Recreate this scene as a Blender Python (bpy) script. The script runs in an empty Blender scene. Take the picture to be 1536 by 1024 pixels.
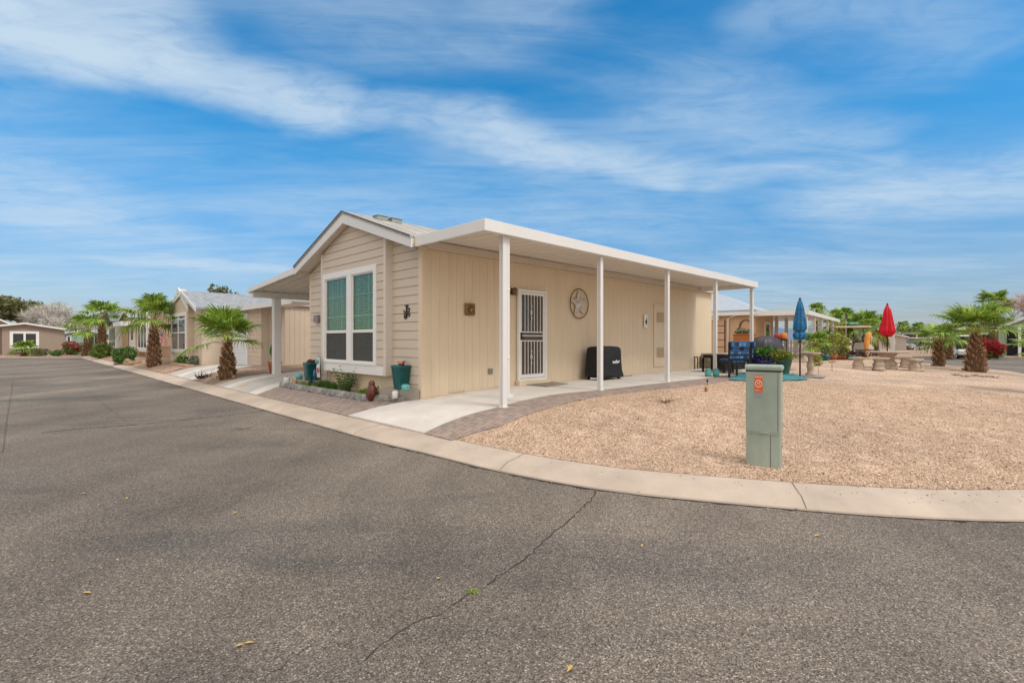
import bpy, bmesh, math, random
import numpy as np
from mathutils import Vector, Matrix
from mathutils.geometry import delaunay_2d_cdt

S = bpy.context.scene
COL = S.collection
R2 = math.sqrt(2.0)
F = 740.0; CX = 768.0; HY = 510.0; EYE = 1.5
rnd = random.Random(7)

# ------------------------------------------------------------------ frames
# the house frame: a runs away from the street along the side wall, b runs along the street
def W(a, b, z=0.0):
    return Vector(((a - b) / R2, (a + b) / R2, z))
def AB(X, Y):
    return ((X + Y) / R2, (Y - X) / R2)
def at(px, py, Y):
    return Vector(((px - CX) / F * Y, Y, EYE + (HY - py) / F * Y))
def on_b(px, py, b):          # point on wall plane b = const -> (a, z)
    d = (px - CX) / F
    a = b * (1 + d) / (1 - d)
    return a, EYE + (HY - py) / F * (a + b) / R2
def on_a(px, py, a):          # point on wall plane a = const -> (b, z)
    d = (px - CX) / F
    b = a * (1 - d) / (1 + d)
    return b, EYE + (HY - py) / F * (a + b) / R2

# ------------------------------------------------------------------ the curb line and the lie of the land
def catmull(P, step=0.4):
    out = []
    P = [Vector(p) for p in P]
    P = [2 * P[0] - P[1]] + P + [2 * P[-1] - P[-2]]
    for i in range(1, len(P) - 2):
        p0, p1, p2, p3 = P[i - 1], P[i], P[i + 1], P[i + 2]
        n = max(2, int((p2 - p1).length / step))
        for k in range(n):
            t = k / n
            out.append(0.5 * ((2 * p1) + (-p0 + p2) * t + (2 * p0 - 5 * p1 + 4 * p2 - p3) * t * t + (-p0 + 3 * p1 - 3 * p2 + p3) * t ** 3))
    out.append(P[-2])
    return out
_c = [W(3.72, b).xy for b in (58, 48, 38, 28, 20, 14, 10, 8, 6.6)]
_c += [Vector(p) for p in ((-1.13, 6.50), (-0.15, 5.62), (0.837, 4.955), (1.45, 4.70), (2.02, 4.51), (2.93, 4.24), (4.22, 4.066), (5.8, 4.25), (7.6, 5.1), (9.6, 6.8), (12, 9.4), (16.5, 14.6), (19.5, 17.8), (22.1, 21.3), (23.7, 24.6), (24.8, 31), (25.4, 40), (25.8, 58), (26, 75))]
CURB = catmull(_c, 0.3)
_cx = np.array([[p.x, p.y] for p in CURB])
_A = _cx[:-1]; _B = _cx[1:]; _D = _B - _A; _L2 = (_D ** 2).sum(1)
def curb_dist(X, Y):
    p = np.array([X, Y])
    t = np.clip(((p - _A) * _D).sum(1) / _L2, 0, 1)
    q = _A + _D * t[:, None]
    e = p - q
    d2 = (e ** 2).sum(1)
    i = int(d2.argmin())
    side = _D[i, 0] * e[i, 1] - _D[i, 1] * e[i, 0]
    return math.sqrt(d2[i]) * (1 if side > 0 else -1)
CW = 0.50
CZ = 0.12
def G(X, Y):
    d = curb_dist(X, Y)
    if d <= 0:
        return 0.0
    if d < CW:
        return CZ * min(1.0, 0.55 * min(1, d / 0.16) + 0.45 * (d / CW))
    a, b = AB(X, Y)
    t = min(1.0, max(0.0, (b - 2.6) / 2.6)); t = t * t * (3 - 2 * t)
    L = 4.0 * (1 - t) + 0.85 * t
    return CZ + 0.37 * (1 - math.exp(-(d - CW) / L))
def U(px, py):
    """the spot of ground seen at a point of the photograph"""
    z = 0.3
    for _ in range(60):
        Y = F * (EYE - z) / (py - HY); X = (px - CX) / F * Y
        z = 0.6 * z + 0.4 * G(X, Y)
    return Vector((X, Y, G(X, Y)))

# ------------------------------------------------------------------ materials
def nodes_of(m):
    m.use_nodes = True
    nt = m.node_tree
    return nt, nt.nodes, nt.links
_mats = {}
def mat(name, col, rough=0.6, var=0.12, scale=3.0, bump=0.0, bscale=60.0, metal=0.0, island=0.0, spec=0.4, streak=None, col2=None, transl=0.0, coat=0.0):
    if name in _mats:
        return _mats[name]
    m = bpy.data.materials.new(name)
    nt, N, L = nodes_of(m)
    bs = N['Principled BSDF']
    tc = N.new('ShaderNodeTexCoord')
    mp = N.new('ShaderNodeMapping')
    L.new(tc.outputs['Object'], mp.inputs[0])
    if streak:
        mp.inputs['Scale'].default_value = streak
    nz = N.new('ShaderNodeTexNoise'); nz.inputs['Scale'].default_value = scale; nz.inputs['Detail'].default_value = 8; nz.inputs['Roughness'].default_value = 0.62
    L.new(mp.outputs[0], nz.inputs['Vector'])
    rp = N.new('ShaderNodeValToRGB')
    c2 = col2 or col
    lo = [max(0, c * (1 - var)) for c in col]; hi = [min(1, c * (1 + var)) for c in c2]
    rp.color_ramp.elements[0].position = 0.3; rp.color_ramp.elements[0].color = (*lo, 1)
    rp.color_ramp.elements[1].position = 0.7; rp.color_ramp.elements[1].color = (*hi, 1)
    L.new(nz.outputs['Fac'], rp.inputs[0])
    out = rp.outputs[0]
    if island > 0:
        ge = N.new('ShaderNodeNewGeometry')
        hs = N.new('ShaderNodeHueSaturation')
        mr = N.new('ShaderNodeMapRange'); mr.inputs['To Min'].default_value = 1 - island; mr.inputs['To Max'].default_value = 1 + island
        L.new(ge.outputs['Random Per Island'], mr.inputs['Value'])
        L.new(mr.outputs[0], hs.inputs['Value']); L.new(out, hs.inputs['Color'])
        mr2 = N.new('ShaderNodeMapRange'); mr2.inputs['To Min'].default_value = 0.5 + island * 0.06; mr2.inputs['To Max'].default_value = 0.5 - island * 0.06
        L.new(ge.outputs['Random Per Island'], mr2.inputs['Value']); L.new(mr2.outputs[0], hs.inputs['Hue'])
        out = hs.outputs[0]
    L.new(out, bs.inputs['Base Color'])
    bs.inputs['Roughness'].default_value = rough
    bs.inputs['Metallic'].default_value = metal
    bs.inputs['Specular IOR Level'].default_value = spec
    if coat: bs.inputs['Coat Weight'].default_value = coat
    if bump > 0:
        n2 = N.new('ShaderNodeTexNoise'); n2.inputs['Scale'].default_value = bscale; n2.inputs['Detail'].default_value = 5
        L.new(mp.outputs[0], n2.inputs['Vector'])
        bp = N.new('ShaderNodeBump'); bp.inputs['Strength'].default_value = bump; bp.inputs['Distance'].default_value = 0.01
        L.new(n2.outputs['Fac'], bp.inputs['Height']); L.new(bp.outputs[0], bs.inputs['Normal'])
    if transl > 0:
        tr = N.new('ShaderNodeBsdfTranslucent'); L.new(out, tr.inputs['Color'])
        mx = N.new('ShaderNodeMixShader'); mx.inputs[0].default_value = transl
        L.new(bs.outputs[0], mx.inputs[1]); L.new(tr.outputs[0], mx.inputs[2])
        L.new(mx.outputs[0], N['Material Output'].inputs['Surface'])
    _mats[name] = m
    return m

def asphalt():
    m = bpy.data.materials.new('asphalt'); nt, N, L = nodes_of(m); bs = N['Principled BSDF']
    tc = N.new('ShaderNodeTexCoord'); co = tc.outputs['Object']
    v = N.new('ShaderNodeTexVoronoi'); v.inputs['Scale'].default_value = 140; L.new(co, v.inputs['Vector'])
    sv = N.new('ShaderNodeSeparateColor'); L.new(v.outputs['Color'], sv.inputs[0])
    rp = N.new('ShaderNodeValToRGB'); e = rp.color_ramp.elements
    e[0].position = 0.0; e[0].color = (0.04, 0.034, 0.03, 1); e[1].position = 1; e[1].color = (0.50, 0.44, 0.37, 1)
    for p, c in ((0.12, (0.085, 0.068, 0.054)), (0.35, (0.142, 0.117, 0.094)), (0.7, (0.196, 0.163, 0.132)), (0.92, (0.28, 0.237, 0.192))):
        x = rp.color_ramp.elements.new(p); x.color = (*c, 1)
    L.new(sv.outputs[0], rp.inputs[0])
    fine = N.new('ShaderNodeTexNoise'); fine.inputs['Scale'].default_value = 28; fine.inputs['Detail'].default_value = 6; fine.inputs['Roughness'].default_value = 0.75; L.new(co, fine.inputs['Vector'])
    big = N.new('ShaderNodeTexNoise'); big.inputs['Scale'].default_value = 0.32; big.inputs['Detail'].default_value = 5; big.inputs['Roughness'].default_value = 0.6; big.inputs['Distortion'].default_value = 0.6; L.new(co, big.inputs['Vector'])
    # worn wheel tracks: long soft bands that follow the street
    mp = N.new('ShaderNodeMapping'); mp.inputs['Rotation'].default_value = (0, 0, math.radians(-45)); mp.inputs['Scale'].default_value = (0.9, 0.09, 1); L.new(co, mp.inputs[0])
    tr = N.new('ShaderNodeTexNoise'); tr.inputs['Scale'].default_value = 0.7; tr.inputs['Detail'].default_value = 4; L.new(mp.outputs[0], tr.inputs['Vector'])
    def rng(src, lo, hi, f=0.3, t=0.7):
        r = N.new('ShaderNodeMapRange'); r.inputs['From Min'].default_value = f; r.inputs['From Max'].default_value = t
        r.inputs['To Min'].default_value = lo; r.inputs['To Max'].default_value = hi; L.new(src, r.inputs['Value']); return r.outputs[0]
    def mul(a, b):
        k = N.new('ShaderNodeMath'); k.operation = 'MULTIPLY'; L.new(a, k.inputs[0]); L.new(b, k.inputs[1]); return k.outputs[0]
    f = mul(mul(rng(fine.outputs['Fac'], 0.80, 1.20), rng(big.outputs['Fac'], 0.68, 1.2, 0.34, 0.66)), rng(tr.outputs['Fac'], 0.74, 1.22, 0.34, 0.66))
    mx = N.new('ShaderNodeVectorMath'); mx.operation = 'SCALE'; L.new(rp.outputs[0], mx.inputs[0]); L.new(f, mx.inputs['Scale'])
    # bluish oily stains
    st = N.new('ShaderNodeTexNoise'); st.inputs['Scale'].default_value = 0.45; st.inputs['Detail'].default_value = 3; st.inputs['Distortion'].default_value = 1.1
    mp2 = N.new('ShaderNodeMapping'); mp2.inputs['Location'].default_value = (3.7, 1.3, 0); mp2.inputs['Scale'].default_value = (0.55, 1.6, 1); L.new(co, mp2.inputs[0]); L.new(mp2.outputs[0], st.inputs['Vector'])
    fac = rng(st.outputs['Fac'], 0.0, 0.72, 0.54, 0.72)
    bl = N.new('ShaderNodeMix'); bl.data_type = 'RGBA'; bl.blend_type = 'MULTIPLY'; L.new(fac, bl.inputs[0]); L.new(mx.outputs[0], bl.inputs[6]); bl.inputs[7].default_value = (0.52, 0.58, 0.66, 1)
    L.new(bl.outputs[2], bs.inputs['Base Color'])
    bs.inputs['Roughness'].default_value = 0.85
    bp = N.new('ShaderNodeBump'); bp.inputs['Strength'].default_value = 0.7; bp.inputs['Distance'].default_value = 0.004
    L.new(v.outputs['Distance'], bp.inputs['Height']); L.new(bp.outputs[0], bs.inputs['Normal'])
    return m

def gravel(name, cols, scale=42):
    m = bpy.data.materials.new(name); nt, N, L = nodes_of(m); bs = N['Principled BSDF']
    tc = N.new('ShaderNodeTexCoord'); co = tc.outputs['Object']
    v = N.new('ShaderNodeTexVoronoi'); v.inputs['Scale'].default_value = scale; L.new(co, v.inputs['Vector'])
    sv = N.new('ShaderNodeSeparateColor'); L.new(v.outputs['Color'], sv.inputs[0])
    rp = N.new('ShaderNodeValToRGB'); rp.color_ramp.interpolation = 'LINEAR'
    e = rp.color_ramp.elements; n = len(cols)
    e[0].position = 0; e[0].color = (*cols[0], 1); e[1].position = 1; e[1].color = (*cols[-1], 1)
    for i in range(1, n - 1):
        x = e.new(i / (n - 1)); x.color = (*cols[i], 1)
    L.new(sv.outputs[0], rp.inputs[0])
    big = N.new('ShaderNodeTexNoise'); big.inputs['Scale'].default_value = 0.55; big.inputs['Detail'].default_value = 7; big.inputs['Roughness'].default_value = 0.7; L.new(co, big.inputs['Vector'])
    r = N.new('ShaderNodeMapRange'); r.inputs['From Min'].default_value = 0.3; r.inputs['From Max'].default_value = 0.7; r.inputs['To Min'].default_value = 0.62; r.inputs['To Max'].default_value = 1.2; L.new(big.outputs['Fac'], r.inputs['Value'])
    mx = N.new('ShaderNodeVectorMath'); mx.operation = 'SCALE'; L.new(rp.outputs[0], mx.inputs[0]); L.new(r.outputs[0], mx.inputs['Scale'])
    L.new(mx.outputs[0], bs.inputs['Base Color']); bs.inputs['Roughness'].default_value = 0.9
    bp = N.new('ShaderNodeBump'); bp.inputs['Strength'].default_value = 1.0; bp.inputs['Distance'].default_value = 0.012; bp.invert = True
    L.new(v.outputs['Distance'], bp.inputs['Height']); L.new(bp.outputs[0], bs.inputs['Normal'])
    return m

def pavers_mat():
    m = bpy.data.materials.new('pavers'); nt, N, L = nodes_of(m); bs = N['Principled BSDF']
    tc = N.new('ShaderNodeTexCoord'); mp = N.new('ShaderNodeMapping'); mp.inputs['Rotation'].default_value = (0, 0, math.radians(-45)); L.new(tc.outputs['Object'], mp.inputs[0])
    br = N.new('ShaderNodeTexBrick'); br.inputs['Scale'].default_value = 1.0; br.inputs['Brick Width'].default_value = 0.21; br.inputs['Row Height'].default_value = 0.105
    br.inputs['Mortar Size'].default_value = 0.005; br.inputs['Mortar Smooth'].default_value = 0.4
    br.inputs['Color1'].default_value = (0.33, 0.25, 0.205, 1); br.inputs['Color2'].default_value = (0.27, 0.225, 0.20, 1); br.inputs['Mortar'].default_value = (0.15, 0.115, 0.09, 1)
    L.new(mp.outputs[0], br.inputs['Vector'])
    nz = N.new('ShaderNodeTexNoise'); nz.inputs['Scale'].default_value = 7; nz.inputs['Detail'].default_value = 8; L.new(tc.outputs['Object'], nz.inputs['Vector'])
    r = N.new('ShaderNodeMapRange'); r.inputs['From Min'].default_value = 0.3; r.inputs['From Max'].default_value = 0.7; r.inputs['To Min'].default_value = 0.75; r.inputs['To Max'].default_value = 1.25; L.new(nz.outputs['Fac'], r.inputs['Value'])
    mx = N.new('ShaderNodeVectorMath'); mx.operation = 'SCALE'; L.new(br.outputs['Color'], mx.inputs[0]); L.new(r.outputs[0], mx.inputs['Scale'])
    L.new(mx.outputs[0], bs.inputs['Base Color']); bs.inputs['Roughness'].default_value = 0.85
    bp = N.new('ShaderNodeBump'); bp.inputs['Strength'].default_value = 0.7; bp.inputs['Distance'].default_value = 0.006; bp.invert = True
    L.new(br.outputs['Fac'], bp.inputs['Height']); L.new(bp.outputs[0], bs.inputs['Normal'])
    return m

def shingles(name, col, rot=0.0):
    m = bpy.data.materials.new(name); nt, N, L = nodes_of(m); bs = N['Principled BSDF']
    tc = N.new('ShaderNodeTexCoord')
    br = N.new('ShaderNodeTexBrick'); br.inputs['Scale'].default_value = 1.0; br.inputs['Brick Width'].default_value = 0.3; br.inputs['Row Height'].default_value = 0.14; br.inputs['Mortar Size'].default_value = 0.008
    br.inputs['Color1'].default_value = (*[c * 1.12 for c in col], 1); br.inputs['Color2'].default_value = (*[c * 0.86 for c in col], 1); br.inputs['Mortar'].default_value = (*[c * 0.55 for c in col], 1)
    L.new(tc.outputs['Object'], br.inputs['Vector'])
    nz = N.new('ShaderNodeTexNoise'); nz.inputs['Scale'].default_value = 40; nz.inputs['Detail'].default_value = 3; L.new(tc.outputs['Object'], nz.inputs['Vector'])
    r = N.new('ShaderNodeMapRange'); r.inputs['To Min'].default_value = 0.7; r.inputs['To Max'].default_value = 1.3; L.new(nz.outputs['Fac'], r.inputs['Value'])
    mx = N.new('ShaderNodeVectorMath'); mx.operation = 'SCALE'; L.new(br.outputs['Color'], mx.inputs[0]); L.new(r.outputs[0], mx.inputs['Scale'])
    L.new(mx.outputs[0], bs.inputs['Base Color']); bs.inputs['Roughness'].default_value = 0.9
    return m

def glass_mat(name, tint, gloss=0.12, rough=0.03):
    """tinted pane: you see through it darkly and it mirrors the sky a little"""
    m = bpy.data.materials.new(name); nt, N, L = nodes_of(m)
    N.remove(N['Principled BSDF'])
    t = N.new('ShaderNodeBsdfTransparent'); t.inputs['Color'].default_value = (*tint, 1)
    g = N.new('ShaderNodeBsdfGlossy'); g.inputs['Roughness'].default_value = rough
    lw = N.new('ShaderNodeLayerWeight'); pw = N.new('ShaderNodeMath'); pw.operation = 'POWER'; pw.inputs[1].default_value = 4.0; L.new(lw.outputs['Facing'], pw.inputs[0])
    ad = N.new('ShaderNodeMath'); ad.operation = 'MULTIPLY_ADD'; ad.inputs[1].default_value = 0.5 if gloss > 0 else 0.0; ad.inputs[2].default_value = gloss; ad.use_clamp = True; L.new(pw.outputs[0], ad.inputs[0])
    mx = N.new('ShaderNodeMixShader'); L.new(ad.outputs[0], mx.inputs[0]); L.new(t.outputs[0], mx.inputs[1]); L.new(g.outputs[0], mx.inputs[2])
    L.new(mx.outputs[0], N['Material Output'].inputs['Surface'])
    return m

# ------------------------------------------------------------------ mesh builder
def screen_mat():
    m = bpy.data.materials.new('dark_insect_screen'); nt, N, L = nodes_of(m); bs = N['Principled BSDF']
    bs.inputs['Base Color'].default_value = (0.085, 0.09, 0.083, 1); bs.inputs['Roughness'].default_value = 0.7
    t = N.new('ShaderNodeBsdfTransparent'); mx = N.new('ShaderNodeMixShader'); mx.inputs[0].default_value = 0.55
    L.new(t.outputs[0], mx.inputs[1]); L.new(bs.outputs[0], mx.inputs[2]); L.new(mx.outputs[0], N['Material Output'].inputs['Surface']); return m
def dotted(name, col, dot, scale):
    m = bpy.data.materials.new(name); nt, N, L = nodes_of(m); bs = N['Principled BSDF']
    tc = N.new('ShaderNodeTexCoord'); v = N.new('ShaderNodeTexVoronoi'); v.inputs['Scale'].default_value = scale; v.inputs['Randomness'].default_value = 0.25; L.new(tc.outputs['Object'], v.inputs['Vector'])
    g_ = N.new('ShaderNodeMath'); g_.operation = 'LESS_THAN'; g_.inputs[1].default_value = 0.30; L.new(v.outputs['Distance'], g_.inputs[0])
    k = N.new('ShaderNodeMix'); k.data_type = 'RGBA'; k.inputs[6].default_value = (*col, 1); k.inputs[7].default_value = (*dot, 1); L.new(g_.outputs[0], k.inputs[0]); L.new(k.outputs[2], bs.inputs['Base Color'])
    bs.inputs['Roughness'].default_value = 0.35; return m
class MB:
    def __init__(s, frame='H'):
        s.v = []; s.f = []; s.sm = []; s.fr = frame; s.mi = []; s.cur = 0
    def _add(s, vs, fs, smooth=False):
        n = len(s.v); s.v += [tuple(v) for v in vs]
        for f in fs:
            s.f.append([i + n for i in f]); s.sm.append(smooth); s.mi.append(s.cur)
        return s
    def box(s, x0, x1, y0, y1, z0, z1):
        vs = [(x, y, z) for z in (z0, z1) for y in (y0, y1) for x in (x0, x1)]
        return s._add(vs, [(0, 2, 3, 1), (4, 5, 7, 6), (0, 1, 5, 4), (2, 6, 7, 3), (0, 4, 6, 2), (1, 3, 7, 5)])
    def obox(s, c, half, M):
        vs = [Vector(c) + M @ Vector((sx * half[0], sy * half[1], sz * half[2])) for sz in (-1, 1) for sy in (-1, 1) for sx in (-1, 1)]
        return s._add(vs, [(0, 2, 3, 1), (4, 5, 7, 6), (0, 1, 5, 4), (2, 6, 7, 3), (0, 4, 6, 2), (1, 3, 7, 5)])
    def prism(s, pts, vec):
        n = len(pts); vec = Vector(vec)
        vs = [Vector(p) for p in pts] + [Vector(p) + vec for p in pts]
        fs = [list(range(n))[::-1], list(range(n, 2 * n))] + [(i, (i + 1) % n, n + (i + 1) % n, n + i) for i in range(n)]
        return s._add(vs, fs)
    def quad(s, *p):
        return s._add(p, [list(range(len(p)))])
    def tube(s, path, rad, n=8, smooth=True, cap=True):
        path = [Vector(p) for p in path]
        if not hasattr(rad, '__len__'): rad = [rad] * len(path)
        vs = []; ref = None
        for i, p in enumerate(path):
            t = (path[min(i + 1, len(path) - 1)] - path[max(i - 1, 0)])
            t = t.normalized() if t.length > 1e-9 else Vector((0, 0, 1))
            if ref is None:
                ref = t.orthogonal().normalized()
            ref = (ref - t * ref.dot(t))
            ref = ref.normalized() if ref.length > 1e-6 else t.orthogonal().normalized()
            u = ref; w = t.cross(u)
            for k in range(n):
                an = 2 * math.pi * k / n
                vs.append(p + (u * math.cos(an) + w * math.sin(an)) * rad[i])
        fs = [(i * n + k, i * n + (k + 1) % n, (i + 1) * n + (k + 1) % n, (i + 1) * n + k) for i in range(len(path) - 1) for k in range(n)]
        m = len(s.v); s._add(vs, fs, smooth)
        if cap:
            s.f.append([m + k for k in range(n)][::-1]); s.sm.append(False); s.mi.append(s.cur)
            b = m + (len(path) - 1) * n
            s.f.append([b + k for k in range(n)]); s.sm.append(False); s.mi.append(s.cur)
        return s
    def lathe(s, prof, c=(0, 0, 0), n=20, smooth=True, sq=1.0, ph=0.0, jag=0.0):
        """prof: (radius, z); sq<1 gives a rounded square"""
        vs = []
        for r, z in prof:
            for k in range(n):
                an = 2 * math.pi * k / n + ph
                cs, sn = math.cos(an), math.sin(an)
                rr = r
                if sq < 1: rr = r / (abs(cs) ** (2 / (1 - sq + 1e-6)) + abs(sn) ** (2 / (1 - sq + 1e-6))) ** ((1 - sq) / 2)
                if jag: rr *= 1 + rnd.uniform(-jag, jag)
                vs.append((c[0] + rr * cs, c[1] + rr * sn, c[2] + z))
        fs = [(i * n + k, i * n + (k + 1) % n, (i + 1) * n + (k + 1) % n, (i + 1) * n + k) for i in range(len(prof) - 1) for k in range(n)]
        m = len(s.v); s._add(vs, fs, smooth)
        s.f.append([m + k for k in range(n)][::-1]); s.sm.append(False); s.mi.append(s.cur)
        b = m + (len(prof) - 1) * n
        s.f.append([b + k for k in range(n)]); s.sm.append(False); s.mi.append(s.cur)
        return s
    def blob(s, c, r, seed=0, rough=0.2, nu=10, nv=7, smooth=True):
        q = random.Random(seed); o = [q.uniform(0, 6) for _ in range(6)]
        vs = []
        for j in range(1, nv):
            th = math.pi * j / nv
            for i in range(nu):
                ph = 2 * math.pi * i / nu
                d = Vector((math.sin(th) * math.cos(ph), math.sin(th) * math.sin(ph), math.cos(th)))
                k = 1 + rough * (math.sin(3 * d.x + o[0]) * math.cos(2.5 * d.y + o[1]) + 0.6 * math.sin(5 * d.z + o[2] + 3 * d.x)) * 0.7 + q.uniform(-1, 1) * rough * 0.22
                vs.append((c[0] + d.x * r[0] * k, c[1] + d.y * r[1] * k, c[2] + d.z * r[2] * k))
        top = len(vs); vs.append((c[0], c[1], c[2] + r[2])); vs.append((c[0], c[1], c[2] - r[2]))
        fs = [(j * nu + i, (j + 1) * nu + i, (j + 1) * nu + (i + 1) % nu, j * nu + (i + 1) % nu) for j in range(nv - 2) for i in range(nu)]
        fs += [(top, i, (i + 1) % nu) for i in range(nu)] + [(top + 1, (nv - 2) * nu + (i + 1) % nu, (nv - 2) * nu + i) for i in range(nu)]
        return s._add(vs, fs, smooth)
    def build(s, name, m, parent=None, bevel=0.0, origin=None):
        vs = s.v
        me = bpy.data.meshes.new(name)
        o = bpy.data.objects.new(name, me)
        if s.fr == 'H': vs = [W(*v) for v in vs]
        if parent is None:
            if s.fr == 'L':
                pass
            else:
                xs = np.array([tuple(v) for v in vs]); lo = xs.min(0); hi = xs.max(0)
                og = Vector(origin) if origin is not None else Vector(((lo[0] + hi[0]) / 2, (lo[1] + hi[1]) / 2, lo[2]))
                rz = math.radians(45) if s.fr == 'H' else 0.0
                o.location = og; o.rotation_euler = (0, 0, rz)
                Mi = (Matrix.Translation(og) @ Matrix.Rotation(rz, 4, 'Z')).inverted()
                vs = [Mi @ Vector(v) for v in vs]
        else:
            o.parent = parent
            if s.fr != 'L':
                r = parent
                while r.parent: r = r.parent
                Mi = (Matrix.Translation(r.location) @ Matrix.Rotation(r.rotation_euler.z, 4, 'Z')).inverted()
                vs = [Mi @ Vector(v) for v in vs]
        me.from_pydata([tuple(v) for v in vs], [], s.f)
        me.polygons.foreach_set('use_smooth', s.sm)
        ms = m if isinstance(m, (list, tuple)) else [m]
        for x in ms: me.materials.append(x)
        if len(ms) > 1: me.polygons.foreach_set('material_index', s.mi)
        me.update()
        bm = bmesh.new(); bm.from_mesh(me); bmesh.ops.recalc_face_normals(bm, faces=bm.faces) if len(s.f) < 4000 and getattr(s, 'solid', True) else None; bm.to_mesh(me); bm.free()
        COL.objects.link(o)
        if bevel > 0:
            md = o.modifiers.new('bevel', 'BEVEL'); md.width = bevel; md.segments = 2; md.limit_method = 'ANGLE'; md.angle_limit = math.radians(40)
        return o

def tag(o, label=None, cat=None, group=None, kind=None):
    if label: o['label'] = label
    if cat: o['category'] = cat
    if group: o['group'] = group
    if kind: o['kind'] = kind
    return o
def thing(name, label, cat, loc, rz=0.0, group=None):
    o = bpy.data.objects.new(name, None); COL.objects.link(o)
    o.empty_display_size = 0.3; o.location = loc; o.rotation_euler = (0, 0, rz)
    return tag(o, label, cat, group)
H45 = math.radians(45)
def copy_tree(src, loc, rz=None, label=None, scale=None):
    r = src.copy(); COL.objects.link(r); r.location = loc
    if rz is not None: r.rotation_euler = (0, 0, rz)
    if label: r['label'] = label
    if scale: r.scale = (scale,) * 3
    for ch in list(src.children):
        c = ch.copy(); COL.objects.link(c); c.parent = r
        for g in ch.children:
            d = g.copy(); COL.objects.link(d); d.parent = c
    return r

def poly_patch(name, poly, m, spacing=0.3, off=0.0, height=G, side=0.0, kind='structure', far=None):
    """a sheet of ground inside a polygon, following the lie of the land"""
    poly = [Vector((p[0], p[1])) for p in poly]
    pts = []
    n0 = len(poly)
    bound = []
    for i in range(n0):
        p, q = poly[i], poly[(i + 1) % n0]
        k = max(1, int((q - p).length / spacing))
        for j in range(k): bound.append(p.lerp(q, j / k))
    nb = len(bound)
    P = np.array([(p.x, p.y) for p in bound])
    x0, y0 = P.min(0); x1, y1 = P.max(0)
    grid = []
    y = y0 + spacing / 2
    row = 0
    while y < y1:
        x = x0 + (spacing / 2 if row % 2 else 0)
        while x < x1:
            sp = spacing
            if far and y > far[0]:
                if (row % far[1]) or (int((x - x0) / spacing) % far[1]):
                    x += sp; continue
            c = False
            xi = P[:, 0]; yi = P[:, 1]; xj = np.roll(xi, 1); yj = np.roll(yi, 1)
            hit = ((yi > y) != (yj > y)) & (x < (xj - xi) * (y - yi) / (yj - yi + 1e-12) + xi)
            if hit.sum() % 2 == 1:
                if ((xi - x) ** 2 + (yi - y) ** 2).min() > (spacing * 0.4) ** 2:
                    grid.append(Vector((x, y)))
            x += sp
        y += spacing; row += 1
    allp = bound + grid
    r = delaunay_2d_cdt(allp, [], [list(range(nb))], 1, 1e-5)
    vs = [(v.x, v.y, height(v.x, v.y) + off) for v in r[0]]
    fs = [list(f) for f in r[2]]
    if side > 0:
        n = len(vs)
        tops = [(v.x, v.y, height(v.x, v.y) + off) for v in bound]
        vs += tops + [(x, y, z - side) for x, y, z in tops]
        fs += [(n + i, n + (i + 1) % nb, n + nb + (i + 1) % nb, n + nb + i) for i in range(nb)]
    me = bpy.data.meshes.new(name); me.from_pydata(vs, [], fs)
    me.materials.append(m)
    bm = bmesh.new(); bm.from_mesh(me); bmesh.ops.recalc_face_normals(bm, faces=bm.faces)
    for f in bm.faces:
        if abs(f.normal.z) > 0.3 and f.normal.z < 0: f.normal_flip()
    bm.to_mesh(me); bm.free()
    for p in me.polygons: p.use_smooth = False
    o = bpy.data.objects.new(name, me); COL.objects.link(o)
    if kind: o['kind'] = kind
    return o

# ------------------------------------------------------------------ palette
M = {}
M['asphalt'] = asphalt()
M['gravel'] = gravel('tan_gravel', [(0.16, 0.09, 0.06), (0.42, 0.27, 0.18), (0.54, 0.37, 0.25), (0.62, 0.44, 0.31), (0.72, 0.55, 0.415), (0.80, 0.70, 0.59)], 62)
M['gravel2'] = gravel('brown_gravel', [(0.16, 0.10, 0.07), (0.34, 0.22, 0.15), (0.45, 0.31, 0.22), (0.58, 0.44, 0.33)], 36)
M['pavers'] = pavers_mat()
M['concrete'] = mat('pale_concrete', (0.60, 0.565, 0.52), 0.85, 0.12, 1.6, 0.25, 120)
M['curb'] = mat('curb_concrete', (0.47, 0.395, 0.325), 0.9, 0.16, 1.6, 0.5, 140)
M['drive'] = mat('drive_concrete', (0.44, 0.42, 0.39), 0.85, 0.12, 2.0, 0.25, 100)
M['seam'] = mat('dark_seam', (0.035, 0.03, 0.027), 0.95, 0.4, 9.0)
M['dirt'] = mat('desert_dirt', (0.40, 0.30, 0.21), 0.95, 0.18, 0.4, 0.4, 6)
M['siding'] = mat('cream_siding', (0.63, 0.545, 0.45), 0.62, 0.04, 1.2, 0.12, 70, streak=(1, 1, 6))
M['sidewall'] = mat('tan_panel_siding', (0.74, 0.615, 0.45), 0.68, 0.05, 1.5, 0.3, 60, streak=(8, 8, 0.6))
M['trim'] = mat('pale_trim_paint', (0.70, 0.63, 0.55), 0.5, 0.03, 2.0)
M['white'] = mat('white_paint', (0.82, 0.82, 0.80), 0.42, 0.03, 2.0)
M['alum'] = mat('white_aluminium', (0.76, 0.755, 0.74), 0.38, 0.03, 1.5)
M['ceil'] = mat('aluminium_ceiling', (0.74, 0.70, 0.64), 0.5, 0.03, 1.0)
M['roof'] = shingles('grey_shingles', (0.40, 0.385, 0.36))
M['roofblue'] = shingles('blue_grey_shingles', (0.29, 0.315, 0.345))
M['dark'] = mat('near_black', (0.012, 0.012, 0.013), 0.6, 0.2, 5.0)
M['blackmetal'] = mat('black_metal', (0.02, 0.019, 0.018), 0.45, 0.2, 5.0, metal=0.3)
M['glassdark'] = mat('dark_window_glass', (0.028, 0.03, 0.033), 0.08, 0.3, 0.9, spec=0.7)
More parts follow.
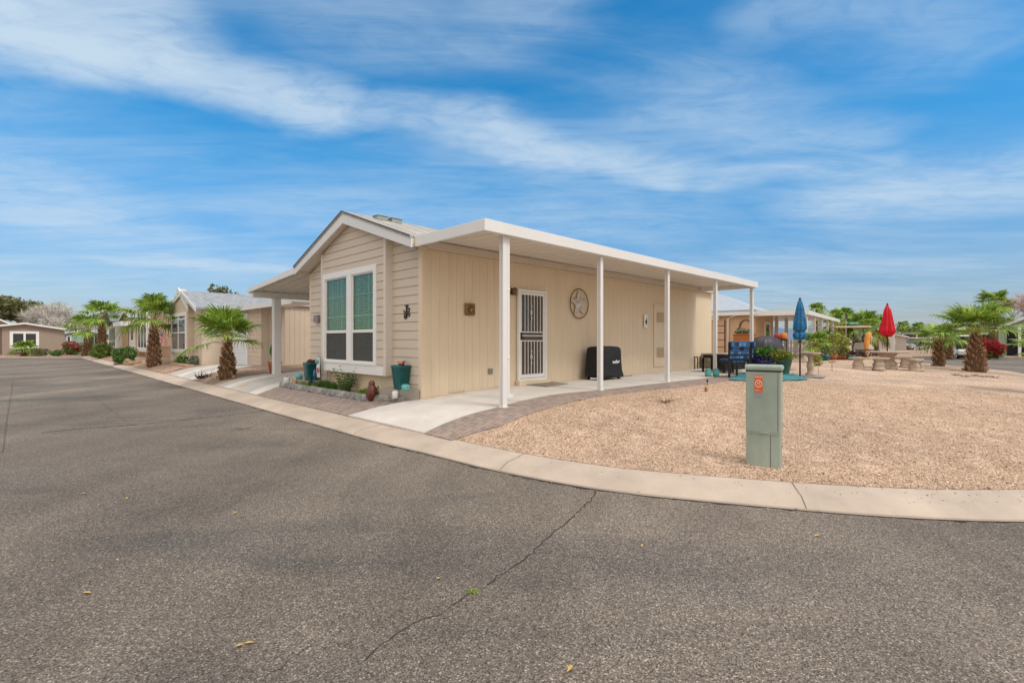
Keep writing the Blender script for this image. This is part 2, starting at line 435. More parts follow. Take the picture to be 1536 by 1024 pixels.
M['greenglass'] = glass_mat('green_tinted_glass', (0.72, 0.86, 0.74), 0.08)
M['screen'] = screen_mat()
M['blind'] = mat('white_blind', (0.84, 0.84, 0.80), 0.6, 0.03, 2.0)
M['block'] = mat('concrete_block', (0.34, 0.30, 0.26), 0.9, 0.16, 5.0, 0.5, 60)
M['stone'] = mat('split_grey_stone', (0.17, 0.165, 0.155), 0.9, 0.5, 7.0, 1.0, 26, col2=(0.31, 0.30, 0.285))
# ------------------------------------------------------------------ camera, light, sky
cam = bpy.data.cameras.new('camera'); co = bpy.data.objects.new('camera', cam); COL.objects.link(co)
cam.sensor_width = 36; cam.lens = 36 * F / 1536; cam.shift_y = (HY - 512) / 1536 * 1.0
cam.clip_end = 9000; cam.clip_start = 0.05
co.location = (0, 0, EYE); co.rotation_euler = (math.radians(90), 0, 0)
S.camera = co

SUN_EL = math.radians(52); SUN_AZ = math.radians(128)   # azimuth clockwise from +Y
sd = Vector((math.sin(SUN_AZ) * math.cos(SUN_EL), math.cos(SUN_AZ) * math.cos(SUN_EL), math.sin(SUN_EL)))
sun = bpy.data.lights.new('sun', 'SUN'); sun.energy = 1.5; sun.angle = math.radians(16); sun.color = (1.0, 0.955, 0.89)
so = bpy.data.objects.new('sun', sun); COL.objects.link(so); so.rotation_euler = sd.to_track_quat('Z', 'Y').to_euler(); so.location = (0, -10, 30)

world = bpy.data.worlds.new('World'); S.world = world; world.use_nodes = True
nt = world.node_tree; N = nt.nodes; L = nt.links
bg = N['Background']
sky = N.new('ShaderNodeTexSky'); sky.sky_type = 'NISHITA'; sky.sun_disc = False; sky.sun_elevation = SUN_EL; sky.sun_rotation = SUN_AZ
sky.air_density = 1.0; sky.dust_density = 0.6; sky.ozone_density = 2.2
bg.inputs['Strength'].default_value = 0.12
tc = N.new('ShaderNodeTexCoord'); gen = tc.outputs['Generated']
sp = N.new('ShaderNodeSeparateXYZ'); L.new(gen, sp.inputs[0])
def math_node(op, a, b=None, clamp=False):
    k = N.new('ShaderNodeMath'); k.operation = op; k.use_clamp = clamp
    for i, x in enumerate((a, b)):
        if x is None: continue
        if isinstance(x, (int, float)): k.inputs[i].default_value = x
        else: L.new(x, k.inputs[i])
    return k.outputs[0]
zc = math_node('MAXIMUM', sp.outputs[2], 0.03)
zp = math_node('ADD', zc, 0.07)
u = math_node('DIVIDE', sp.outputs[0], zp); v = math_node('DIVIDE', sp.outputs[1], zp)
cv = N.new('ShaderNodeCombineXYZ'); L.new(u, cv.inputs[0]); L.new(v, cv.inputs[1])
def plane_pt(px, py):
    d = Vector(((px - CX) / F, 1, (HY - py) / F)).normalized(); k = d.z + 0.07
    return d.x / k, d.y / k
def wisps(rot, sx, sy, scale, dist, det=9, off=(0, 0, 0), rough=0.6):
    mp = N.new('ShaderNodeMapping'); mp.inputs['Rotation'].default_value = (0, 0, rot); mp.inputs['Scale'].default_value = (sx, sy, 1); mp.inputs['Location'].default_value = off
    L.new(cv.outputs[0], mp.inputs[0])
    n = N.new('ShaderNodeTexNoise'); n.inputs['Scale'].default_value = scale; n.inputs['Detail'].default_value = det; n.inputs['Distortion'].default_value = dist; n.inputs['Roughness'].default_value = rough
    L.new(mp.outputs[0], n.inputs['Vector']); return n.outputs['Fac']
def rng(src, f0, f1, t0, t1, smooth=True):
    r = N.new('ShaderNodeMapRange'); r.interpolation_type = 'SMOOTHSTEP' if smooth else 'LINEAR'
    for nme, x in zip(('From Min', 'From Max', 'To Min', 'To Max'), (f0, f1, t0, t1)): r.inputs[nme].default_value = x
    L.new(src, r.inputs['Value']); return r.outputs[0]
w1 = wisps(math.radians(-36), 0.5, 1.7, 1.7, 0.9, rough=0.68)                 # long thin streaks
w2 = wisps(math.radians(-30), 0.8, 1.2, 5.0, 1.8, off=(4, 2, 0))   # finer breakup
w3 = wisps(math.radians(10), 0.5, 0.9, 0.55, 0.3, det=5, off=(8, 1, 0))  # broad veils
# hand-placed cloud banks: distance to segments in the cloud plane
warp = N.new('ShaderNodeTexNoise'); warp.inputs['Scale'].default_value = 1.7; warp.inputs['Detail'].default_value = 5; L.new(cv.outputs[0], warp.inputs['Vector'])
wv = N.new('ShaderNodeVectorMath'); wv.operation = 'MULTIPLY_ADD'; L.new(warp.outputs['Color'], wv.inputs[0]); wv.inputs[1].default_value = (0.55, 0.55, 0); 
ws = N.new('ShaderNodeVectorMath'); ws.operation = 'SUBTRACT'; L.new(cv.outputs[0], ws.inputs[0]); ws.inputs[1].default_value = (0.275, 0.275, 0)
L.new(ws.outputs[0], wv.inputs[2])
P2 = wv.outputs[0]
def seg(p, q, width, amp):
    ax, ay = plane_pt(*p); bx, by = plane_pt(*q)
    dx, dy = bx - ax, by - ay; l = math.hypot(dx, dy); dx /= l; dy /= l
    s1 = N.new('ShaderNodeVectorMath'); s1.operation = 'SUBTRACT'; L.new(P2, s1.inputs[0]); s1.inputs[1].default_value = (ax, ay, 0)
    d1 = N.new('ShaderNodeVectorMath'); d1.operation = 'DOT_PRODUCT'; L.new(s1.outputs[0], d1.inputs[0]); d1.inputs[1].default_value = (dx, dy, 0)
    t = math_node('MINIMUM', math_node('MAXIMUM', d1.outputs['Value'], 0.0), l)
    sc = N.new('ShaderNodeVectorMath'); sc.operation = 'SCALE'; sc.inputs[0].default_value = (dx, dy, 0); L.new(t, sc.inputs['Scale'])
    s2 = N.new('ShaderNodeVectorMath'); s2.operation = 'DISTANCE'; L.new(s1.outputs[0], s2.inputs[0]); L.new(sc.outputs[0], s2.inputs[1])
    return rng(s2.outputs['Value'], 0.0, width, amp, 0.0)
def mx(a, b): return math_node('MAXIMUM', a, b)
bank = seg((-60, 40), (240, 94), 0.40, 1.9)
bank = mx(bank, seg((150, 90), (470, 160), 0.32, 1.4))
bank = mx(bank, seg((420, 165), (780, 200), 0.22, 0.6))
bank = mx(bank, seg((740, 195), (1010, 272), 0.22, 0.85))
bank = mx(bank, seg((980, 265), (1290, 262), 0.25, 0.5))
bank = mx(bank, seg((1320, 300), (1560, 270), 0.75, 0.72))
bank = mx(bank, seg((1000, 150), (1230, 220), 0.35, 0.35))
bank = mx(bank, seg((560, 60), (760, 30), 0.30, 0.35))
bank = mx(bank, seg((1180, 40), (1420, 70), 0.25, 0.30))
bank = mx(bank, seg((-40, 270), (90, 330), 0.8, 0.62))
bank = mx(bank, seg((200, 392), (420, 404), 0.40, 0.75))
bank = mx(bank, seg((560, 320), (1000, 350), 0.8, 0.3))
b1 = math_node('MULTIPLY', bank, rng(w1, 0.30, 0.66, 0.55, 1.12))
b1 = math_node('MULTIPLY', b1, rng(w2, 0.28, 0.64, 0.62, 1.10))
veil = math_node('MULTIPLY', rng(w3, 0.34, 0.70, 0.04, 0.50), rng(w1, 0.28, 0.72, 0.35, 1.25))
low = math_node('MULTIPLY', rng(sp.outputs[2], 0.0, 0.22, 0.22, 0.0), rng(w1, 0.3, 0.7, 0.5, 1.2))
cl = math_node('ADD', math_node('ADD', b1, veil), low)
cl = math_node('SUBTRACT', 1.0, math_node('POWER', 2.71828, math_node('MULTIPLY', cl, -1.15)))
cl = math_node('MINIMUM', cl, 0.9)
# deeper blue than the raw model gives
hs = N.new('ShaderNodeHueSaturation'); hs.inputs['Hue'].default_value = 0.491; hs.inputs['Saturation'].default_value = 1.5; hs.inputs['Value'].default_value = 1.32; L.new(sky.outputs[0], hs.inputs['Color'])
skm = N.new('ShaderNodeMix'); skm.data_type = 'RGBA'; L.new(cl, skm.inputs[0]); hb = N.new('ShaderNodeMix'); hb.data_type = 'RGBA'; hb.blend_type = 'MULTIPLY'; L.new(rng(sp.outputs[2], -0.05, 0.35, 1.0, 0.0), hb.inputs[0]); L.new(hs.outputs[0], hb.inputs[6]); hb.inputs[7].default_value = (0.90, 0.93, 1.22, 1)
hz = N.new('ShaderNodeVectorMath'); hz.operation = 'SCALE'; L.new(hb.outputs[2], hz.inputs[0]); L.new(rng(sp.outputs[2], -0.05, 0.40, 0.40, 1.0), hz.inputs['Scale']); L.new(hz.outputs[0], skm.inputs[6]); skm.inputs[7].default_value = (4.6, 5.6, 6.5, 1)
# warm cloud added unseen overhead and behind the camera as even fill light
fill_cloud = math_node('MAXIMUM', rng(sp.outputs[2], 0.60, 0.80, 0.0, 1.0), rng(sp.outputs[1], 0.35, -0.15, 0.0, 1.0))
fill_cloud = math_node('MULTIPLY', fill_cloud, rng(w3, 0.25, 0.55, 0.75, 1.0))
sk2 = N.new('ShaderNodeMix'); sk2.data_type = 'RGBA'; L.new(fill_cloud, sk2.inputs[0]); L.new(skm.outputs[2], sk2.inputs[6]); cvs = N.new('ShaderNodeVectorMath'); cvs.operation = 'SCALE'; cvs.inputs[0].default_value = (9.6, 8.85, 8.1); L.new(rng(sp.outputs[2], 0.0, 1.0, 0.62, 1.30, False), cvs.inputs['Scale']); L.new(cvs.outputs[0], sk2.inputs[7])
L.new(sk2.outputs[2], bg.inputs['Color'])
S.view_settings.view_transform = 'Standard'; S.view_settings.look = 'None'; S.view_settings.gamma = 1; S.view_settings.exposure = 0.15

# ------------------------------------------------------------------ ground, road, curb
g = MB('W'); g.quad((-3500, -3500, -0.06), (3500, -3500, -0.06), (3500, 3500, -0.06), (-3500, 3500, -0.06))
tag(g.build('ground', M['dirt'], origin=(0, 0, -0.06)), kind='structure')
g = MB('W')
g.quad((-80, -25, 0), (60, -25, 0), (60, 42, 0), (-80, 42, 0))
g.quad((18, 42, 0), (60, 42, 0), (60, 110, 0), (18, 110, 0))
tag(g.build('asphalt_road', M['asphalt'], origin=(0, 0, 0)), kind='structure')

def offset_curve(d):
    out = []
    for i, p in enumerate(CURB):
        t = (CURB[min(i + 1, len(CURB) - 1)] - CURB[max(i - 1, 0)]).normalized()
        out.append(p + Vector((-t.y, t.x)) * d)
    return out
inner = offset_curve(CW)
prof = [(0.0, -0.01), (0.012, 0.018), (0.16, 0.55 * CZ + 0.45 * CZ * 0.29), (0.35, CZ * (0.55 + 0.45 * 0.64)), (CW - 0.015, CZ), (CW, CZ - 0.004), (CW + 0.005, -0.02)]
rows = [offset_curve(d) for d, z in prof]
c = MB('W'); n = len(CURB)
vs = [(rows[j][i].x, rows[j][i].y, prof[j][1]) for j in range(len(prof)) for i in range(n)]
fs = [(j * n + i, j * n + i + 1, (j + 1) * n + i + 1, (j + 1) * n + i) for j in range(len(prof) - 1) for i in range(n - 1)]
c._add(vs, fs); tag(c.build('curb', M['curb'], origin=(0, 0, 0)), kind='structure')
# ragged dark seam where asphalt meets curb, and the expansion joints across it
c = MB('W'); q = random.Random(3)
pts = [p for p in CURB if p.y < 30]
o1 = []; o2 = []
fine = catmull([p.to_2d() for p in pts[::2]], 0.06)
for i, p in enumerate(fine):
    t = (fine[min(i + 1, len(fine) - 1)] - fine[max(i - 1, 0)]).normalized(); nn = Vector((-t.y, t.x))
    o1.append(p + nn * 0.004); o2.append(p - nn * (0.010 + q.random() ** 3 * 0.055))
vs = [(p.x, p.y, 0.004) for p in o1] + [(p.x, p.y, 0.004) for p in o2]; k = len(o1)
c._add(vs, [(i, i + 1, k + i + 1, k + i) for i in range(k - 1)])
tag(c.build('curb_seam', M['seam'], origin=(0, 0, 0)), kind='structure')
c = MB('W')
acc = 0
for i in range(1, n - 1):
    acc += (CURB[i] - CURB[i - 1]).length
    if CURB[i].y > 30: acc = 0; continue
    if acc > 3.05:
        acc = 0
        t = (CURB[i + 1] - CURB[i - 1]).normalized() * 0.004; nn = Vector((-t.y, t.x)).normalized()
        for (d0, z0), (d1, z1) in zip(prof[1:5], prof[2:5]):
            a0 = CURB[i] + nn * d0; a1 = CURB[i] + nn * d1
            c.quad((a0.x - t.x, a0.y - t.y, z0 + 0.003), (a0.x + t.x, a0.y + t.y, z0 + 0.003), (a1.x + t.x, a1.y + t.y, z1 + 0.003), (a1.x - t.x, a1.y - t.y, z1 + 0.003))
tag(c.build('curb_joints', mat('joint', (0.16, 0.12, 0.09), 0.95), origin=(0, 0, 0)), kind='structure')

# cracks in the asphalt
def crack(pix, w, seed, name='asphalt_crack'):
    q = random.Random(seed)
    P = [U(*p).to_2d() for p in pix]
    fine = []
    for i in range(len(P) - 1):
        kk = max(2, int((P[i + 1] - P[i]).length / 0.05))
        for j in range(kk): fine.append(P[i].lerp(P[i + 1], j / kk) + Vector((q.uniform(-1, 1), q.uniform(-1, 1))) * 0.014)
    c = MB('W'); a = []; b = []
    for i, p in enumerate(fine):
        t = (fine[min(i + 1, len(fine) - 1)] - fine[max(i - 1, 0)]).normalized(); nn = Vector((-t.y, t.x)); ww = w * q.uniform(0.25, 1.1)
        a.append((p.x + nn.x * ww, p.y + nn.y * ww, 0.004)); b.append((p.x - nn.x * ww, p.y - nn.y * ww, 0.004))
    k = len(a); c._add(a + b, [(i, i + 1, k + i + 1, k + i) for i in range(k - 1)])
    tag(c.build(name, M['seam'], origin=(0, 0, 0)), kind='structure')
crack([(893, 736), (891, 744), (870, 765), (856, 779), (838, 792), (818, 808), (800, 828), (780, 844), (747, 864), (724, 882)], 0.0058, 1)
crack([(724, 882), (698, 893), (657, 923), (618, 934), (560, 977), (540, 1000)], 0.0030, 2)
crack([(400, 614), (340, 623), (301, 627), (206, 637), (120, 643), (56, 649)], 0.019, 3)
crack([(365, 611), (330, 617), (290, 624)], 0.010, 4)
crack([(258, 607), (206, 614), (170, 618)], 0.012, 5)
crack([(129, 584), (160, 610), (189, 631)], 0.004, 6)
crack([(20, 570), (12, 620), (4, 680)], 0.004, 7)
crack([(470, 968), (420, 1000), (380, 1022)], 0.0025, 8)
crack([(385, 640), (365, 643), (350, 641)], 0.012, 9)

# the raked gravel is not a flat sheet
def GN(x, y):
    a, b = AB(x, y); d = curb_dist(x, y)
    m_ = min(1, max(0, (d - CW - .1) / .5)) * min(1, max(0, (5.0 - b) / .5))
    if m_ <= 0: return G(x, y)
    s = math.sin(x * 2.1 + 1.3 * math.sin(y * 1.7)) * math.cos(y * 2.6 + .8 * math.sin(x * 1.3)) + .6 * math.sin(x * 5.3 + y * 3.1) * math.sin(y * 4.7 - x * 1.9) + .35 * math.sin(x * 11 + 2 * math.sin(y * 7)) * math.cos(y * 12)
    return G(x, y) + .016 * s * m_
# lots
lot = [p for p in inner]
far_edge = [Vector((26, 76)), Vector((-10, 76)), Vector((-20, 58)), inner[0] + Vector((6, 8))]
poly_patch('gravel_lot', [p + Vector((0, 0)) for i, p in enumerate(lot) if i % 2 == 0 or 2 < p.y < 12] + far_edge, M['gravel'], 0.24, 0.0, GN, far=(15, 4))
# brown gravel beds between the drives by the neighbour's palm
def HP(pts): return [W(a, b).xy for a, b in pts]
poly_patch('brown_gravel_bed', HP([(4.224, 17.3), (4.224, 19.4), (6.5, 20.6), (12, 21.8), (12, 17.0), (6.6, 16.8)]), M['gravel2'], 0.35, 0.012)
poly_patch('brown_gravel_strip', HP([(4.224, 24.3), (4.224, 58), (5.9, 58), (5.9, 24.3)]), M['gravel2'], 0.5, 0.012)
# concrete side slab, paver border
slab = [(4.224, 8.42), (4.62, 8.10), (5.02, 7.86), (5.27, 7.66), (5.28, 7.55), (18.2, 7.55), (19.2, 7.4), (19.2, 5.75), (12.6, 5.55), (10.77, 5.65), (8.42, 5.73), (6.97, 5.93), (5.47, 5.80), (4.224, 6.06)]
poly_patch('concrete_side_slab', HP(slab), M['concrete'], 0.3, 0.022, side=0.04)
pav = [(4.224, 6.05), (5.47, 5.79), (6.97, 5.92), (8.42, 5.72), (10.77, 5.64), (12.6, 5.54), (19.2, 5.74), (19.2, 5.2), (13.5, 4.85), (11.1, 4.84), (8.59, 5.10), (7.43, 5.20), (5.88, 5.07), (4.79, 5.05), (4.224, 5.42)]
poly_patch('paver_border', HP(pav), M['pavers'], 0.3, 0.016, side=0.03)
fp = [(4.224, 8.43), (4.224, 13.25), (4.80, 13.2), (4.82, 8.95), (5.0, 7.87), (4.62, 8.11)]
poly_patch('paver_forecourt', HP(fp), M['pavers'], 0.3, 0.010, side=0.02)
# control joints sawn across the slab
for a_ in (6.02, 8.95, 11.9, 14.85, 17.6):
    c = MB('W'); k_ = 14
    for i in range(k_):
        b0_, b1_ = 5.80 + (7.60 - 5.80) * i / k_, 5.80 + (7.60 - 5.80) * (i + 1) / k_
        P4 = [W(a_ - .004, b0_), W(a_ + .004, b0_), W(a_ + .004, b1_), W(a_ - .004, b1_)]
        c.quad(*[(p.x, p.y, G(p.x, p.y) + .026) for p in P4])
    tag(c.build('slab_joint', mat('slab_joint', (0.22, 0.20, 0.18), 0.95), origin=(0, 0, 0)), kind='structure')
# driveways (pale ribbons with grey between)
for i, (b0, b1, k) in enumerate([(13.3, 13.9, 'concrete'), (13.9, 15.6, 'drive'), (15.6, 16.1, 'concrete'), (16.1, 16.75, 'drive')]):
    poly_patch('driveway', HP([(4.224, b0), (4.224, b1), (12.6, b1), (12.6, b0)]), M[k], 0.4, 0.014 if k == 'concrete' else 0.008, side=0.01)
for i, (b0, b1, k) in enumerate([(20.4, 21.1, 'concrete'), (21.1, 22.3, 'drive'), (22.3, 22.9, 'concrete'), (22.9, 24.2, 'drive')]):
    poly_patch('neighbour_driveway', HP([(4.224, b0 - 0.8), (4.224, b1 - 0.8), (6.78, b1 + 0.6), (6.78, b0 + 0.6)]), M[k], 0.4, 0.018 if k == 'concrete' else 0.010, side=0.01)
# far road edge at the left and the verge beyond
poly_patch('far_verge', [(-80, 42), (-34.5, 42), (-31, 47), (-20, 62), (-20, 90), (-90, 90)], M['gravel2'], 3.0, 0.09, height=lambda x, y: 0, side=0.09)
poly_patch('far_curb', [(-80, 41.5), (-34.2, 41.5), (-34.5, 42), (-80, 42)], M['curb'], 3.0, 0.07, height=lambda x, y: 0, side=0.07)
poly_patch('far_verge_east', [(28, 43.5), (60, 40), (70, 60), (70, 75), (40, 75), (30, 60)], M['gravel2'], 3.0, 0.08, height=lambda x, y: 0, side=0.08)

# loose stones lying on the gravel near the street, as countless as gravel is
def stones(name, m, cnt, box, keep, seed, size=(0.0035, 0.0098)):
    q = np.random.default_rng(seed)
    base = np.array([(1, 0, 0), (-1, 0, 0), (0, 1, 0), (0, -1, 0), (0, 0, 1), (0, 0, -1)], float)
    tri = np.array([(0, 2, 4), (2, 1, 4), (1, 3, 4), (3, 0, 4), (2, 0, 5), (1, 2, 5), (3, 1, 5), (0, 3, 5)])
    # heights from a coarse grid
    gx = np.arange(box[0], box[1] + 0.2, 0.2); gy = np.arange(box[2], box[3] + 0.2, 0.2)
    Gz = np.array([[GN(x, y) for x in gx] for y in gy]); Dz = np.array([[curb_dist(x, y) for x in gx] for y in gy])
    def samp(A, x, y):
        fx = (x - box[0]) / 0.2; fy = (y - box[2]) / 0.2; ix = np.clip(fx.astype(int), 0, len(gx) - 2); iy = np.clip(fy.astype(int), 0, len(gy) - 2); fx -= ix; fy -= iy
        return A[iy, ix] * (1 - fx) * (1 - fy) + A[iy, ix + 1] * fx * (1 - fy) + A[iy + 1, ix] * (1 - fx) * fy + A[iy + 1, ix + 1] * fx * fy
    r = q.random((cnt, 2)); Yv = box[2] + (box[3] - box[2]) * r[:, 1] ** 1.7; Xv = box[0] + (box[1] - box[0]) * r[:, 0]
    d = samp(Dz, Xv, Yv); z = samp(Gz, Xv, Yv)
    a = (Xv + Yv) / R2; b = (Yv - Xv) / R2
    bl = np.interp(a, [4.28, 4.79, 5.88, 7.43, 8.59, 11.1, 13.5, 19.2], [5.42, 5.05, 5.07, 5.20, 5.10, 4.84, 4.85, 5.2])
    ok = (d > CW + 0.01 - 0.06 * (q.random(cnt) > 0.985)) & (b < bl - 0.005) & (np.abs(Xv) < Yv * 1.06 + 0.3)
    stray = (d > -0.5) & (d <= CW + 0.02) & (q.random(cnt) < 0.022 * np.exp(-np.abs(d - CW) / 0.28)) & (b < 9) & (np.abs(Xv) < Yv * 1.06 + 0.3)
    ok = ok | stray
    Xv, Yv, z = Xv[ok], Yv[ok], z[ok]; k = len(Xv)
    s = q.uniform(size[0], size[1], (k, 1)) * q.uniform(0.55, 1.25, (k, 3)); s[:, 2] *= 0.75; s *= 1 + 1.1 * (q.random((k, 1)) > 0.975)
    an = q.uniform(0, 6.28, k); ti = q.uniform(-0.6, 0.6, k)
    V = base[None] * s[:, None, :] * (1 + q.uniform(-0.25, 0.25, (k, 6, 3)))
    y1 = V[..., 1] * np.cos(ti)[:, None] - V[..., 2] * np.sin(ti)[:, None]; z1 = V[..., 1] * np.sin(ti)[:, None] + V[..., 2] * np.cos(ti)[:, None]
    x2 = V[..., 0] * np.cos(an)[:, None] - y1 * np.sin(an)[:, None]; y2 = V[..., 0] * np.sin(an)[:, None] + y1 * np.cos(an)[:, None]
    V = np.stack([x2 + Xv[:, None], y2 + Yv[:, None], z1 + z[:, None] + 0.003], -1).reshape(-1, 3)
    T = (tri[None] + (np.arange(k) * 6)[:, None, None]).reshape(-1)
    me = bpy.data.meshes.new(name); me.vertices.add(len(V)); me.vertices.foreach_set('co', V.ravel())
    nf = len(T) // 3; me.loops.add(len(T)); me.loops.foreach_set('vertex_index', T.astype(np.int32))
    me.polygons.add(nf); me.polygons.foreach_set('loop_start', np.arange(0, len(T), 3, dtype=np.int32)); me.polygons.foreach_set('loop_total', np.full(nf, 3, dtype=np.int32))
    me.update(calc_edges=True); me.validate(); me.materials.append(m)
    o = bpy.data.objects.new(name, me); COL.objects.link(o)
    return o
def stone_mat():
    m = bpy.data.materials.new('loose_stones'); nt, N, L = nodes_of(m); bs = N['Principled BSDF']
    ge = N.new('ShaderNodeNewGeometry'); rp = N.new('ShaderNodeValToRGB'); e = rp.color_ramp.elements
    cols = [(0.14, 0.075, 0.05), (0.42, 0.27, 0.18), (0.58, 0.41, 0.29), (0.66, 0.49, 0.36), (0.75, 0.59, 0.45), (0.84, 0.75, 0.65)]
    e[0].color = (*cols[0], 1); e[1].color = (*cols[-1], 1)
    for i in range(1, 5):
        x = e.new((0.0, 0.1, 0.35, 0.62, 0.88)[i]); x.color = (*cols[i], 1)
    L.new(ge.outputs['Random Per Island'], rp.inputs[0]); L.new(rp.outputs[0], bs.inputs['Base Color']); bs.inputs['Roughness'].default_value = 0.85
    return m
M['stones'] = stone_mat()
tag(stones('loose_gravel', M['stones'], 300000, (-1.2, 11.5, 4.3, 12.5), None, 5), 'tan crushed gravel scattered over the corner lot', 'gravel', kind='stuff')
# ------------------------------------------------------------------ the main house
A0 = 5.28; B0, B1 = 7.63, 12.57; A1 = 18.0
RB = 10.1; ZW = 3.20
house = thing('mobile_home', 'cream and tan single storey home on the corner with white patio cover and carport', 'house', W(A0, (B0 + B1) / 2, 0.2), H45)
def rz_at(b, zr=4.03, s=0.333):     # underside of the gable at b
    return zr - abs(b - RB) * s
# core walls
c = MB(); pts = [(A0 + .02, B0 + .02, 0.2), (A0 + .02, B1 - .02, 0.2), (A0 + .02, B1 - .02, rz_at(B1)), (A0 + .02, RB, rz_at(RB)), (A0 + .02, B0 + .02, rz_at(B0))]
c.prism(pts, (A1 - A0 - .04, 0, 0)); c.build('wall_core', M['sidewall'], house)
# tan panel siding on the side wall: boards with real grooves
c = MB(); a = A0
q = random.Random(2)
zz = G(*W(A0 + 1, B0).xy)
while a < A1 - 0.01:
    w = min(0.203, A1 - a)
    z0 = G(*W(a + w / 2, B0).xy) + 0.02
    c.box(a + 0.0015, a + w - 0.0015, B0 + 0.004, B0 + 0.022, z0 + 0.012, ZW)
    a += 0.203
c.build('side_wall', M['sidewall'], house)
c = MB()
for a0 in np.arange(A0 + .0, A1 - 0.2, 1.0): 
    z0 = G(*W(a0 + .5, B0).xy)
    c.box(a0, min(a0 + 1.0, A1), B0 - 0.012, B0 + 0.02, z0 - 0.1, z0 + 0.034)
c.build('wall_footing', M['sidewall'], house)
c = MB(); c.box(A0 - 0.018, A0 + 0.09, B0 - 0.016, B0 + 0.05, 0.25, ZW + 0.02); c.box(A0 - 0.022, A0 + 0.02, B0 - 0.012, B0 + 0.10, 0.25, ZW + 0.02)
c.build('corner_trim', M['sidewall'], house, bevel=0.004)
c = MB(); c.box(A0 - 0.02, A0 + 0.05, B1 - 0.08, B1 + 0.014, 0.25, ZW - 0.02); c.build('corner_trim', M['sidewall'], house, bevel=0.004)
# lap siding
def laps(mb, plane, b0, b1, z0, zroof, exposure=0.168, holes=(), t=0.024):
    z = z0
    while z < 4.2:
        zt = z + exposure
        for lo, hi in _split(b0, b1, z, zt, holes):
            # clip the board by the roof slope
            def lim(zv, lo=lo, hi=hi):
                if zroof is None: return lo, hi
                d = (zroof[0] - zv) / zroof[1]
                return max(lo, RB - d), min(hi, RB + d)
            l0, h0 = lim(z); l1, h1 = lim(zt)
            if h0 - l0 < 0.02: continue
            if h1 - l1 < 0.0: l1 = h1 = min(max(RB, l0), h0)
            x = plane
            zb = z + 0.0075
            vs = [(x - t, l0, zb), (x - t, h0, zb), (x - t * .6, h1, zt), (x - t * .6, l1, zt), (x + 0.01, l0, zb), (x + 0.01, h0, zb), (x + 0.01, h1, zt), (x + 0.01, l1, zt)]
            mb._add(vs, [(0, 1, 2, 3), (0, 4, 5, 1), (3, 2, 6, 7), (0, 3, 7, 4), (1, 5, 6, 2), (4, 7, 6, 5)])
        z = zt
def _split(b0, b1, z0, z1, holes):
    segs = [(b0, b1)]
    for h in holes:
        hb0, hb1, hz0, hz1 = h
        if z1 > hz0 + 0.06 and z0 < hz1 - 0.06:
            ns = []
            for s0, s1 in segs:
                if hb0 > s0: ns.append((s0, min(s1, hb0)))
                if hb1 < s1: ns.append((max(s0, hb1), s1))
            segs = [s for s in ns if s[1] - s[0] > 0.01]
    return segs
c = MB(); laps(c, A0, B0 + 0.10, 8.62, 0.33, (4.02, 0.333)); c.build('front_wall', M['siding'], house)
c = MB(); laps(c, A0, 11.56, B1 - 0.08, 0.33, (4.02, 0.333)); c.build('front_wall', M['siding'], house)
# bay box
BA = 5.13; BY0, BY1 = 8.62, 11.56; BZ = 0.79
WB0, WB1 = 8.97, 11.43; WZ0, WZ1 = 1.0, 3.04
c = MB(); laps(c, BA, BY0 + 0.09, BY1 - 0.09, 0.99, (4.02, 0.333), holes=[(WB0 + .02, WB1 - .02, 0.8, WZ1)])
c.build('bay_wall', M['siding'], house)
c = MB()
for z0_, z1_ in ((BZ, 3.55),):
    c.box(BA - 0.028, BA + 0.0, BY0, BY0 + 0.09, z0_, 3.545); c.box(BA - 0.028, BA, BY1 - 0.09, BY1, z0_, 3.53)
c.box(BA - 0.0, A0 + 0.005, BY0 - 0.004, BY0 + 0.02, BZ, 3.54); c.box(BA - 0.0, A0 + .005, BY1 - 0.02, BY1 + 0.004, BZ, 3.53)
c.box(BA + 0.0, A0 + 0.005, BY0 + 0.02, BY1 - 0.02, BZ + 0.002, BZ + 0.04)
c.build('bay_trim', M['trim'], house, bevel=0.003)
c = MB(); c.box(BA - 0.03, BA + 0.005, BY0 + 0.09, BY1 - 0.09, BZ, 0.985); c.build('bay_apron', M['white'], house, bevel=0.003)
c = MB(); c.box(A0 - 0.008, A0 + 0.01, BY0 + 0.01, BY1 - 0.01, 0.3, BZ + 0.01); c.build('bay_skirting', M['sidewall'], house)
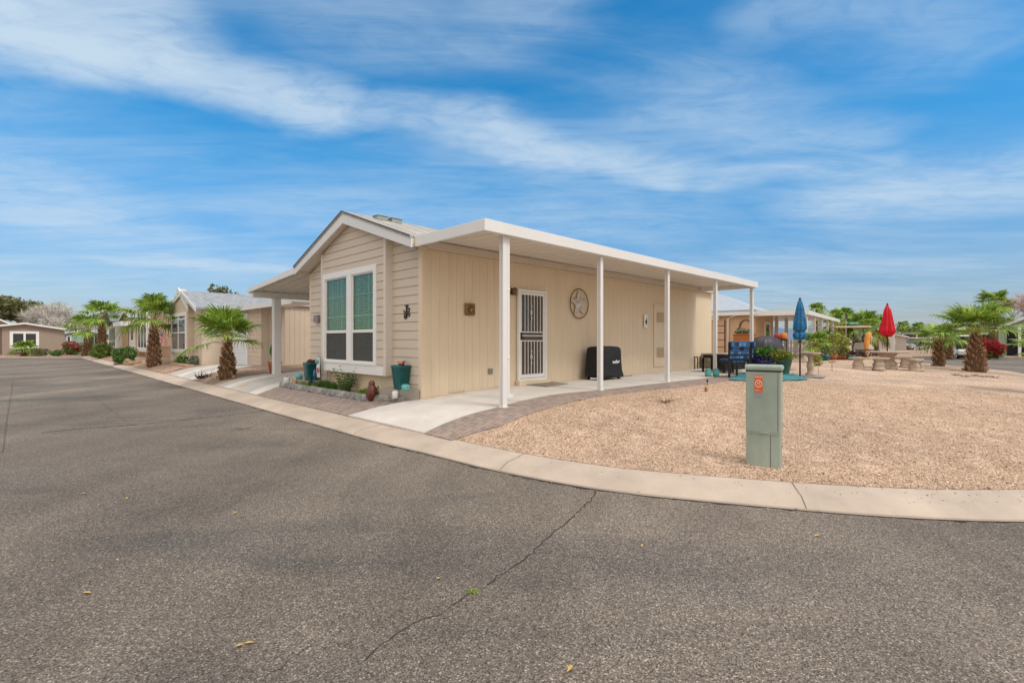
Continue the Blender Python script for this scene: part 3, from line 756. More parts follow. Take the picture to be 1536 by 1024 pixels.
# window: two double-hung units
win = MB()
def wbox(b0, b1, z0, z1, o0, o1): win.box(BA - o1, BA - o0, b0, b1, z0, z1)
wbox(WB0, WB0 + .115, WZ0 - .02, WZ1, -0.03, .045); wbox(WB1 - .11, WB1, WZ0 - .02, WZ1, -0.03, .045)
wbox(WB0 + .115, WB1 - .11, WZ1 - .13, WZ1, -0.03, .045)
wbox(WB0 + .115, WB1 - .11, WZ0 - .02, WZ0 + .035, -0.03, .05)
MB0, MB1 = 10.02, 10.24
wbox(MB0, MB1, WZ0 + .035, WZ1 - .13, -0.03, .043)
wo = win.build('window', M['white'], house, bevel=0.004)
for (b0, b1) in ((WB0 + .115, MB0), (MB1, WB1 - .11)):
    zr = 1.69
    c = MB(); x0 = BA - 0.022; x1 = BA + 0.02
    c.box(x0, x1, b0, b1, zr - .03, zr + .03)
    for bb in ((b0, b0 + .03), (b1 - .03, b1)): c.box(x0 + .004, x1, bb[0], bb[1], WZ0 + .035, WZ1 - .13)
    c.box(x0 + .004, x1, b0 + .03, b1 - .03, WZ0 + .035, WZ0 + .06); c.box(x0 + .004, x1, b0 + .03, b1 - .03, WZ1 - .155, WZ1 - .13)
    c.build('sash', M['white'], wo, bevel=0.002)
    c = MB(); c.box(BA + 0.004, BA + 0.007, b0 + .03, b1 - .03, zr + .03, WZ1 - .155); tag(c.build('pane', M['greenglass'], wo), 'green tinted upper pane')
    c = MB(); c.box(BA - 0.012, BA - 0.010, b0 + .03, b1 - .03, WZ0 + .06, zr - .03); tag(c.build('insect_screen', M['screen'], wo), 'dark mesh screen over lower pane')
    c = MB(); z = WZ0 + 0.07
    while z < WZ1 - .16:
        c._add([(BA + .022, b0 + .035, z + .004), (BA + .022, b1 - .035, z + .004), (BA + .050, b1 - .035, z + .026), (BA + .050, b0 + .035, z + .026),
                (BA + .022, b0 + .035, z + .007), (BA + .022, b1 - .035, z + .007), (BA + .050, b1 - .035, z + .029), (BA + .050, b0 + .035, z + .029)],
               [(0, 1, 2, 3), (7, 6, 5, 4), (0, 4, 5, 1), (3, 2, 6, 7)])
        z += 0.046
    for k in range(1, 4): bb = b0 + (b1 - b0) * k / 4; c.box(BA + .018, BA + .020, bb - .004, bb + .004, WZ0 + .06, WZ1 - .16)
    c.build('blind', M['blind'], wo)
    # muntin bars in the upper sash
    c = MB()
    bb = b0 + 0.30 * (b1 - b0); c.box(BA + .008, BA + .016, bb - .007, bb + .007, zr + .03, WZ1 - .155)
    for zz_ in (zr + .33, zr + .78): c.box(BA + .008, BA + .016, b0 + .03, b1 - .03, zz_ - .007, zz_ + .007)
    c.build('muntin', M['white'], wo)
c = MB(); c.box(BA + .085, BA + .1, WB0 + .05, WB1 - .05, WZ0, WZ1); c.build('dark_backing', M['dark'], wo)  # near-black panel stands in for the dim room behind the blinds
# gable roof
RT = 4.28; RS = (4.28 - 3.365) / 2.63
AF = 4.93; AE = 18.25
BE0, BE1 = 7.47, 12.73
def roof_top(b): return RT - abs(b - RB) * RS
c = MB(); th = 0.05
pts = [(AF - 0.02, BE0, roof_top(BE0)), (AF - 0.02, RB, RT), (AF - 0.02, BE1, roof_top(BE1)), (AF - 0.02, BE1, roof_top(BE1) - th), (AF - 0.02, RB, RT - th), (AF - 0.02, BE0, roof_top(BE0) - th)]
c.prism(pts, (AE - AF + 0.04, 0, 0))
roof = c.build('roof', M['roof'], house)
# seams of the roof sheets
c = MB()
for a in np.arange(AF + 0.3, AE, 0.62):
    for s in (-1, 1):
        e = BE0 if s < 0 else BE1
        c._add([(a, RB, RT + .0), (a + .03, RB, RT + .0), (a + .03, e, roof_top(e)), (a, e, roof_top(e)), (a, RB, RT + .012), (a + .03, RB, RT + .012), (a + .03, e, roof_top(e) + .012), (a, e, roof_top(e) + .012)],
               [(4, 5, 6, 7), (0, 4, 7, 3), (1, 2, 6, 5), (3, 7, 6, 2)])
c.build('roof_ribs', mat('rib', (0.5, 0.49, 0.47), 0.6), roof)
# rake fascia + soffit
c = MB(); fh = 0.21
for s, e in ((-1, BE0), (1, BE1)):
    t0 = RT - th - .004; te = roof_top(e) - th - .004
    vs = [(AF, RB, t0), (AF, e, te), (AF, e, te - fh + .05), (AF, RB, t0 - fh)]
    c.prism(vs, (0.03, 0, 0))
c.build('rake_fascia', M['alum'], house)
c = MB()
for s, e in ((-1, BE0), (1, BE1)):
    t0 = RT - th - fh + .02; te = roof_top(e) - th - fh + .07
    c.prism([(AF + .03, RB, t0), (AF + .03, e, te), (AF + .03, e, te + .02), (AF + .03, RB, t0 + .02)], (A0 - AF - .0, 0, 0))
c.build('soffit', M['trim'], house)
# lower chords: thin dark drip edge line
c = MB()
for s, e in ((-1, BE0), (1, BE1)):
    c.prism([(AF - .03, RB, RT + .006), (AF - .03, e, roof_top(e) + .006), (AF - .03, e, roof_top(e) - .018), (AF - .03, RB, RT - .018)], (0.012, 0, 0))
c.build('drip_edge', mat('drip_metal', (0.10, 0.09, 0.08), 0.5), roof)
# roof vent low on the slope
c = MB(); vb = 9.72; va = 5.50
for k in range(2):
    a_ = va + k * 0.36; zt = roof_top(vb)
    c.box(a_, a_ + .26, vb - .10, vb + .10, zt - .03, zt + .06)
    c.box(a_ - .02, a_ + .28, vb - .12, vb + .12, zt + .06, zt + .075)
tag(c.build('roof_vent', mat('vent_metal', (0.33, 0.36, 0.35), 0.4, metal=0.5), roof, bevel=0.008))
# eave fascia along the side wall
c = MB(); c.box(AF + .03, A1 + .2, BE0 + .0, BE0 + .04, ZW + .005, ZW + 0.13); c.box(AF + .04, A1 + .2, BE0 + .04, B0, ZW + 0.004, ZW + 0.02)
c.build('eave_fascia', M['siding'], house)
c = MB(); c.box(AF + .03, A1 + .2, BE1 - .04, BE1, ZW - .02, ZW + 0.12); c.box(AF + .04, A1 + .2, B1, BE1 - .04, ZW - .01, ZW + .02); c.build('eave_fascia', M['siding'], house)

# patio cover: pan roof, fascia gutter, posts
pc = MB(); PB = 5.59; PA0, PA1 = 5.005, 16.72
zf0, zf1 = 3.17, 3.353
pc.box(PA0, PA1, PB, PB + .06, zf0, zf1)                       # outer gutter face
pc.box(PA0, PA0 + .05, PB + .06, BE0 - .003, zf0 + .0, zf1)    # front end
pc.box(PA1 - .05, PA1, PB + .06, BE0 - .003, zf0 + .0, zf1)    # far end
pc.box(PA0 + .05, PA1 - .05, PB + .06, PB + .14, zf0 + .01, zf0 + .07)
cover = pc.build('patio_cover', M['alum'], house, bevel=0.006)
c = MB(); c.prism([(PA0 + .05, PB + .06, 3.262), (PA0 + .05, BE0, 3.345), (PA0 + .05, BE0, 3.375), (PA0 + .05, PB + .06, 3.292)], (PA1 - PA0 - .1, 0, 0))
c.build('pan_ceiling', M['ceil'], cover)
c = MB(); a = PA0 + .30
while a < PA1 - .1:
    c.prism([(a, PB + .14, 3.258), (a, BE0 - .002, 3.341), (a, BE0 - .002, 3.347), (a, PB + .14, 3.268)], (0.012, 0, 0)); a += 0.305
c.build('pan_seams', M['ceil'], cover)
for k, a in enumerate((5.53, 8.22, 10.99, 13.76, 16.55)):
    z0 = G(*W(a, 5.73).xy) + .02
    c = MB(); w = .045
    c.box(a - w, a + w, 5.73 - w, 5.73 - w + .03, z0, 3.235); c.box(a - w, a + w, 5.73 + w - .03, 5.73 + w, z0, 3.235); c.box(a - .03, a + .03, 5.73 - w + .03, 5.73 + w - .03, z0, 3.235)
    c.box(a - .06, a + .06, 5.73 - .06, 5.73 + .06, z0 - .01, z0 + .012)
    c.box(a - w - .004, a + w + .004, 5.73 - w - .004, 5.73 + w + .004, 3.13, 3.236)
    c.build('post', M['alum'], cover, bevel=0.003)
z0 = G(*W(5.65, 5.73).xy) + .02
c = MB(); c.box(5.53 + .052, 5.53 + .112, 5.69, 5.76, z0 + .12, 3.20); c.box(5.53 + .052, 5.53 + .20, 5.695, 5.755, z0 + .12, z0 + .18)
for zz_ in (1.2, 2.3): c.box(5.53 + .044, 5.53 + .116, 5.684, 5.766, zz_, zz_ + .035)
dsp = c.build('downspout', M['alum'], cover, bevel=0.006)

# carport on the left side
cp = MB(); CB0, CB1 = BE1 + .004, 16.4; CA0, CA1 = 4.95, 12.4
def cz(b): return 3.36 - (b - CB0) * (3.36 - 3.075) / (CB1 - CB0)
cp.prism([(CA0, CB0, cz(CB0) - .17), (CA0, CB0, cz(CB0)), (CA0, CB1, cz(CB1)), (CA0, CB1, cz(CB1) - .13)], (0.04, 0, 0))
cp.box(CA0 + .04, CA1, CB1 - .05, CB1, cz(CB1) - .14, cz(CB1) + .004)
cp.prism([(CA1, CB0, cz(CB0) - .17), (CA1, CB0, cz(CB0)), (CA1, CB1 - .05, cz(CB1)), (CA1, CB1 - .05, cz(CB1) - .13)], (0.04, 0, 0))
car = cp.build('carport', M['alum'], house, bevel=0.005)
c = MB(); c.prism([(CA0 + .04, CB0, cz(CB0) - .10), (CA0 + .04, CB1 - .05, cz(CB1) - .08), (CA0 + .04, CB1 - .05, cz(CB1) - .05), (CA0 + .04, CB0, cz(CB0) - .07)], (CA1 - CA0 - .04, 0, 0)); c.build('pan_ceiling', M['ceil'], car)
c = MB(); a = CA0 + .2
while a < CA1 - .1:
    c.prism([(a, CB0, cz(CB0) - .14), (a, CB1 - .3, cz(CB1 - .3) - .12), (a, CB1 - .3, cz(CB1 - .3) - .075), (a, CB0, cz(CB0) - .095)], (0.02, 0, 0)); a += 0.305
c.build('pan_seams', M['ceil'], car)
c = MB(); c.box(CA0 + .06, CA1 - .1, 16.1, 16.24, 2.80, 2.965); c.build('beam', M['alum'], car, bevel=0.004)
for a in (5.72, 9.0, 12.0):
    c = MB(); z0 = G(*W(a, 16.17).xy); c.box(a - .105, a + .105, 16.065, 16.275, z0, 2.80); c.box(a - .112, a + .112, 16.058, 16.282, z0, z0 + .06); c.build('post', M['alum'], car, bevel=0.008)

# security door
da0, _ = on_b(774.5, 500, B0); da1, _ = on_b(817, 500, B0); dz0 = 0.60; dz1 = on_b(776, 433.5, B0)[1]
o = B0 - .012
c = MB(); t = .055
c.box(da0, da0 + t, o - .06, o, dz0, dz1); c.box(da1 - t, da1, o - .06, o, dz0, dz1); c.box(da0 + t, da1 - t, o - .06, o, dz1 - t, dz1); c.box(da0 + t, da1 - t, o - .06, o, dz0, dz0 + .04)
ds = c.build('security_door', M['white'], house, bevel=0.004)
c = MB(); i0, i1, j0, j1 = da0 + t + .005, da1 - t - .005, dz0 + .05, dz1 - t - .005; f = .055; oo = o - .045
c.box(i0, i0 + f, oo, oo + .035, j0, j1); c.box(i1 - f, i1, oo, oo + .035, j0, j1); c.box(i0 + f, i1 - f, oo, oo + .035, j1 - f, j1); c.box(i0 + f, i1 - f, oo, oo + .035, j0, j0 + f + .03)
zm0, zm1 = on_b(795, 511, B0)[1], on_b(795, 497.5, B0)[1]
for zz_ in (zm0 - .01, (zm0 + zm1) / 2, zm1 - .02): c.box(i0 + f, i1 - f, oo, oo + .03, zz_, zz_ + .022)
c.build('door_frame', M['white'], ds, bevel=0.003)
c = MB(); nb = 6
for k in range(1, nb + 1):
    x = i0 + f + (i1 - i0 - 2 * f) * k / (nb + 1)
    for z_a, z_b in ((j0 + f, zm0), (zm1, j1 - f)): c.box(x - .007, x + .007, oo - .004, oo + .010, z_a, z_b)
xm = i0 + f + (i1 - i0 - 2 * f) * 3 / 7
for zc_ in ((j0 + zm0) / 2 + .05, (zm1 + j1) / 2):
    for s in (-1, 1):
        c.tube([(xm, oo - .006, zc_ + .07), (xm + s * .03, oo - .006, zc_), (xm, oo - .006, zc_ - .07)], .006, 5)
        c.tube([(xm + s * .004, oo - .008, zc_ + .17), (xm + s * .018, oo - .008, zc_ + .13), (xm, oo - .008, zc_ + .09)], .005, 5)
        c.tube([(xm + s * .004, oo - .008, zc_ - .17), (xm + s * .018, oo - .008, zc_ - .13), (xm, oo - .008, zc_ - .09)], .005, 5)
c.build('bars', M['white'], ds)
c = MB(); c.box(i0 + .03, i1 - .03, oo + .020, oo + .024, j0, j1); c.build('mesh_screen', mat('mesh', (0.10, 0.075, 0.055), 0.5, 0.15, 4.0), ds)
c = MB(); c.box(i0 + f + .01, i0 + (i1 - i0) * .60, oo + .014, oo + .019, zm1 + .0, j1 - f - .13); tag(c.build('door_glass', M['glassdark'], ds))
c = MB(); c.box(i0 + .012, i0 + .05, oo - .012, oo + .0, zm0 + .02, zm1 - .02); c.tube([(i0 + .03, oo - .01, zm0 + .08), (i0 + .03, oo - .05, zm0 + .08), (i0 + .09, oo - .055, zm0 + .08)], .009, 8); c.tube([(i0 + .03, oo - .012, zm1 - .05), (i0 + .03, oo - .03, zm1 - .05)], .018, 10)
c.build('handle', M['blackmetal'], ds)
c = MB(); c.box(da0 - .04, da1 + .04, B0 - .14, B0 - .013, dz0 - .1, dz0 - .0); c.build('threshold', M['sidewall'], ds, bevel=.004)
# small porch light left of the door
la, lz = on_b(767.5, 437, B0)
c = MB(); c.box(la - .05, la + .05, B0 - .03, B0, lz - .07, lz + .07); c.lathe([(.03, 0), (.055, .02), (.055, .14), (.02, .17)], (la, B0 - .09, lz - .09), 10); c.box(la - .012, la + .012, B0 - .09, B0 - .03, lz + .02, lz + .04)
c.build('porch_light', mat('bronze', (0.20, 0.13, 0.07), 0.4, metal=.6), house)
# outlet cover
oa, oz = on_b(735, 556.5, B0)
c = MB(); c.box(oa - .06, oa + .06, B0 - .03, B0, oz - .055, oz + .055); c.box(oa - .04, oa - .005, B0 - .045, B0 - .03, oz - .04, oz + .04); c.box(oa + .005, oa + .04, B0 - .045, B0 - .03, oz - .04, oz + .04)
c.build('outlet_cover', mat('grey_plastic', (0.28, 0.25, 0.22), 0.5), house, bevel=.005)
# utility access door further along
aa0, az1 = on_b(980, 455.5, B0); aa1 = aa0 + 0.78; az0 = on_b(980, 550, B0)[1]
c = MB(); t = .06
c.box(aa0, aa0 + t, B0 - .03, B0, az0, az1); c.box(aa1 - t, aa1, B0 - .03, B0, az0, az1); c.box(aa0 + t, aa1 - t, B0 - .03, B0, az1 - t, az1); c.box(aa0 + t, aa1 - t, B0 - .03, B0, az0, az0 + t)
ad = c.build('access_door', M['sidewall'], house, bevel=.004)
c = MB(); c.box(aa0 + t + .005, aa1 - t - .005, B0 - .022, B0, az0 + t + .005, az1 - t - .005); c.build('door_leaf', M['sidewall'], ad)
for zc_ in (az1 - .42, az0 + .42):
    c = MB()
    for k in range(9): c.box(aa0 + .17, aa1 - .17, B0 - .034, B0 - .022, zc_ - .14 + k * .035, zc_ - .12 + k * .035)
    c.build('louvre', mat('louvre_paint', (0.50, 0.37, 0.25), .7), ad)
# electric box on the front wall, left
eb, ez = on_a(478.5, 478, A0)
c = MB(); c.box(A0 - .09, A0 - .02, eb - .12, eb + .12, ez - .09, ez + .09); c.build('electric_box', mat('box_grey', (0.26, 0.23, 0.21), .5), house, bevel=.008)
# ------------------------------------------------------------------ plants
M['frond'] = mat('palm_frond', (0.13, 0.235, 0.028), 0.42, 0.3, 2.5, island=0.45, transl=0.30, col2=(0.27, 0.40, 0.06))
M['frond_dry'] = mat('dry_frond', (0.34, 0.27, 0.12), 0.7, 0.3, 3.0, island=0.3, transl=0.15)
M['stalk'] = mat('palm_stalk', (0.30, 0.30, 0.08), 0.5, 0.2, 4.0)
M['boot'] = mat('palm_boot', (0.17, 0.09, 0.045), 0.85, 0.45, 6.0, island=0.6, col2=(0.44, 0.28, 0.16))
M['trunk'] = mat('palm_trunk', (0.12, 0.065, 0.035), 0.95, 0.4, 8.0, 0.6, 30)
M['bark'] = mat('grey_bark', (0.22, 0.18, 0.15), 0.95, 0.3, 6.0)
M['palebark'] = mat('pale_bark', (0.50, 0.44, 0.40), 0.95, 0.2, 6.0)
M['leaf'] = mat('bush_leaf', (0.055, 0.14, 0.02), 0.5, 0.3, 3.0, island=0.4, transl=0.2, col2=(0.09, 0.19, 0.03))
M['leaf_olive'] = mat('olive_leaf', (0.11, 0.12, 0.045), 0.6, 0.3, 1.0, island=0.35, transl=0.2, col2=(0.19, 0.19, 0.075))
M['leaf_lime'] = mat('lime_leaf', (0.22, 0.26, 0.04), 0.5, 0.25, 5.0, island=0.3, transl=0.2, col2=(0.33, 0.36, 0.06))
M['leaf_grey'] = mat('silver_leaf', (0.16, 0.20, 0.13), 0.6, 0.25, 5.0, island=0.3)
M['red'] = mat('red_bract', (0.45, 0.012, 0.03), 0.5, 0.2, 5.0, island=0.35, transl=0.2)
M['twig'] = mat('pale_twig_tip', (0.50, 0.48, 0.43), 0.8, 0.15, 5.0, island=0.25)
M['pinktwig'] = mat('pink_twig_tip', (0.50, 0.33, 0.27), 0.8, 0.15, 5.0, island=0.25)

def fan_leaf(c, hub, d, up, R, q, nseg=22, spread=115, droop=0.3, mi=0):
    """a costapalmate fan: narrow folded segments out of a hub; d points along the stalk"""
    s = d.cross(up); s = s.normalized() if s.length > 1e-3 else Vector((1, 0, 0))
    nrm = s.cross(d).normalized()
    c.cur = mi
    dt = 2 * math.radians(spread) / nseg
    for k in range(nseg):
        th = -math.radians(spread) + dt * (k + 0.5) + q.uniform(-.04, .04)
        L_ = R * (0.78 + 0.22 * math.cos(th)) * q.uniform(0.86, 1.06)
        dr = d * math.cos(th) + s * math.sin(th)
        sd_ = (-d * math.sin(th) + s * math.cos(th))
        cup = nrm * (0.16 * abs(math.sin(th)) * L_)
        w0 = R * 0.02; w1 = L_ * 0.58 * dt * 0.50; 
        p0 = hub + dr * (0.06 * R)
        p1 = hub + dr * (0.58 * L_) + cup * 0.5 + Vector((0, 0, -droop * 0.22 * L_))
        p2 = hub + dr * (0.82 * L_) + cup * 0.7 + Vector((0, 0, -droop * (0.45 + q.random() * .2) * L_))
        p3 = hub + dr * (0.95 * L_) + cup * 0.6 + Vector((0, 0, -droop * (0.85 + q.random() * .5) * L_))
        f = nrm * (w1 * 0.45)
        vs = [p0 - sd_ * w0, p0 + sd_ * w0, p1 - sd_ * w1, p1 + f, p1 + sd_ * w1, p2 - sd_ * w1 * .38, p2 + f * .4, p2 + sd_ * w1 * .38, p3]
        c._add(vs, [(0, 1, 3), (0, 3, 2), (1, 4, 3), (2, 3, 6, 5), (3, 4, 7, 6), (5, 6, 8), (6, 7, 8)])
def palm(label, loc, h, r0, r1, R, nleaf, seed, group=None, boots=True, nseg=22, elev=(78, -32), droop=0.35, stalk=0.62, dry=3, lean=(0, 0), name='fan_palm', mid=None):
    q = random.Random(seed)
    root = thing(name, label, 'palm tree', loc, q.uniform(0, 6.28), group)
    root.rotation_euler = (0, 0, 0)
    c = MB('L'); n = 9
    path = []; rad = []
    for i in range(n + 1):
        t = i / n; path.append((lean[0] * t * t, lean[1] * t * t, h * t - 0.04))
        e = mid if mid is not None else 0.86
        rad.append(r0 * (1 - t) ** 0.9 * 1.0 + r1 * (1 - (1 - t) ** 0.9) if mid is None else (r0 + (mid - r0) * (t / .5) if t < .5 else mid + (r1 - mid) * ((t - .5) / .5)))
    c.cur = 0
    c.tube(path, [x * .86 for x in rad], 12)
    if boots:
        nb = min(110, int(h / 0.026))
        for i in range(nb):
            t = (i + q.random() * .6) / nb; per = 5 if r0 > .15 else 3
            for j in range(per):
                an = i * 2.399 + j * 2 * math.pi / per + q.uniform(-.2, .2)
                k = t * n; i0_ = min(n - 1, int(k)); fr = k - i0_
                cx_ = path[i0_][0] * (1 - fr) + path[i0_ + 1][0] * fr; cy_ = path[i0_][1] * (1 - fr) + path[i0_ + 1][1] * fr
                rr = rad[i0_] * (1 - fr) + rad[i0_ + 1] * fr
                o_ = Vector((math.cos(an), math.sin(an), 0)); s_ = Vector((-math.sin(an), math.cos(an), 0))
                L_ = q.uniform(.05, .12) * (0.7 + rr * 1.2); w_ = q.uniform(.012, .026) * (0.7 + rr * 1.6)
                p = Vector((cx_, cy_, h * t - .03)) + o_ * rr * .72
                tip = p + o_ * q.uniform(.05, .14) * (.45 + rr * 1.5) + Vector((0, 0, L_)) + s_ * q.uniform(-.03, .03)
                c.cur = 1
                c._add([p - s_ * w_, p + s_ * w_, p + o_ * .035 + Vector((0, 0, -.01)), tip - s_ * w_ * .55, tip + s_ * w_ * .55, tip + o_ * .02 - Vector((0, 0, .03))],
                       [(0, 2, 5, 3), (2, 1, 4, 5), (0, 3, 4, 1), (3, 5, 4)])
    c.build('trunk', [M['trunk'], M['boot']], root)
    c = MB('L'); top = Vector((lean[0], lean[1], h - .05))
    for i in range(nleaf):
        t = (i + .5) / nleaf
        an = i * 2.39996 + q.uniform(-.25, .25)
        el = math.radians(elev[0] + (elev[1] - elev[0]) * t ** 1.4 + q.uniform(-7, 7))
        sl = R * stalk * q.uniform(.85, 1.15) * (0.98 + .12 * t)
        d0 = Vector((math.cos(an) * math.cos(el), math.sin(an) * math.cos(el), math.sin(el)))
        isdry = i >= nleaf - dry
        el2 = el - math.radians(8 + 12 * t + (30 if isdry else 0))
        d1 = Vector((math.cos(an) * math.cos(el2), math.sin(an) * math.cos(el2), math.sin(el2)))
        pm = top + d0 * sl * .55; hub = pm + d1 * sl * .45
        c.cur = 1 if not isdry else 2
        c.tube([top + d0 * .02, pm, hub], [.022 + R * .010, .014 + R * .005, .010], 4, cap=False)
        up = Vector((0, 0, 1)) if el2 < 1.2 else Vector((math.cos(an), math.sin(an), 0)) * -1
        fan_leaf(c, hub, d1, up, R * q.uniform(.88, 1.1), q, nseg, 112, droop * (1 + .5 * t + (1.0 if isdry else 0)), 2 if isdry else 0)
    c.solid = False
    c.build('crown', [M['frond'], M['stalk'], M['frond_dry']], root)
    return root

def leaves(c, ctr, r, n, size, q, shell=0.55, lump=0.25, flat=0.0, mi=0, long=1.6):
    o = [q.uniform(0, 6) for _ in range(6)]
    c.cur = mi
    for _ in range(n):
        z = q.uniform(-1, 1); ph = q.uniform(0, 6.283); s = math.sqrt(1 - z * z)
        d = Vector((s * math.cos(ph), s * math.sin(ph), z))
        k = 1 + lump * (math.sin(3.1 * d.x + o[0]) * math.cos(2.7 * d.y + o[1]) + .7 * math.sin(4.3 * d.z + o[2] + 2 * d.y))
        k *= (shell + (1 - shell) * q.random() ** .45)
        p = Vector((ctr[0] + d.x * r[0] * k, ctr[1] + d.y * r[1] * k, ctr[2] + d.z * r[2] * k))
        u_ = Vector((q.gauss(0, 1), q.gauss(0, 1), q.gauss(0, 1) * (1 - flat))).normalized(); w_ = u_.cross(Vector((q.gauss(0, 1), q.gauss(0, 1), q.gauss(0, 1)))).normalized()
        L_ = size * q.uniform(.6, 1.3); wd = L_ / long * .5
        c._add([p - u_ * L_ * .5, p + w_ * wd, p + u_ * L_ * .5, p - w_ * wd], [(0, 1, 2, 3)])
def bush(name, label, loc, r, n, size, ms, seed, cat='bush', group=None, flowers=None, shell=0.5, stems=True, lump=.25, long=1.6):
    q = random.Random(seed); root = thing(name, label, cat, loc, 0, group)
    c = MB('L'); leaves(c, (0, 0, r[2] * .96), r, n, size, q, shell, lump, long=long); c.solid = False
    # inner lower skirt so that the bush meets the ground
    leaves(c, (0, 0, r[2] * .45), (r[0] * .72, r[1] * .72, r[2] * .45), n // 4, size, q, shell, .1, long=long)
    c.build('foliage', ms, root)
    if stems:
        c = MB('L')
        for k in range(7):
            an = k * 2.4; c.tube([(0, 0, -.02), (math.cos(an) * r[0] * .3, math.sin(an) * r[1] * .3, r[2] * .7), (math.cos(an) * r[0] * .65, math.sin(an) * r[1] * .65, r[2] * 1.3)], [.02 + r[2] * .02, .014, .006], 5)
        c.build('stems', M['bark'], root)
    if flowers:
        c = MB('L'); q2 = random.Random(seed + 9)
        leaves(c, (0, 0, r[2] * 1.12), (r[0] * 1.02, r[1] * 1.02, r[2] * .98), flowers[1], size * .9, q2, .85, lump, long=1.2); c.solid = False
        c.build('flowers', flowers[0], root)
    return root

def grow(c, p, d, L_, r, depth, q, tips, up=0.1, split=3, spread=.55, n=5, shrink=.72):
    mid = p + d * L_ * .5 + Vector((q.uniform(-1, 1), q.uniform(-1, 1), q.uniform(-.5, .5))) * L_ * .07
    e = p + d * L_
    c.tube([p, mid, e], [r, r * .85, r * .68], n, cap=False)
    if depth == 0: tips.append((e, d)); return
    for k in range(split if depth > 1 else 2 + (q.random() < .6)):
        nd = (d + Vector((q.gauss(0, 1), q.gauss(0, 1), q.gauss(0, .7))) * spread + Vector((0, 0, up))).normalized()
        grow(c, e if k else mid.lerp(e, .8), nd, L_ * q.uniform(shrink - .12, shrink + .1), r * .62, depth - 1, q, tips, up, split, spread, max(3, n - 1), shrink)
def tree(name, label, loc, h, seed, leafm, leaf_n, leaf_s, bark, depth=4, blob=1.0, group=None, trunkh=.3, cat='tree', split=3, twig=False):
    q = random.Random(seed); root = thing(name, label, cat, loc, 0, group)
    c = MB('L'); tips = []
    th = h * trunkh
    c.tube([(0, 0, -.1), (q.uniform(-.1, .1), 0, th * .5), (q.uniform(-.2, .2), 0, th)], [h * .03, h * .026, h * .024], 8)
    for k in range(4):
        an = k * 1.7 + q.random()
        grow(c, Vector((0, 0, th * .9)), Vector((math.cos(an) * .55, math.sin(an) * .55, .75)).normalized(), h * .23, h * .016, depth - 1, q, tips, .12, split, .5)
    c.build('trunk', bark, root)
    c = MB('L')
    for (e, d) in tips:
        if twig:
            for k in range(leaf_n):
                dd = (d + Vector((q.gauss(0, 1), q.gauss(0, 1), q.gauss(0, .8))) * .8).normalized(); L_ = leaf_s * q.uniform(.5, 1.3)
                s_ = dd.orthogonal().normalized() * leaf_s * .035
                c._add([e - s_, e + s_, e + dd * L_], [(0, 1, 2)])
                c._add([e + dd * L_ * .4 - s_, e + dd * L_ * .4 + s_, e + dd * L_ * .4 + (dd + Vector((q.gauss(0, 1), q.gauss(0, 1), q.gauss(0, 1))) * .7) * L_ * .5], [(0, 1, 2)])
        else:
            leaves(c, e, (blob, blob, blob * .7), leaf_n, leaf_s, q, .3, .2)
    c.solid = False
    c.build('crown', leafm, root)
    return root
def tuft(c, p, n, L_, q, w=.004, spread=.5, mi=0):
    c.cur = mi
    for _ in range(n):
        an = q.uniform(0, 6.28); sp_ = q.random() * spread; l = L_ * q.uniform(.5, 1.1)
        d = Vector((math.cos(an) * sp_, math.sin(an) * sp_, 1)).normalized(); s_ = Vector((-math.sin(an), math.cos(an), 0)) * w
        b = Vector(p) + Vector((math.cos(an), math.sin(an), 0)) * q.random() * L_ * .12
        m_ = b + d * l * .6; e = b + d * l + Vector((math.cos(an), math.sin(an), -.5)) * sp_ * l * .45
        c._add([b - s_, b + s_, m_ + s_ * .8, m_ - s_ * .8, e], [(0, 1, 2, 3), (3, 2, 4)])

# ---- palms: position from the ground they stand on
def gp(px, Y, z=None):
    X = (px - CX) / F * Y
    return Vector((X, Y, G(X, Y) if z is None else z))
PG = 'fan palms of the street'
p1 = U(341, 567)
palm('young fan palm with shaggy brown trunk between the two driveways', p1, 1.18, .27, .08, .96, 13, 11, nseg=34, elev=(88, 6), mid=.20, droop=.26, stalk=.62, dry=0)
p2 = U(231, 549)
palm('tall fan palm with thick brown trunk in front of the flag', p2, 2.15, .31, .11, 1.1, 13, 23, nseg=32, elev=(86, -6), mid=.25, droop=.42, stalk=.72, dry=0)
palm('fan palm rising behind the green hedge ball on the left street', gp(153, 38.5), 2.95, .36, .15, 1.2, 12, 31, nseg=20, mid=.30, elev=(74, -8), droop=.4, stalk=.8, dry=0)
palm('short fan palm with reddish trunk at the far end of the left street', gp(132, 43.5), 2.15, .50, .17, 1.3, 12, 32, nseg=20, mid=.34, elev=(72, -5), droop=.4, stalk=.8, dry=0)
p5 = U(1463, 557)
palm('big fan palm with very thick trunk on the gravel nearest the right edge road', p5, 1.55, .40, .12, 1.06, 17, 41, nseg=34, elev=(74, 12), mid=.30, droop=.26, stalk=.72, dry=0)
p6 = U(1408, 549)
palm('smaller fan palm with brown trunk to the left of the thick one on the gravel', p6, 1.22, .26, .14, .84, 12, 42, nseg=28, elev=(70, 2), mid=.22, droop=.42, stalk=.65, dry=0)
palm('tall fan palm with bare grey trunk in front of the green house across the road', gp(1490, 40, .08), 4.3, .42, .30, 1.05, 18, 43, nseg=20, elev=(70, -18), droop=.35, boots=False, mid=.33, stalk=.7, dry=0)
palm('fan palm at the very right edge whose lowest fronds reach into view', gp(1572, 12.2), 1.05, .26, .15, .58, 13, 44, nseg=24, elev=(75, 3), droop=.15, stalk=.6, dry=0)
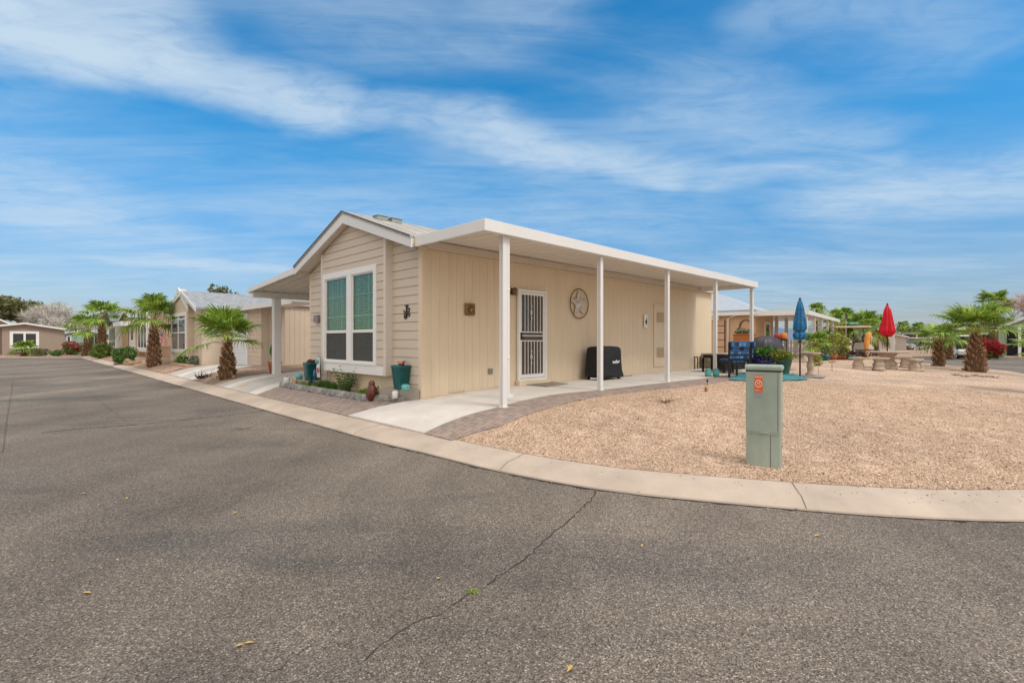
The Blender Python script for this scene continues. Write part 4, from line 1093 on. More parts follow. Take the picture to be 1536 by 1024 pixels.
palm('slender tall fan palm standing high behind the blue parasol', gp(1225, 62, .1), 5.3, .26, .16, .95, 22, 45, nseg=14, elev=(80, -50), droop=.4, boots=False, stalk=.5)
palm('dark green fan palm behind the roofline right of the blue parasol', gp(1247, 44, .1), 2.7, .3, .2, 1.15, 14, 46, nseg=16, elev=(78, -15), droop=.35, stalk=.7, dry=0)
palm('bushy fan palm behind the golf cart under the green street sign', gp(1285, 40, .1), 2.0, .35, .25, 1.2, 16, 47, nseg=18, elev=(85, -5), droop=.3, stalk=.85, dry=0)
palm('fan palm with dried frond leaning toward the red parasol', gp(1313, 45, .1), 2.3, .3, .2, 1.1, 14, 51, nseg=16, elev=(82, -15), droop=.4, stalk=.8, dry=2)
palm('tall fan palm behind the golf cart, between the slender far palm and the street sign', gp(1262, 50, .1), 3.3, .3, .2, 1.25, 15, 56, nseg=16, elev=(82, -15), droop=.35, stalk=.7, dry=0)
palm('leafy fan palm left of the orange statue', gp(1297, 37, .1), 2.3, .3, .2, 1.1, 15, 57, nseg=16, elev=(84, -15), droop=.35, stalk=.7, dry=0)
palm('low fan palm with reddish trunk behind the stone birdbath', gp(1223, 22.5), .85, .20, .12, .60, 13, 48, nseg=18, elev=(75, -2), droop=.35, stalk=.6, dry=0)
palm('far fan palm with round head left of the paired far palms', gp(1355, 125, 0), 5.0, .4, .25, 1.7, 20, 49, nseg=10, elev=(80, -55), droop=.4, boots=False, stalk=.45)
palm('far fan palm, right one of the distant pair against the hills', gp(1378, 118, 0), 4.5, .4, .25, 1.6, 18, 50, nseg=10, elev=(80, -55), droop=.4, boots=False, stalk=.45)
palm('far fan palm, left brownish one of the distant pair against the hills', gp(1369, 122, 0), 3.4, .4, .25, 1.5, 18, 52, nseg=10, elev=(80, -60), droop=.5, boots=False, stalk=.45, dry=8)
palm('fan palm with orange brown trunk across the road behind the smaller gravel palm', gp(1421, 38, .08), 1.45, .42, .3, .8, 13, 53, nseg=16, elev=(70, -10), droop=.4, stalk=.7, dry=0)
palm('leaning fan palm behind the thick trunked palm beside the parked cart', gp(1441, 41, .08), 1.65, .35, .25, .8, 12, 54, nseg=16, elev=(70, -10), droop=.4, stalk=.6, dry=0)

# ---- bushes and trees on the left
hd = U(152, 537)
bush('hedge_bush', 'yellow green round bush left of the darker bush by the left curb', hd, (.68, .68, .55), 1700, .13, [mat('olive_bush_leaf', (0.085, 0.15, 0.02), 0.5, 0.3, 3.0, island=0.4, transl=0.2, col2=(0.15, 0.22, 0.03))], 61, shell=.6)
bush('hedge_bush', 'large dark green bush nearest the boulder by the left curb', U(187, 545), (.66, .62, .50), 2200, .10, [M['leaf']], 62, shell=.6)
bush('shrub', 'low olive shrub just left of the smallest shrub at the grey house', gp(59, 43.5, .09), (.62, .5, .36), 700, .12, [M['leaf_olive']], 63)
bush('shrub', 'smallest round green shrub near the corner of the grey house', gp(84, 43.5, .09), (.5, .5, .28), 600, .11, [M['leaf']], 64)
bush('bougainvillea_bush', 'red flowering bush beside the teal house at the street end', gp(109, 47, .09), (.78, .7, .62), 1200, .14, [M['leaf']], 65, flowers=(M['red'], 700))
palm('stubby wide palm in front of the grey house window', gp(37, 43.6, .09), .65, .25, .18, .85, 15, 66, nseg=16, elev=(70, -5), droop=.45, stalk=.6, dry=0)
tree('tree', 'dense olive green tree behind the grey house at the left edge', gp(24, 66, 0), 8.2, 71, [M['leaf_olive']], 34, .42, M['bark'], depth=4, blob=.95, trunkh=.3)
tree('tree', 'olive leafy tree reaching past the left edge behind the grey house', gp(-18, 62, 0), 8.0, 77, [M['leaf_olive']], 34, .42, M['bark'], depth=4, blob=.95, trunkh=.3)
tree('bare_tree', 'wide bare pale tree behind the grey house roof', gp(76, 60, 0), 6.6, 72, [M['twig']], 6, .8, M['palebark'], depth=5, twig=True, trunkh=.22)
tree('bare_tree', 'lower bare pale tree between the big bare tree and the left palms', gp(110, 64, 0), 5.2, 73, [M['twig']], 6, .7, M['palebark'], depth=5, twig=True, trunkh=.2)
tree('tree', 'olive tree top showing over the neighbour roof ridge', gp(318, 42, .4), 6.3, 74, [M['leaf_olive']], 30, .28, M['bark'], depth=4, blob=.55, trunkh=.3)
tree('bare_tree', 'pinkish bare tree above the green house at the right edge', gp(1531, 54, 0), 7.2, 75, [M['pinktwig']], 24, .6, M['palebark'], depth=5, twig=True, trunkh=.25)
bush('bougainvillea_bush', 'crimson bougainvillea mound left of the bare palm trunk across the road', gp(1480, 38.5, .08), (.65, .55, .75), 500, .13, [M['leaf']], 67, flowers=(M['red'], 1700))
bush('bougainvillea_bush', 'trailing crimson bougainvillea right of the bare palm trunk across the road', gp(1496, 38.2, .08), (.42, .4, .62), 300, .12, [M['leaf']], 68, flowers=(M['red'], 1300))
tree('tree', 'small round green tree far off between the red parasol and the palms', gp(1360, 112, 0), 4.0, 76, [M['leaf_olive']], 20, .4, M['bark'], depth=3, blob=.8)
tree('tree', 'yellow green tree behind the golf cart roof', gp(1266, 38, .2), 3.0, 78, [M['leaf_lime']], 30, .18, M['bark'], depth=4, blob=.4)

# ---- planter bed in front of the main house
pz = .30
edge = [(4.755, 13.25), (4.745, 12.2), (4.75, 11.1), (4.755, 10.05), (4.765, 8.98), (4.93, 8.42), (5.02, 7.86)]
c = None
for i in range(len(edge) - 1):
    (a0, b0), (a1, b1) = edge[i], edge[i + 1]
    c = MB(); d = Vector((a1 - a0, b1 - b0)).normalized(); nn = Vector((-d.y, d.x)); 
    if nn.x < 0: nn = -nn
    z0 = min(G(*W(a0, b0).xy), G(*W(a1, b1).xy)) - .04
    q = random.Random(i + 100)
    K = 7; vs = []
    for k in range(K + 1):
        p = Vector((a0, b0)).lerp(Vector((a1, b1)), (k + (0.06 if k == 0 else -0.06 if k == K else 0)) / K)
        j = [q.uniform(-.012, .012) for _ in range(6)]
        top = .42 + (0.0 if i < 4 else .015)
        vs += [(p.x + j[0], p.y, z0), (p.x - .01 + j[1], p.y, (z0 + top) / 2 + j[5]), (p.x + j[1] * .6 + .006, p.y, top - .012 + j[2] * .5), (p.x + nn.x * .02 + .01, p.y + nn.y * .02, top + j[2] * .5), (p.x + nn.x * .16, p.y + nn.y * .16, top + j[3] * .5), (p.x + nn.x * .17, p.y + nn.y * .17, z0)]
    fs = [(k * 6 + m_, k * 6 + m_ + 1, (k + 1) * 6 + m_ + 1, (k + 1) * 6 + m_) for k in range(K) for m_ in range(5)] + [(0, 5, 4, 3, 2, 1), tuple(K * 6 + m_ for m_ in range(6))]
    c._add(vs, fs)
    lab = ['leftmost long grey stone edging block by the white bottle lantern', 'second grey stone edging block from the left of the planter', 'middle grey stone edging block in front of the feathery plant', 'grey stone edging block just left of the bend in the planter edge',
           'angled grey stone edging block under the brown figurine', 'rough split stone block carrying the white lantern at the planter end'][i]
    tag(c.build('edging_stone', M['stone'], bevel=.008), lab, 'stone block', 'stone blocks edging the front planter')
poly_patch('planter_soil', HP([(4.88, 13.2), (4.88, 9.02), (5.05, 8.5), (5.10, 8.3), (5.27, 8.3), (5.27, 12.6), (5.6, 13.2)]), M['gravel2'], .12, 0, height=lambda x, y: .365 + .02 * math.sin(x * 5 + y * 3), kind='structure')
# block pedestals
c = MB(); c.prism([(5.245, 8.62, .22), (4.93, 8.58, .22), (5.03, 8.08, .22), (5.22, 7.66, .22), (5.245, 7.66, .22)], (0, 0, .355)); tag(c.build('concrete_block', M['block'], bevel=.008), 'grey concrete block pedestal under the right teal pot at the house corner', 'concrete block')
c = MB(); c.box(4.93, 5.21, 11.75, 12.65, .28, .52); tag(c.build('concrete_block', M['block'], bevel=.008), 'grey concrete block pedestal under the left teal pot', 'concrete block')
M['teal'] = mat('teal_glaze', (0.001, 0.08, 0.095), 0.32, 0.35, 3.5, col2=(0.002, 0.13, 0.13), spec=.45)
M['aqua'] = mat('aqua_glaze', (0.12, 0.42, 0.40), 0.3, 0.15, 5.0)
def square_pot(name, label, loc, rt, rb, h, rz, m, cat='flower pot', plant=None):
    root = thing(name, label, cat, loc, rz)
    c = MB('L'); n = 28
    prof_ = [(rb * .96, 0), (rb, .01), (rt * .98, h - .05), (rt * 1.04, h - .04), (rt * 1.04, h), (rt * .93, h), (rt * .90, h - .05)]
    c.lathe(prof_, (0, 0, 0), n, sq=.62, ph=math.pi / 4)
    c.build('pot_body', m, root)
    c = MB('L'); c.lathe([(rt * .88, h - .06), (.001, h - .055)], (0, 0, 0), n, sq=.62); c.build('soil', M['trunk'], root)
    return root
rp_ = W(5.12, 8.10, .577)
pr = square_pot('teal_pot', 'tall square teal glazed pot with red flowers by the house corner', rp_, .150, .105, .45, H45, M['teal'])
c = MB('L'); q = random.Random(5)
for k in range(26):
    an = q.uniform(0, 6.28); r = q.random() * .045; d = Vector((math.cos(an) * .5, math.sin(an) * .5, 1)).normalized()
    p = Vector((math.cos(an) * r, math.sin(an) * r, .42 + q.random() * .03)); u_ = d.orthogonal().normalized() * .016
    c._add([p - u_, p + u_, p + u_ * .7 + d * .07, p + d * .11, p - u_ * .7 + d * .07], [(0, 1, 2, 3, 4)])
c.solid = False; c.build('red_flowers', mat('flower_red', (.62, .01, .02), .5, .2, 4, island=.2), pr)
c = MB('L'); leaves(c, (0, 0, .42), (.10, .10, .03), 60, .06, q); c.solid = False; c.build('leaves', mat('maroon_leaf', (.08, .02, .02), .5, .3, 4), pr)
c = MB('L'); c.tube([(.03, 0, .40), (.08, .03, .52), (.15, .06, .52), (.17, .07, .46)], .004, 5); c.build('wire_hook', M['blackmetal'], pr)
lp_ = W(5.07, 12.02, .522)
pl = square_pot('teal_pot', 'square teal glazed pot with brown dry plant near the garden banner', lp_, .165, .13, .43, H45, M['teal'])
c = MB('L'); c.blob((0, .0, .44), (.12, .08, .045), 4, .35); c.blob((-.02, .06, .46), (.06, .05, .05), 9, .35); c.build('dry_plant', mat('dry_brown', (.07, .03, .02), .9, .4, 12), pl)
def small_pot(label, loc, r, h, m, name='small_pot', cat='pot'):
    root = thing(name, label, cat, loc, 0)
    c = MB('L'); c.lathe([(r * .75, 0), (r, h * .25), (r, h * .75), (r * .8, h * .95), (r * .62, h), (r * .55, h * .97), (r * .5, h * .6)], n=20); c.build('body', m, root)
    return root
j1 = W(5.02, 7.78, .575)
jr = small_pot('small round aqua pierced jar on the concrete block by the corner', j1, .080, .115, dotted('pierced_aqua', (.12, .42, .40), (.01, .10, .11), 45))
small_pot('small aqua bowl standing left of the left teal pot', W(4.99, 12.62, .52), .11, .12, M['aqua'])
M['pierced'] = dotted('pierced_white', (.74, .71, .68), (.30, .27, .24), 42)
def lantern(label, loc, r, h, dark):
    root = thing('lantern', label, 'lantern', loc, 0)
    c = MB('L'); c.lathe([(r * .85, 0), (r, .01), (r, h - .03), (r * .8, h - .01), (r * .5, h), (r * .4, h - .01)], n=20, sq=.3); c.build('body', M['pierced'], root)
    if dark: c = MB('L'); c.lathe([(r * .45, h - .005), (r * .5, h + .012), (.001, h + .016)], n=14); c.build('lid', M['dark'], root)
    return root
lantern('white pierced lantern on the split stone near the right teal pot', W(4.975, 8.06, .41), .058, .15, False)
lantern('white bottle shaped lantern with dark lid at the left end of the planter', W(4.85, 13.0, .375), .07, .185, True)
c = MB(); pts = [(4.86, 12.72, .34), (4.84, 12.42, .34), (4.98, 12.44, .56), (5.0, 12.62, .60)]
c.blob((4.93, 12.66, .46), (.08, .16, .17), 8, .5, 9, 7, smooth=False); tag(c.build('rock', mat('tan_rock', (.50, .36, .23), .9, .3, 7, .5, 20)), 'tan angular rock leaning beside the white bottle lantern', 'rock')
# brown pottery owl-like figurine
fg = thing('garden_figurine', 'rust brown glazed pottery figurine standing on the planter edge', 'figurine', W(4.86, 8.72, .375), math.radians(20)); fg.scale = (.84, .84, .92)
c = MB('L'); M['rust'] = mat('rust_glaze', (.06, .009, .005), .4, .6, 14, .5, 40, col2=(.13, .03, .014), spec=.6)
c.lathe([(.075, -.06), (.10, 0), (.128, .06), (.135, .12), (.118, .19), (.085, .25), (.068, .27), (.072, .30), (.055, .345), (.02, .365)], n=18, jag=.08); c.build('body', M['rust'], fg)
for nm_, pth_, rd_ in (('beak', [(.05, -.06, .33), (.035, -.09, .31)], [.02, .005]), ('wing', [(.1, -.02, .2), (.15, -.02, .22), (.13, -.02, .26)], [.02, .018, .01]), ('ear', [(-.02, -.03, .34), (-.03, -.03, .39)], [.018, .004]), ('ear', [(.03, .02, .34), (.045, .02, .38)], [.018, .004])):
    c = MB('L'); c.tube(pth_, rd_, 6); c.build(nm_, M['rust'], fg)

# ground cover clumps and feathery plant
def clump(label, a, b, z, r, n, ms, seed, L_=.12, w=.004, cat='plant', name='ground_cover_plant', spread=.9):
    root = thing(name, label, cat, W(a, b, z)); q = random.Random(seed); c = MB('L')
    for _ in range(n):
        an = q.uniform(0, 6.28); k = math.sqrt(q.random()); x, y = math.cos(an) * k * r[0], math.sin(an) * k * r[1]
        H_ = Matrix.Rotation(H45, 3, 'Z') @ Vector((x, y, 0))
        tuft(c, (H_.x, H_.y, (1 - k) * r[2] - .01), 5, L_, q, w, spread)
    c.solid = False; c.build('leaves', ms, root); return root
M['grassy'] = mat('bright_grass', (.16, .25, .03), .5, .3, 9, island=.35, transl=.2, col2=(.27, .38, .05))
clump('bright green creeping plant at the foot of the left teal pot', 4.99, 11.95, .37, (.13, .62, .10), 520, [M['grassy']], 81)
clump('darker trailing green plant right of the black stake light', 5.06, 11.15, .37, (.13, .42, .09), 300, [M['leaf']], 82, .18)
clump('lime green creeping plant left of the brown figurine', 5.02, 9.05, .37, (.14, .52, .12), 560, [M['grassy']], 83)
fp_ = thing('feathery_plant', 'upright feathery green plant under the big window', 'plant', W(5.02, 10.15, .36)); fp_.scale = (1.3, 1.3, 1.25); c = MB('L'); q = random.Random(14)
for k in range(44):
    an = q.uniform(0, 6.28); sp_ = q.uniform(.05, .75); L_ = q.uniform(.28, .50)
    d = Vector((math.cos(an) * sp_, math.sin(an) * sp_, 1)).normalized(); p0 = Vector((math.cos(an), math.sin(an), 0)) * .04
    prev = p0
    for s_ in range(1, 8):
        t = s_ / 7; p = p0 + d * L_ * t + Vector((math.cos(an), math.sin(an), 0)) * .10 * t * t
        for side in (-1, 1):
            sd_ = Vector((-math.sin(an), math.cos(an), .4)).normalized() * side
            l = .075 * (1.15 - t) + .02; ww = d * .009
            c._add([p - ww, p + ww, p + sd_ * l + d * l * .5], [(0, 1, 2)])
        c._add([prev - Vector((.002, 0, 0)), prev + Vector((.002, 0, 0)), p], [(0, 1, 2)]); prev = p
c.solid = False; c.build('fronds', [mat('fern_green', (.09, .17, .045), .5, .3, 5, island=.35, transl=.2)], fp_)
c = MB('L')
for k in range(4): c.lathe([(.035, -.02), (.03, .06), (.02, .12)], (math.cos(k * 1.6) * .05, math.sin(k * 1.6) * .05, 0), 8)
c.build('stubs', M['trunk'], fp_)
# garden banner on its stand, stake lights
gb = thing('garden_banner', 'small hanging garden banner with red flower on white and teal cloth', 'banner', W(5.0, 11.47, .34), H45)
c = MB('L'); c.tube([(0, -.11, 0), (0, -.11, .78)], .005, 6); c.tube([(0, -.11, .78), (0, .09, .78)], .004, 6); c.build('stand', M['blackmetal'], gb)
c = MB('L')
for k in range(8):
    z0_, z1_ = .76 - k * .06, .70 - k * .06; x0_, x1_ = .008 * math.sin(k), .008 * math.sin(k + 1)
    c._add([(x0_, -.085, z0_), (x0_, .085, z0_), (x1_, .085, z1_), (x1_, -.085, z1_), (x0_ + .003, -.085, z0_), (x0_ + .003, .085, z0_), (x1_ + .003, .085, z1_), (x1_ + .003, -.085, z1_)], [(0, 1, 2, 3), (7, 6, 5, 4)])
cl_ = c.build('cloth', mat('banner_cloth', (.66, .68, .68), .8, .08, 6), gb)
c = MB('L'); 
for (y, z, r_) in ((-.01, .46, .055), (.03, .49, .03), (-.04, .42, .03), (.02, .41, .028)):
    for k in range(6):
        an = k * 1.047 + y * 9; c._add([(-.014, y, z), (-.014, y + math.cos(an - .45) * r_ * .7, z + math.sin(an - .45) * r_ * .7), (-.015, y + math.cos(an) * r_, z + math.sin(an) * r_), (-.014, y + math.cos(an + .45) * r_ * .7, z + math.sin(an + .45) * r_ * .7)], [(0, 1, 2, 3)])
c.solid = False; c.build('red_motif', mat('banner_red', (.6, .01, .03), .7), cl_)
c = MB('L'); 
for k in range(5): an = k * 1.2; c._add([(-.0145, -.02 + k * .015, .60 + .02 * math.sin(an)), (-.0145, -.05 + k * .02, .66), (-.0145, .0 + k * .018, .69), (-.0145, .02 + k * .015, .62)], [(0, 1, 2, 3)])
c.solid = False; c.build('teal_motif', mat('banner_teal', (.10, .42, .45), .7), cl_)
c = MB(); a_, b_ = 4.98, 11.62; c.tube([(a_, b_, .34), (a_, b_, .72)], .008, 6); c.lathe([(.02, .62), (.035, .64), (.04, .72), (.02, .78), (.012, .80)], (a_, b_, 0), 10); tag(c.build('blue_bottle', mat('cobalt', (.02, .12, .30), .15, .2, 4, spec=.8)), 'blue glass bottle on a stake beside the garden banner', 'bottle')
c = MB(); a_, b_ = 4.93, 11.72; c.lathe([(.05, .36), (.055, .40), (.055, .50), (.045, .51), (.02, .54), (.02, .60), (.008, .62)], (a_, b_, 0), 10, sq=.5); c.tube([(a_, b_, .30), (a_, b_, .37)], .01, 6); tag(c.build('stake_light', M['dark']), 'black solar stake light in front of the left teal pot', 'garden light')
# monogram sign
sgb, sgz = on_a(610, 468, A0 - .03)
ms_ = thing('monogram_sign', 'black scrolled metal letter J hanging on the cream siding', 'wall sign', W(A0 - .03, sgb, sgz), math.radians(-45))
def text_mesh(name, txt, size, m, parent, loc, rot, ext=.003, bold=0.0, shear=0.0):
    cu = bpy.data.curves.new(name, 'FONT'); cu.body = txt; cu.size = size; cu.extrude = ext; cu.align_x = 'CENTER'; cu.align_y = 'CENTER'; cu.offset = bold; cu.shear = shear
    t = bpy.data.objects.new(name + '_t', cu); COL.objects.link(t)
    dg = bpy.context.evaluated_depsgraph_get(); me = bpy.data.meshes.new_from_object(t.evaluated_get(dg)); bpy.data.objects.remove(t); bpy.data.curves.remove(cu)
    me.name = name; me.materials.clear(); me.materials.append(m)
    o = bpy.data.objects.new(name, me); COL.objects.link(o); o.parent = parent; o.location = loc; o.rotation_euler = rot; return o
c = MB('L')   # local x = right, y = away, z up
c.box(-.055, .055, -.008, .004, .115, .135)
c.tube([(.0, 0, .13), (.0, 0, -.06), (-.01, 0, -.105), (-.05, 0, -.12), (-.08, 0, -.09), (-.075, 0, -.055)], [.016, .019, .018, .016, .014, .016], 8)
c.build('letter', M['blackmetal'], ms_)
c = MB('L')
c.tube([(-.10, 0, .045), (-.095, 0, .01), (-.03, 0, .005), (.04, 0, .01), (.10, 0, .03), (.095, 0, .065), (.06, 0, .075), (.05, 0, .05)], .010, 6)
c.tube([(-.10, 0, -.035), (-.04, 0, -.03), (.05, 0, -.028), (.10, 0, -.045), (.085, 0, -.08), (.05, 0, -.075)], .010, 6)
c.tube([(-.10, 0, -.02), (.10, 0, -.02)], .006, 6); c.tube([(-.09, 0, .012), (.10, 0, .0)], .006, 6); c.build('scroll', M['blackmetal'], ms_)
# ------------------------------------------------------------------ things on and by the side wall
# barn star in a ring
sa, sz = on_b(867, 455.5, B0); 
st = thing('star_ornament', 'round silver barn star in a metal ring on the tan wall', 'wall ornament', W(sa, B0 - .03, sz), math.radians(45))
M['tin'] = mat('galvanised_tin', (.50, .47, .42), .45, .25, 9, metal=.35, col2=(.62, .59, .54)); R_ = .37
c = MB('L'); c.tube([(math.cos(k * math.pi / 20) * R_, -.015, math.sin(k * math.pi / 20) * R_) for k in range(41)], .013, 6, cap=False); c.build('ring', mat('rusty_ring', (.16, .10, .06), .7, .3, 10), st)
c = MB('L'); vs = [(0, -.075, 0)]
for k in range(10):
    an = math.pi / 2 + k * math.pi / 5 + .06; rr = R_ * .97 if k % 2 == 0 else R_ * .44; vs.append((math.cos(an) * rr, -.01, math.sin(an) * rr))
vs.append((0, 0, 0)); c._add(vs, [(0, 1 + k, 1 + (k + 1) % 10) for k in range(10)] + [(11, 1 + (k + 1) % 10, 1 + k) for k in range(10)]); c.build('star', M['tin'], st)
# sun plaque
pa_, pz_ = on_b(703.5, 464, B0)
pq = thing('wall_plaque', 'square brown tile plaque with a raised flower on the tan wall', 'wall plaque', W(pa_, B0 - .03, pz_), math.radians(45))
c = MB('L'); c.box(-.125, .125, -.02, .01, -.12, .12); c.build('tile', mat('carved_brown', (.10, .055, .02), .7, .7, 22, .8, 45, col2=(.24, .14, .05)), pq, bevel=.01)
c = MB('L')
for k in range(8):
    an = k * math.pi / 4; c.tube([(0, -.022, 0), (math.cos(an) * .075, -.026, math.sin(an) * .075)], [.012, .018], 6)
c.build('petals', mat('bronze_petal', (.22, .13, .05), .5, .3, 9, metal=.4), pq)
c = MB('L'); c.lathe([(.001, .0), (.018, .002), (.016, .012), (.001, .016)], (0, 0, 0), 12); c.v = [(x + .02, -z - .022, y - .015) for x, y, z in c.v]; c.build('centre', M['white'], pq)
# white thermometer plate
ta, tz = on_b(967, 481.5, B0)
tp = thing('wall_thermometer', 'tall rounded white thermometer plate with a dark bird motif', 'thermometer', W(ta, B0 - .03, tz), math.radians(45))
c = MB('L'); c.box(-.10, .10, -.02, .012, -.20, .20); c.build('plate', M['white'], tp, bevel=.035)
c = MB('L'); c.blob((0, -.025, -.02), (.045, .006, .05), 3, .3); c.tube([(.01, -.025, .02), (.03, -.026, .08)], [.012, .008], 6); c.tube([(-.01, -.025, -.06), (-.015, -.025, -.11)], .006, 5); c.tube([(.015, -.025, -.06), (.015, -.025, -.11)], .006, 5); c.build('bird_motif', mat('motif_dark', (.06, .045, .04), .6), tp)
# covered grill
gr = thing('covered_grill', 'gas grill under a black fabric cover with white lettering', 'grill', W(10.5, 7.2, .49), math.radians(45))
c = MB('L')      # local x = along the wall (a), y toward the wall, z up
q = random.Random(8)
def ringpts(hx, hy, z, n=36, k=.28, fold=0.0, ph=0):
    out = []
    for i in range(n):
        t = 2 * math.pi * i / n; cs, sn = math.cos(t), math.sin(t)
        x = hx * math.copysign(abs(cs) ** k, cs); y = hy * math.copysign(abs(sn) ** k, sn)
        f = 1 + fold * math.sin(t * 9 + ph) * .5 + fold * math.sin(t * 5 + ph * 2)
        out.append((x * f, y * f, z))
    return out
rings = [ringpts(.47, .30, .10, fold=.025, ph=0), ringpts(.465, .295, .25, fold=.018, ph=.5), ringpts(.44, .285, .5, fold=.012, ph=1), ringpts(.425, .28, .74, fold=.006, ph=1.4), ringpts(.41, .265, .81), ringpts(.36, .215, .845), ringpts(.18, .1, .86)]
rings[0] = [(x + (.05 if x > .3 else 0), y, z + .03 * math.sin(i * .8)) for i, (x, y, z) in enumerate(rings[0])]
vs = [p for r in rings for p in r]; n_ = 36
c._add(vs, [(j * n_ + i, j * n_ + (i + 1) % n_, (j + 1) * n_ + (i + 1) % n_, (j + 1) * n_ + i) for j in range(len(rings) - 1) for i in range(n_)] + [tuple(6 * n_ + i for i in range(n_))], True)
cov_ = c.build('fabric_cover', mat('black_fabric', (.014, .014, .017), .55, .4, 3, .9, 9, spec=.35), gr)
text_mesh('cover_lettering', 'weber', .125, M['white'], cov_, (.10, -.292, .47), (math.radians(90), math.radians(-2), 0), .002, .002, .25)
c = MB('L'); c.box(-.38, .38, -.22, .22, .07, .10); c.build('bottom_shelf', M['blackmetal'], gr)
for (x, y) in ((-.36, -.20), (.36, -.20), (-.36, .20), (.36, .20)):
    c = MB('L'); c.tube([(x, y - .02, .045), (x, y + .02, .045)], .045, 12); c.tube([(x, y, .05), (x, y, .14)], .015, 8); c.build('caster', M['blackmetal'], gr)
c = MB('L'); c.box(-.475, -.462, -.10, .08, .045, .085); c.build('white_tag', M['white'], gr)
# drip cord beside it
c = MB(); c.tube([(11.02, 7.35, .52), (11.3, 7.2, .512), (11.6, 7.4, .512), (11.9, 7.28, .512), (12.3, 7.5, .512)], .012, 6); tag(c.build('hose', mat('hose_brown', (.07, .05, .035), .6)), 'short dark hose lying on the slab right of the covered grill', 'hose')
# door mat
dm = [U(771, 577), U(820, 582), U(852, 577.5), U(812, 572.5)]
poly = [(p.x, p.y) for p in dm]
o = poly_patch('door_mat', poly, mat('coir', (.28, .235, .19), .95, .35, 12, .8, 200), .15, .036, side=.012, kind=None); tag(o, 'flat grey brown mat on the slab below the security door', 'door mat')
# ---- green utility pedestal
up = U(1146, 700); 
ped = thing('utility_pedestal', 'pale green metal utility box with orange sticker standing in the gravel', 'utility box', up, math.radians(-33)); ped.scale = (.86, .86, .985); ped.location += Vector((.05, .09, 0))
Yp = up.y; k_ = Yp / F
M['pgreen'] = mat('pedestal_green', (.28, .34, .285), .5, .14, 2.2, .15, 30, col2=(.35, .41, .35), streak=(1, 1, .4))
w_ = .198; d_ = .12
c = MB('L'); c.box(-w_ + .004, w_ - .008, -d_ + .006, d_ - .004, -.15, .365); c.build('base_cover', M['pgreen'], ped, bevel=.012)
c = MB('L'); c.box(-w_, w_ - .004, -d_, d_, .36, 1.035); c.build('upper_cover', M['pgreen'], ped, bevel=.014)
c = MB('L'); c.box(-w_ - .012, w_ + .012, -d_ - .014, d_ + .012, 1.035, 1.095); c.build('lid', M['pgreen'], ped, bevel=.022)
c = MB('L'); c.box(-w_ - .001, w_ - .001, -d_ - .003, d_ + .003, 1.024, 1.036); c.build('lid_seam', M['seam'], ped)
c = MB('L'); c.box(w_ - .040, w_ - .036, -d_ - .0015, -d_ + .01, .38, 1.02); c.box(w_ - .12, w_ - .116, -d_ + .003, -d_ + .02, -.12, .35); c.build('panel_seam', M['seam'], ped)
c = MB('L'); c.box(-w_ + .02, w_ - .03, -d_ - .004, -d_ + .01, .352, .362); c.box(-.05, .06, -d_ - .016, -d_ + .01, .362, .37); c.build('latch_lip', M['pgreen'], ped, bevel=.003)
for z_ in (.22, .47): c = MB('L'); c.lathe([(.008, 0), (.009, .004), (.001, .006)], (0, 0, 0), 8); c.v = [(z + w_ - .006, x, y + z_) for x, y, z in c.v]; c.build('bolt', M['blackmetal'], ped)
M['orange'] = mat('sticker_orange', (.72, .12, .012), .5, .06, 5)
c = MB('L'); c.box(-.098, -.008, -d_ - .0025, -d_ - .0005, .80, .985); stk = c.build('warning_sticker', M['orange'], ped)
c = MB('L'); c.box(-.098, -.008, -d_ - .0024, -d_ - .0005, .745, .797); c.build('grey_label', mat('label_grey', (.26, .28, .30), .6), ped)
M['stw'] = mat('sticker_white', (.74, .66, .58), .5)
text_mesh('sticker_heading', 'WARNING', .0185, M['stw'], stk, (-.053, -d_ - .003, .966), (math.radians(90), 0, 0), .0004, .0006)
text_mesh('sticker_text', 'BURIED', .013, M['stw'], stk, (-.066, -d_ - .003, .824), (math.radians(90), 0, 0), .0004, .0002)
text_mesh('sticker_text', 'CALL BEFORE YOU DIG', .0068, M['stw'], stk, (-.053, -d_ - .003, .810), (math.radians(90), 0, 0), .0004, .0)
c = MB('L'); cx_, cz_ = -.053, .893
c.tube([(cx_ + math.cos(k * math.pi / 12) * .036, -d_ - .003, cz_ + math.sin(k * math.pi / 12) * .036) for k in range(25)], .0048, 5, cap=False)
c.tube([(cx_ - .026, -d_ - .003, cz_ + .026), (cx_ + .026, -d_ - .003, cz_ - .026)], .0035, 5)
c.tube([(cx_ + .018, -d_ - .0025, cz_ + .022), (cx_ - .012, -d_ - .0025, cz_ - .012)], .004, 5); c.lathe([(.012, -.0015), (.012, .0015)], (0, 0, 0), 8); c.build('no_dig_symbol', M['stw'], stk)
c = None
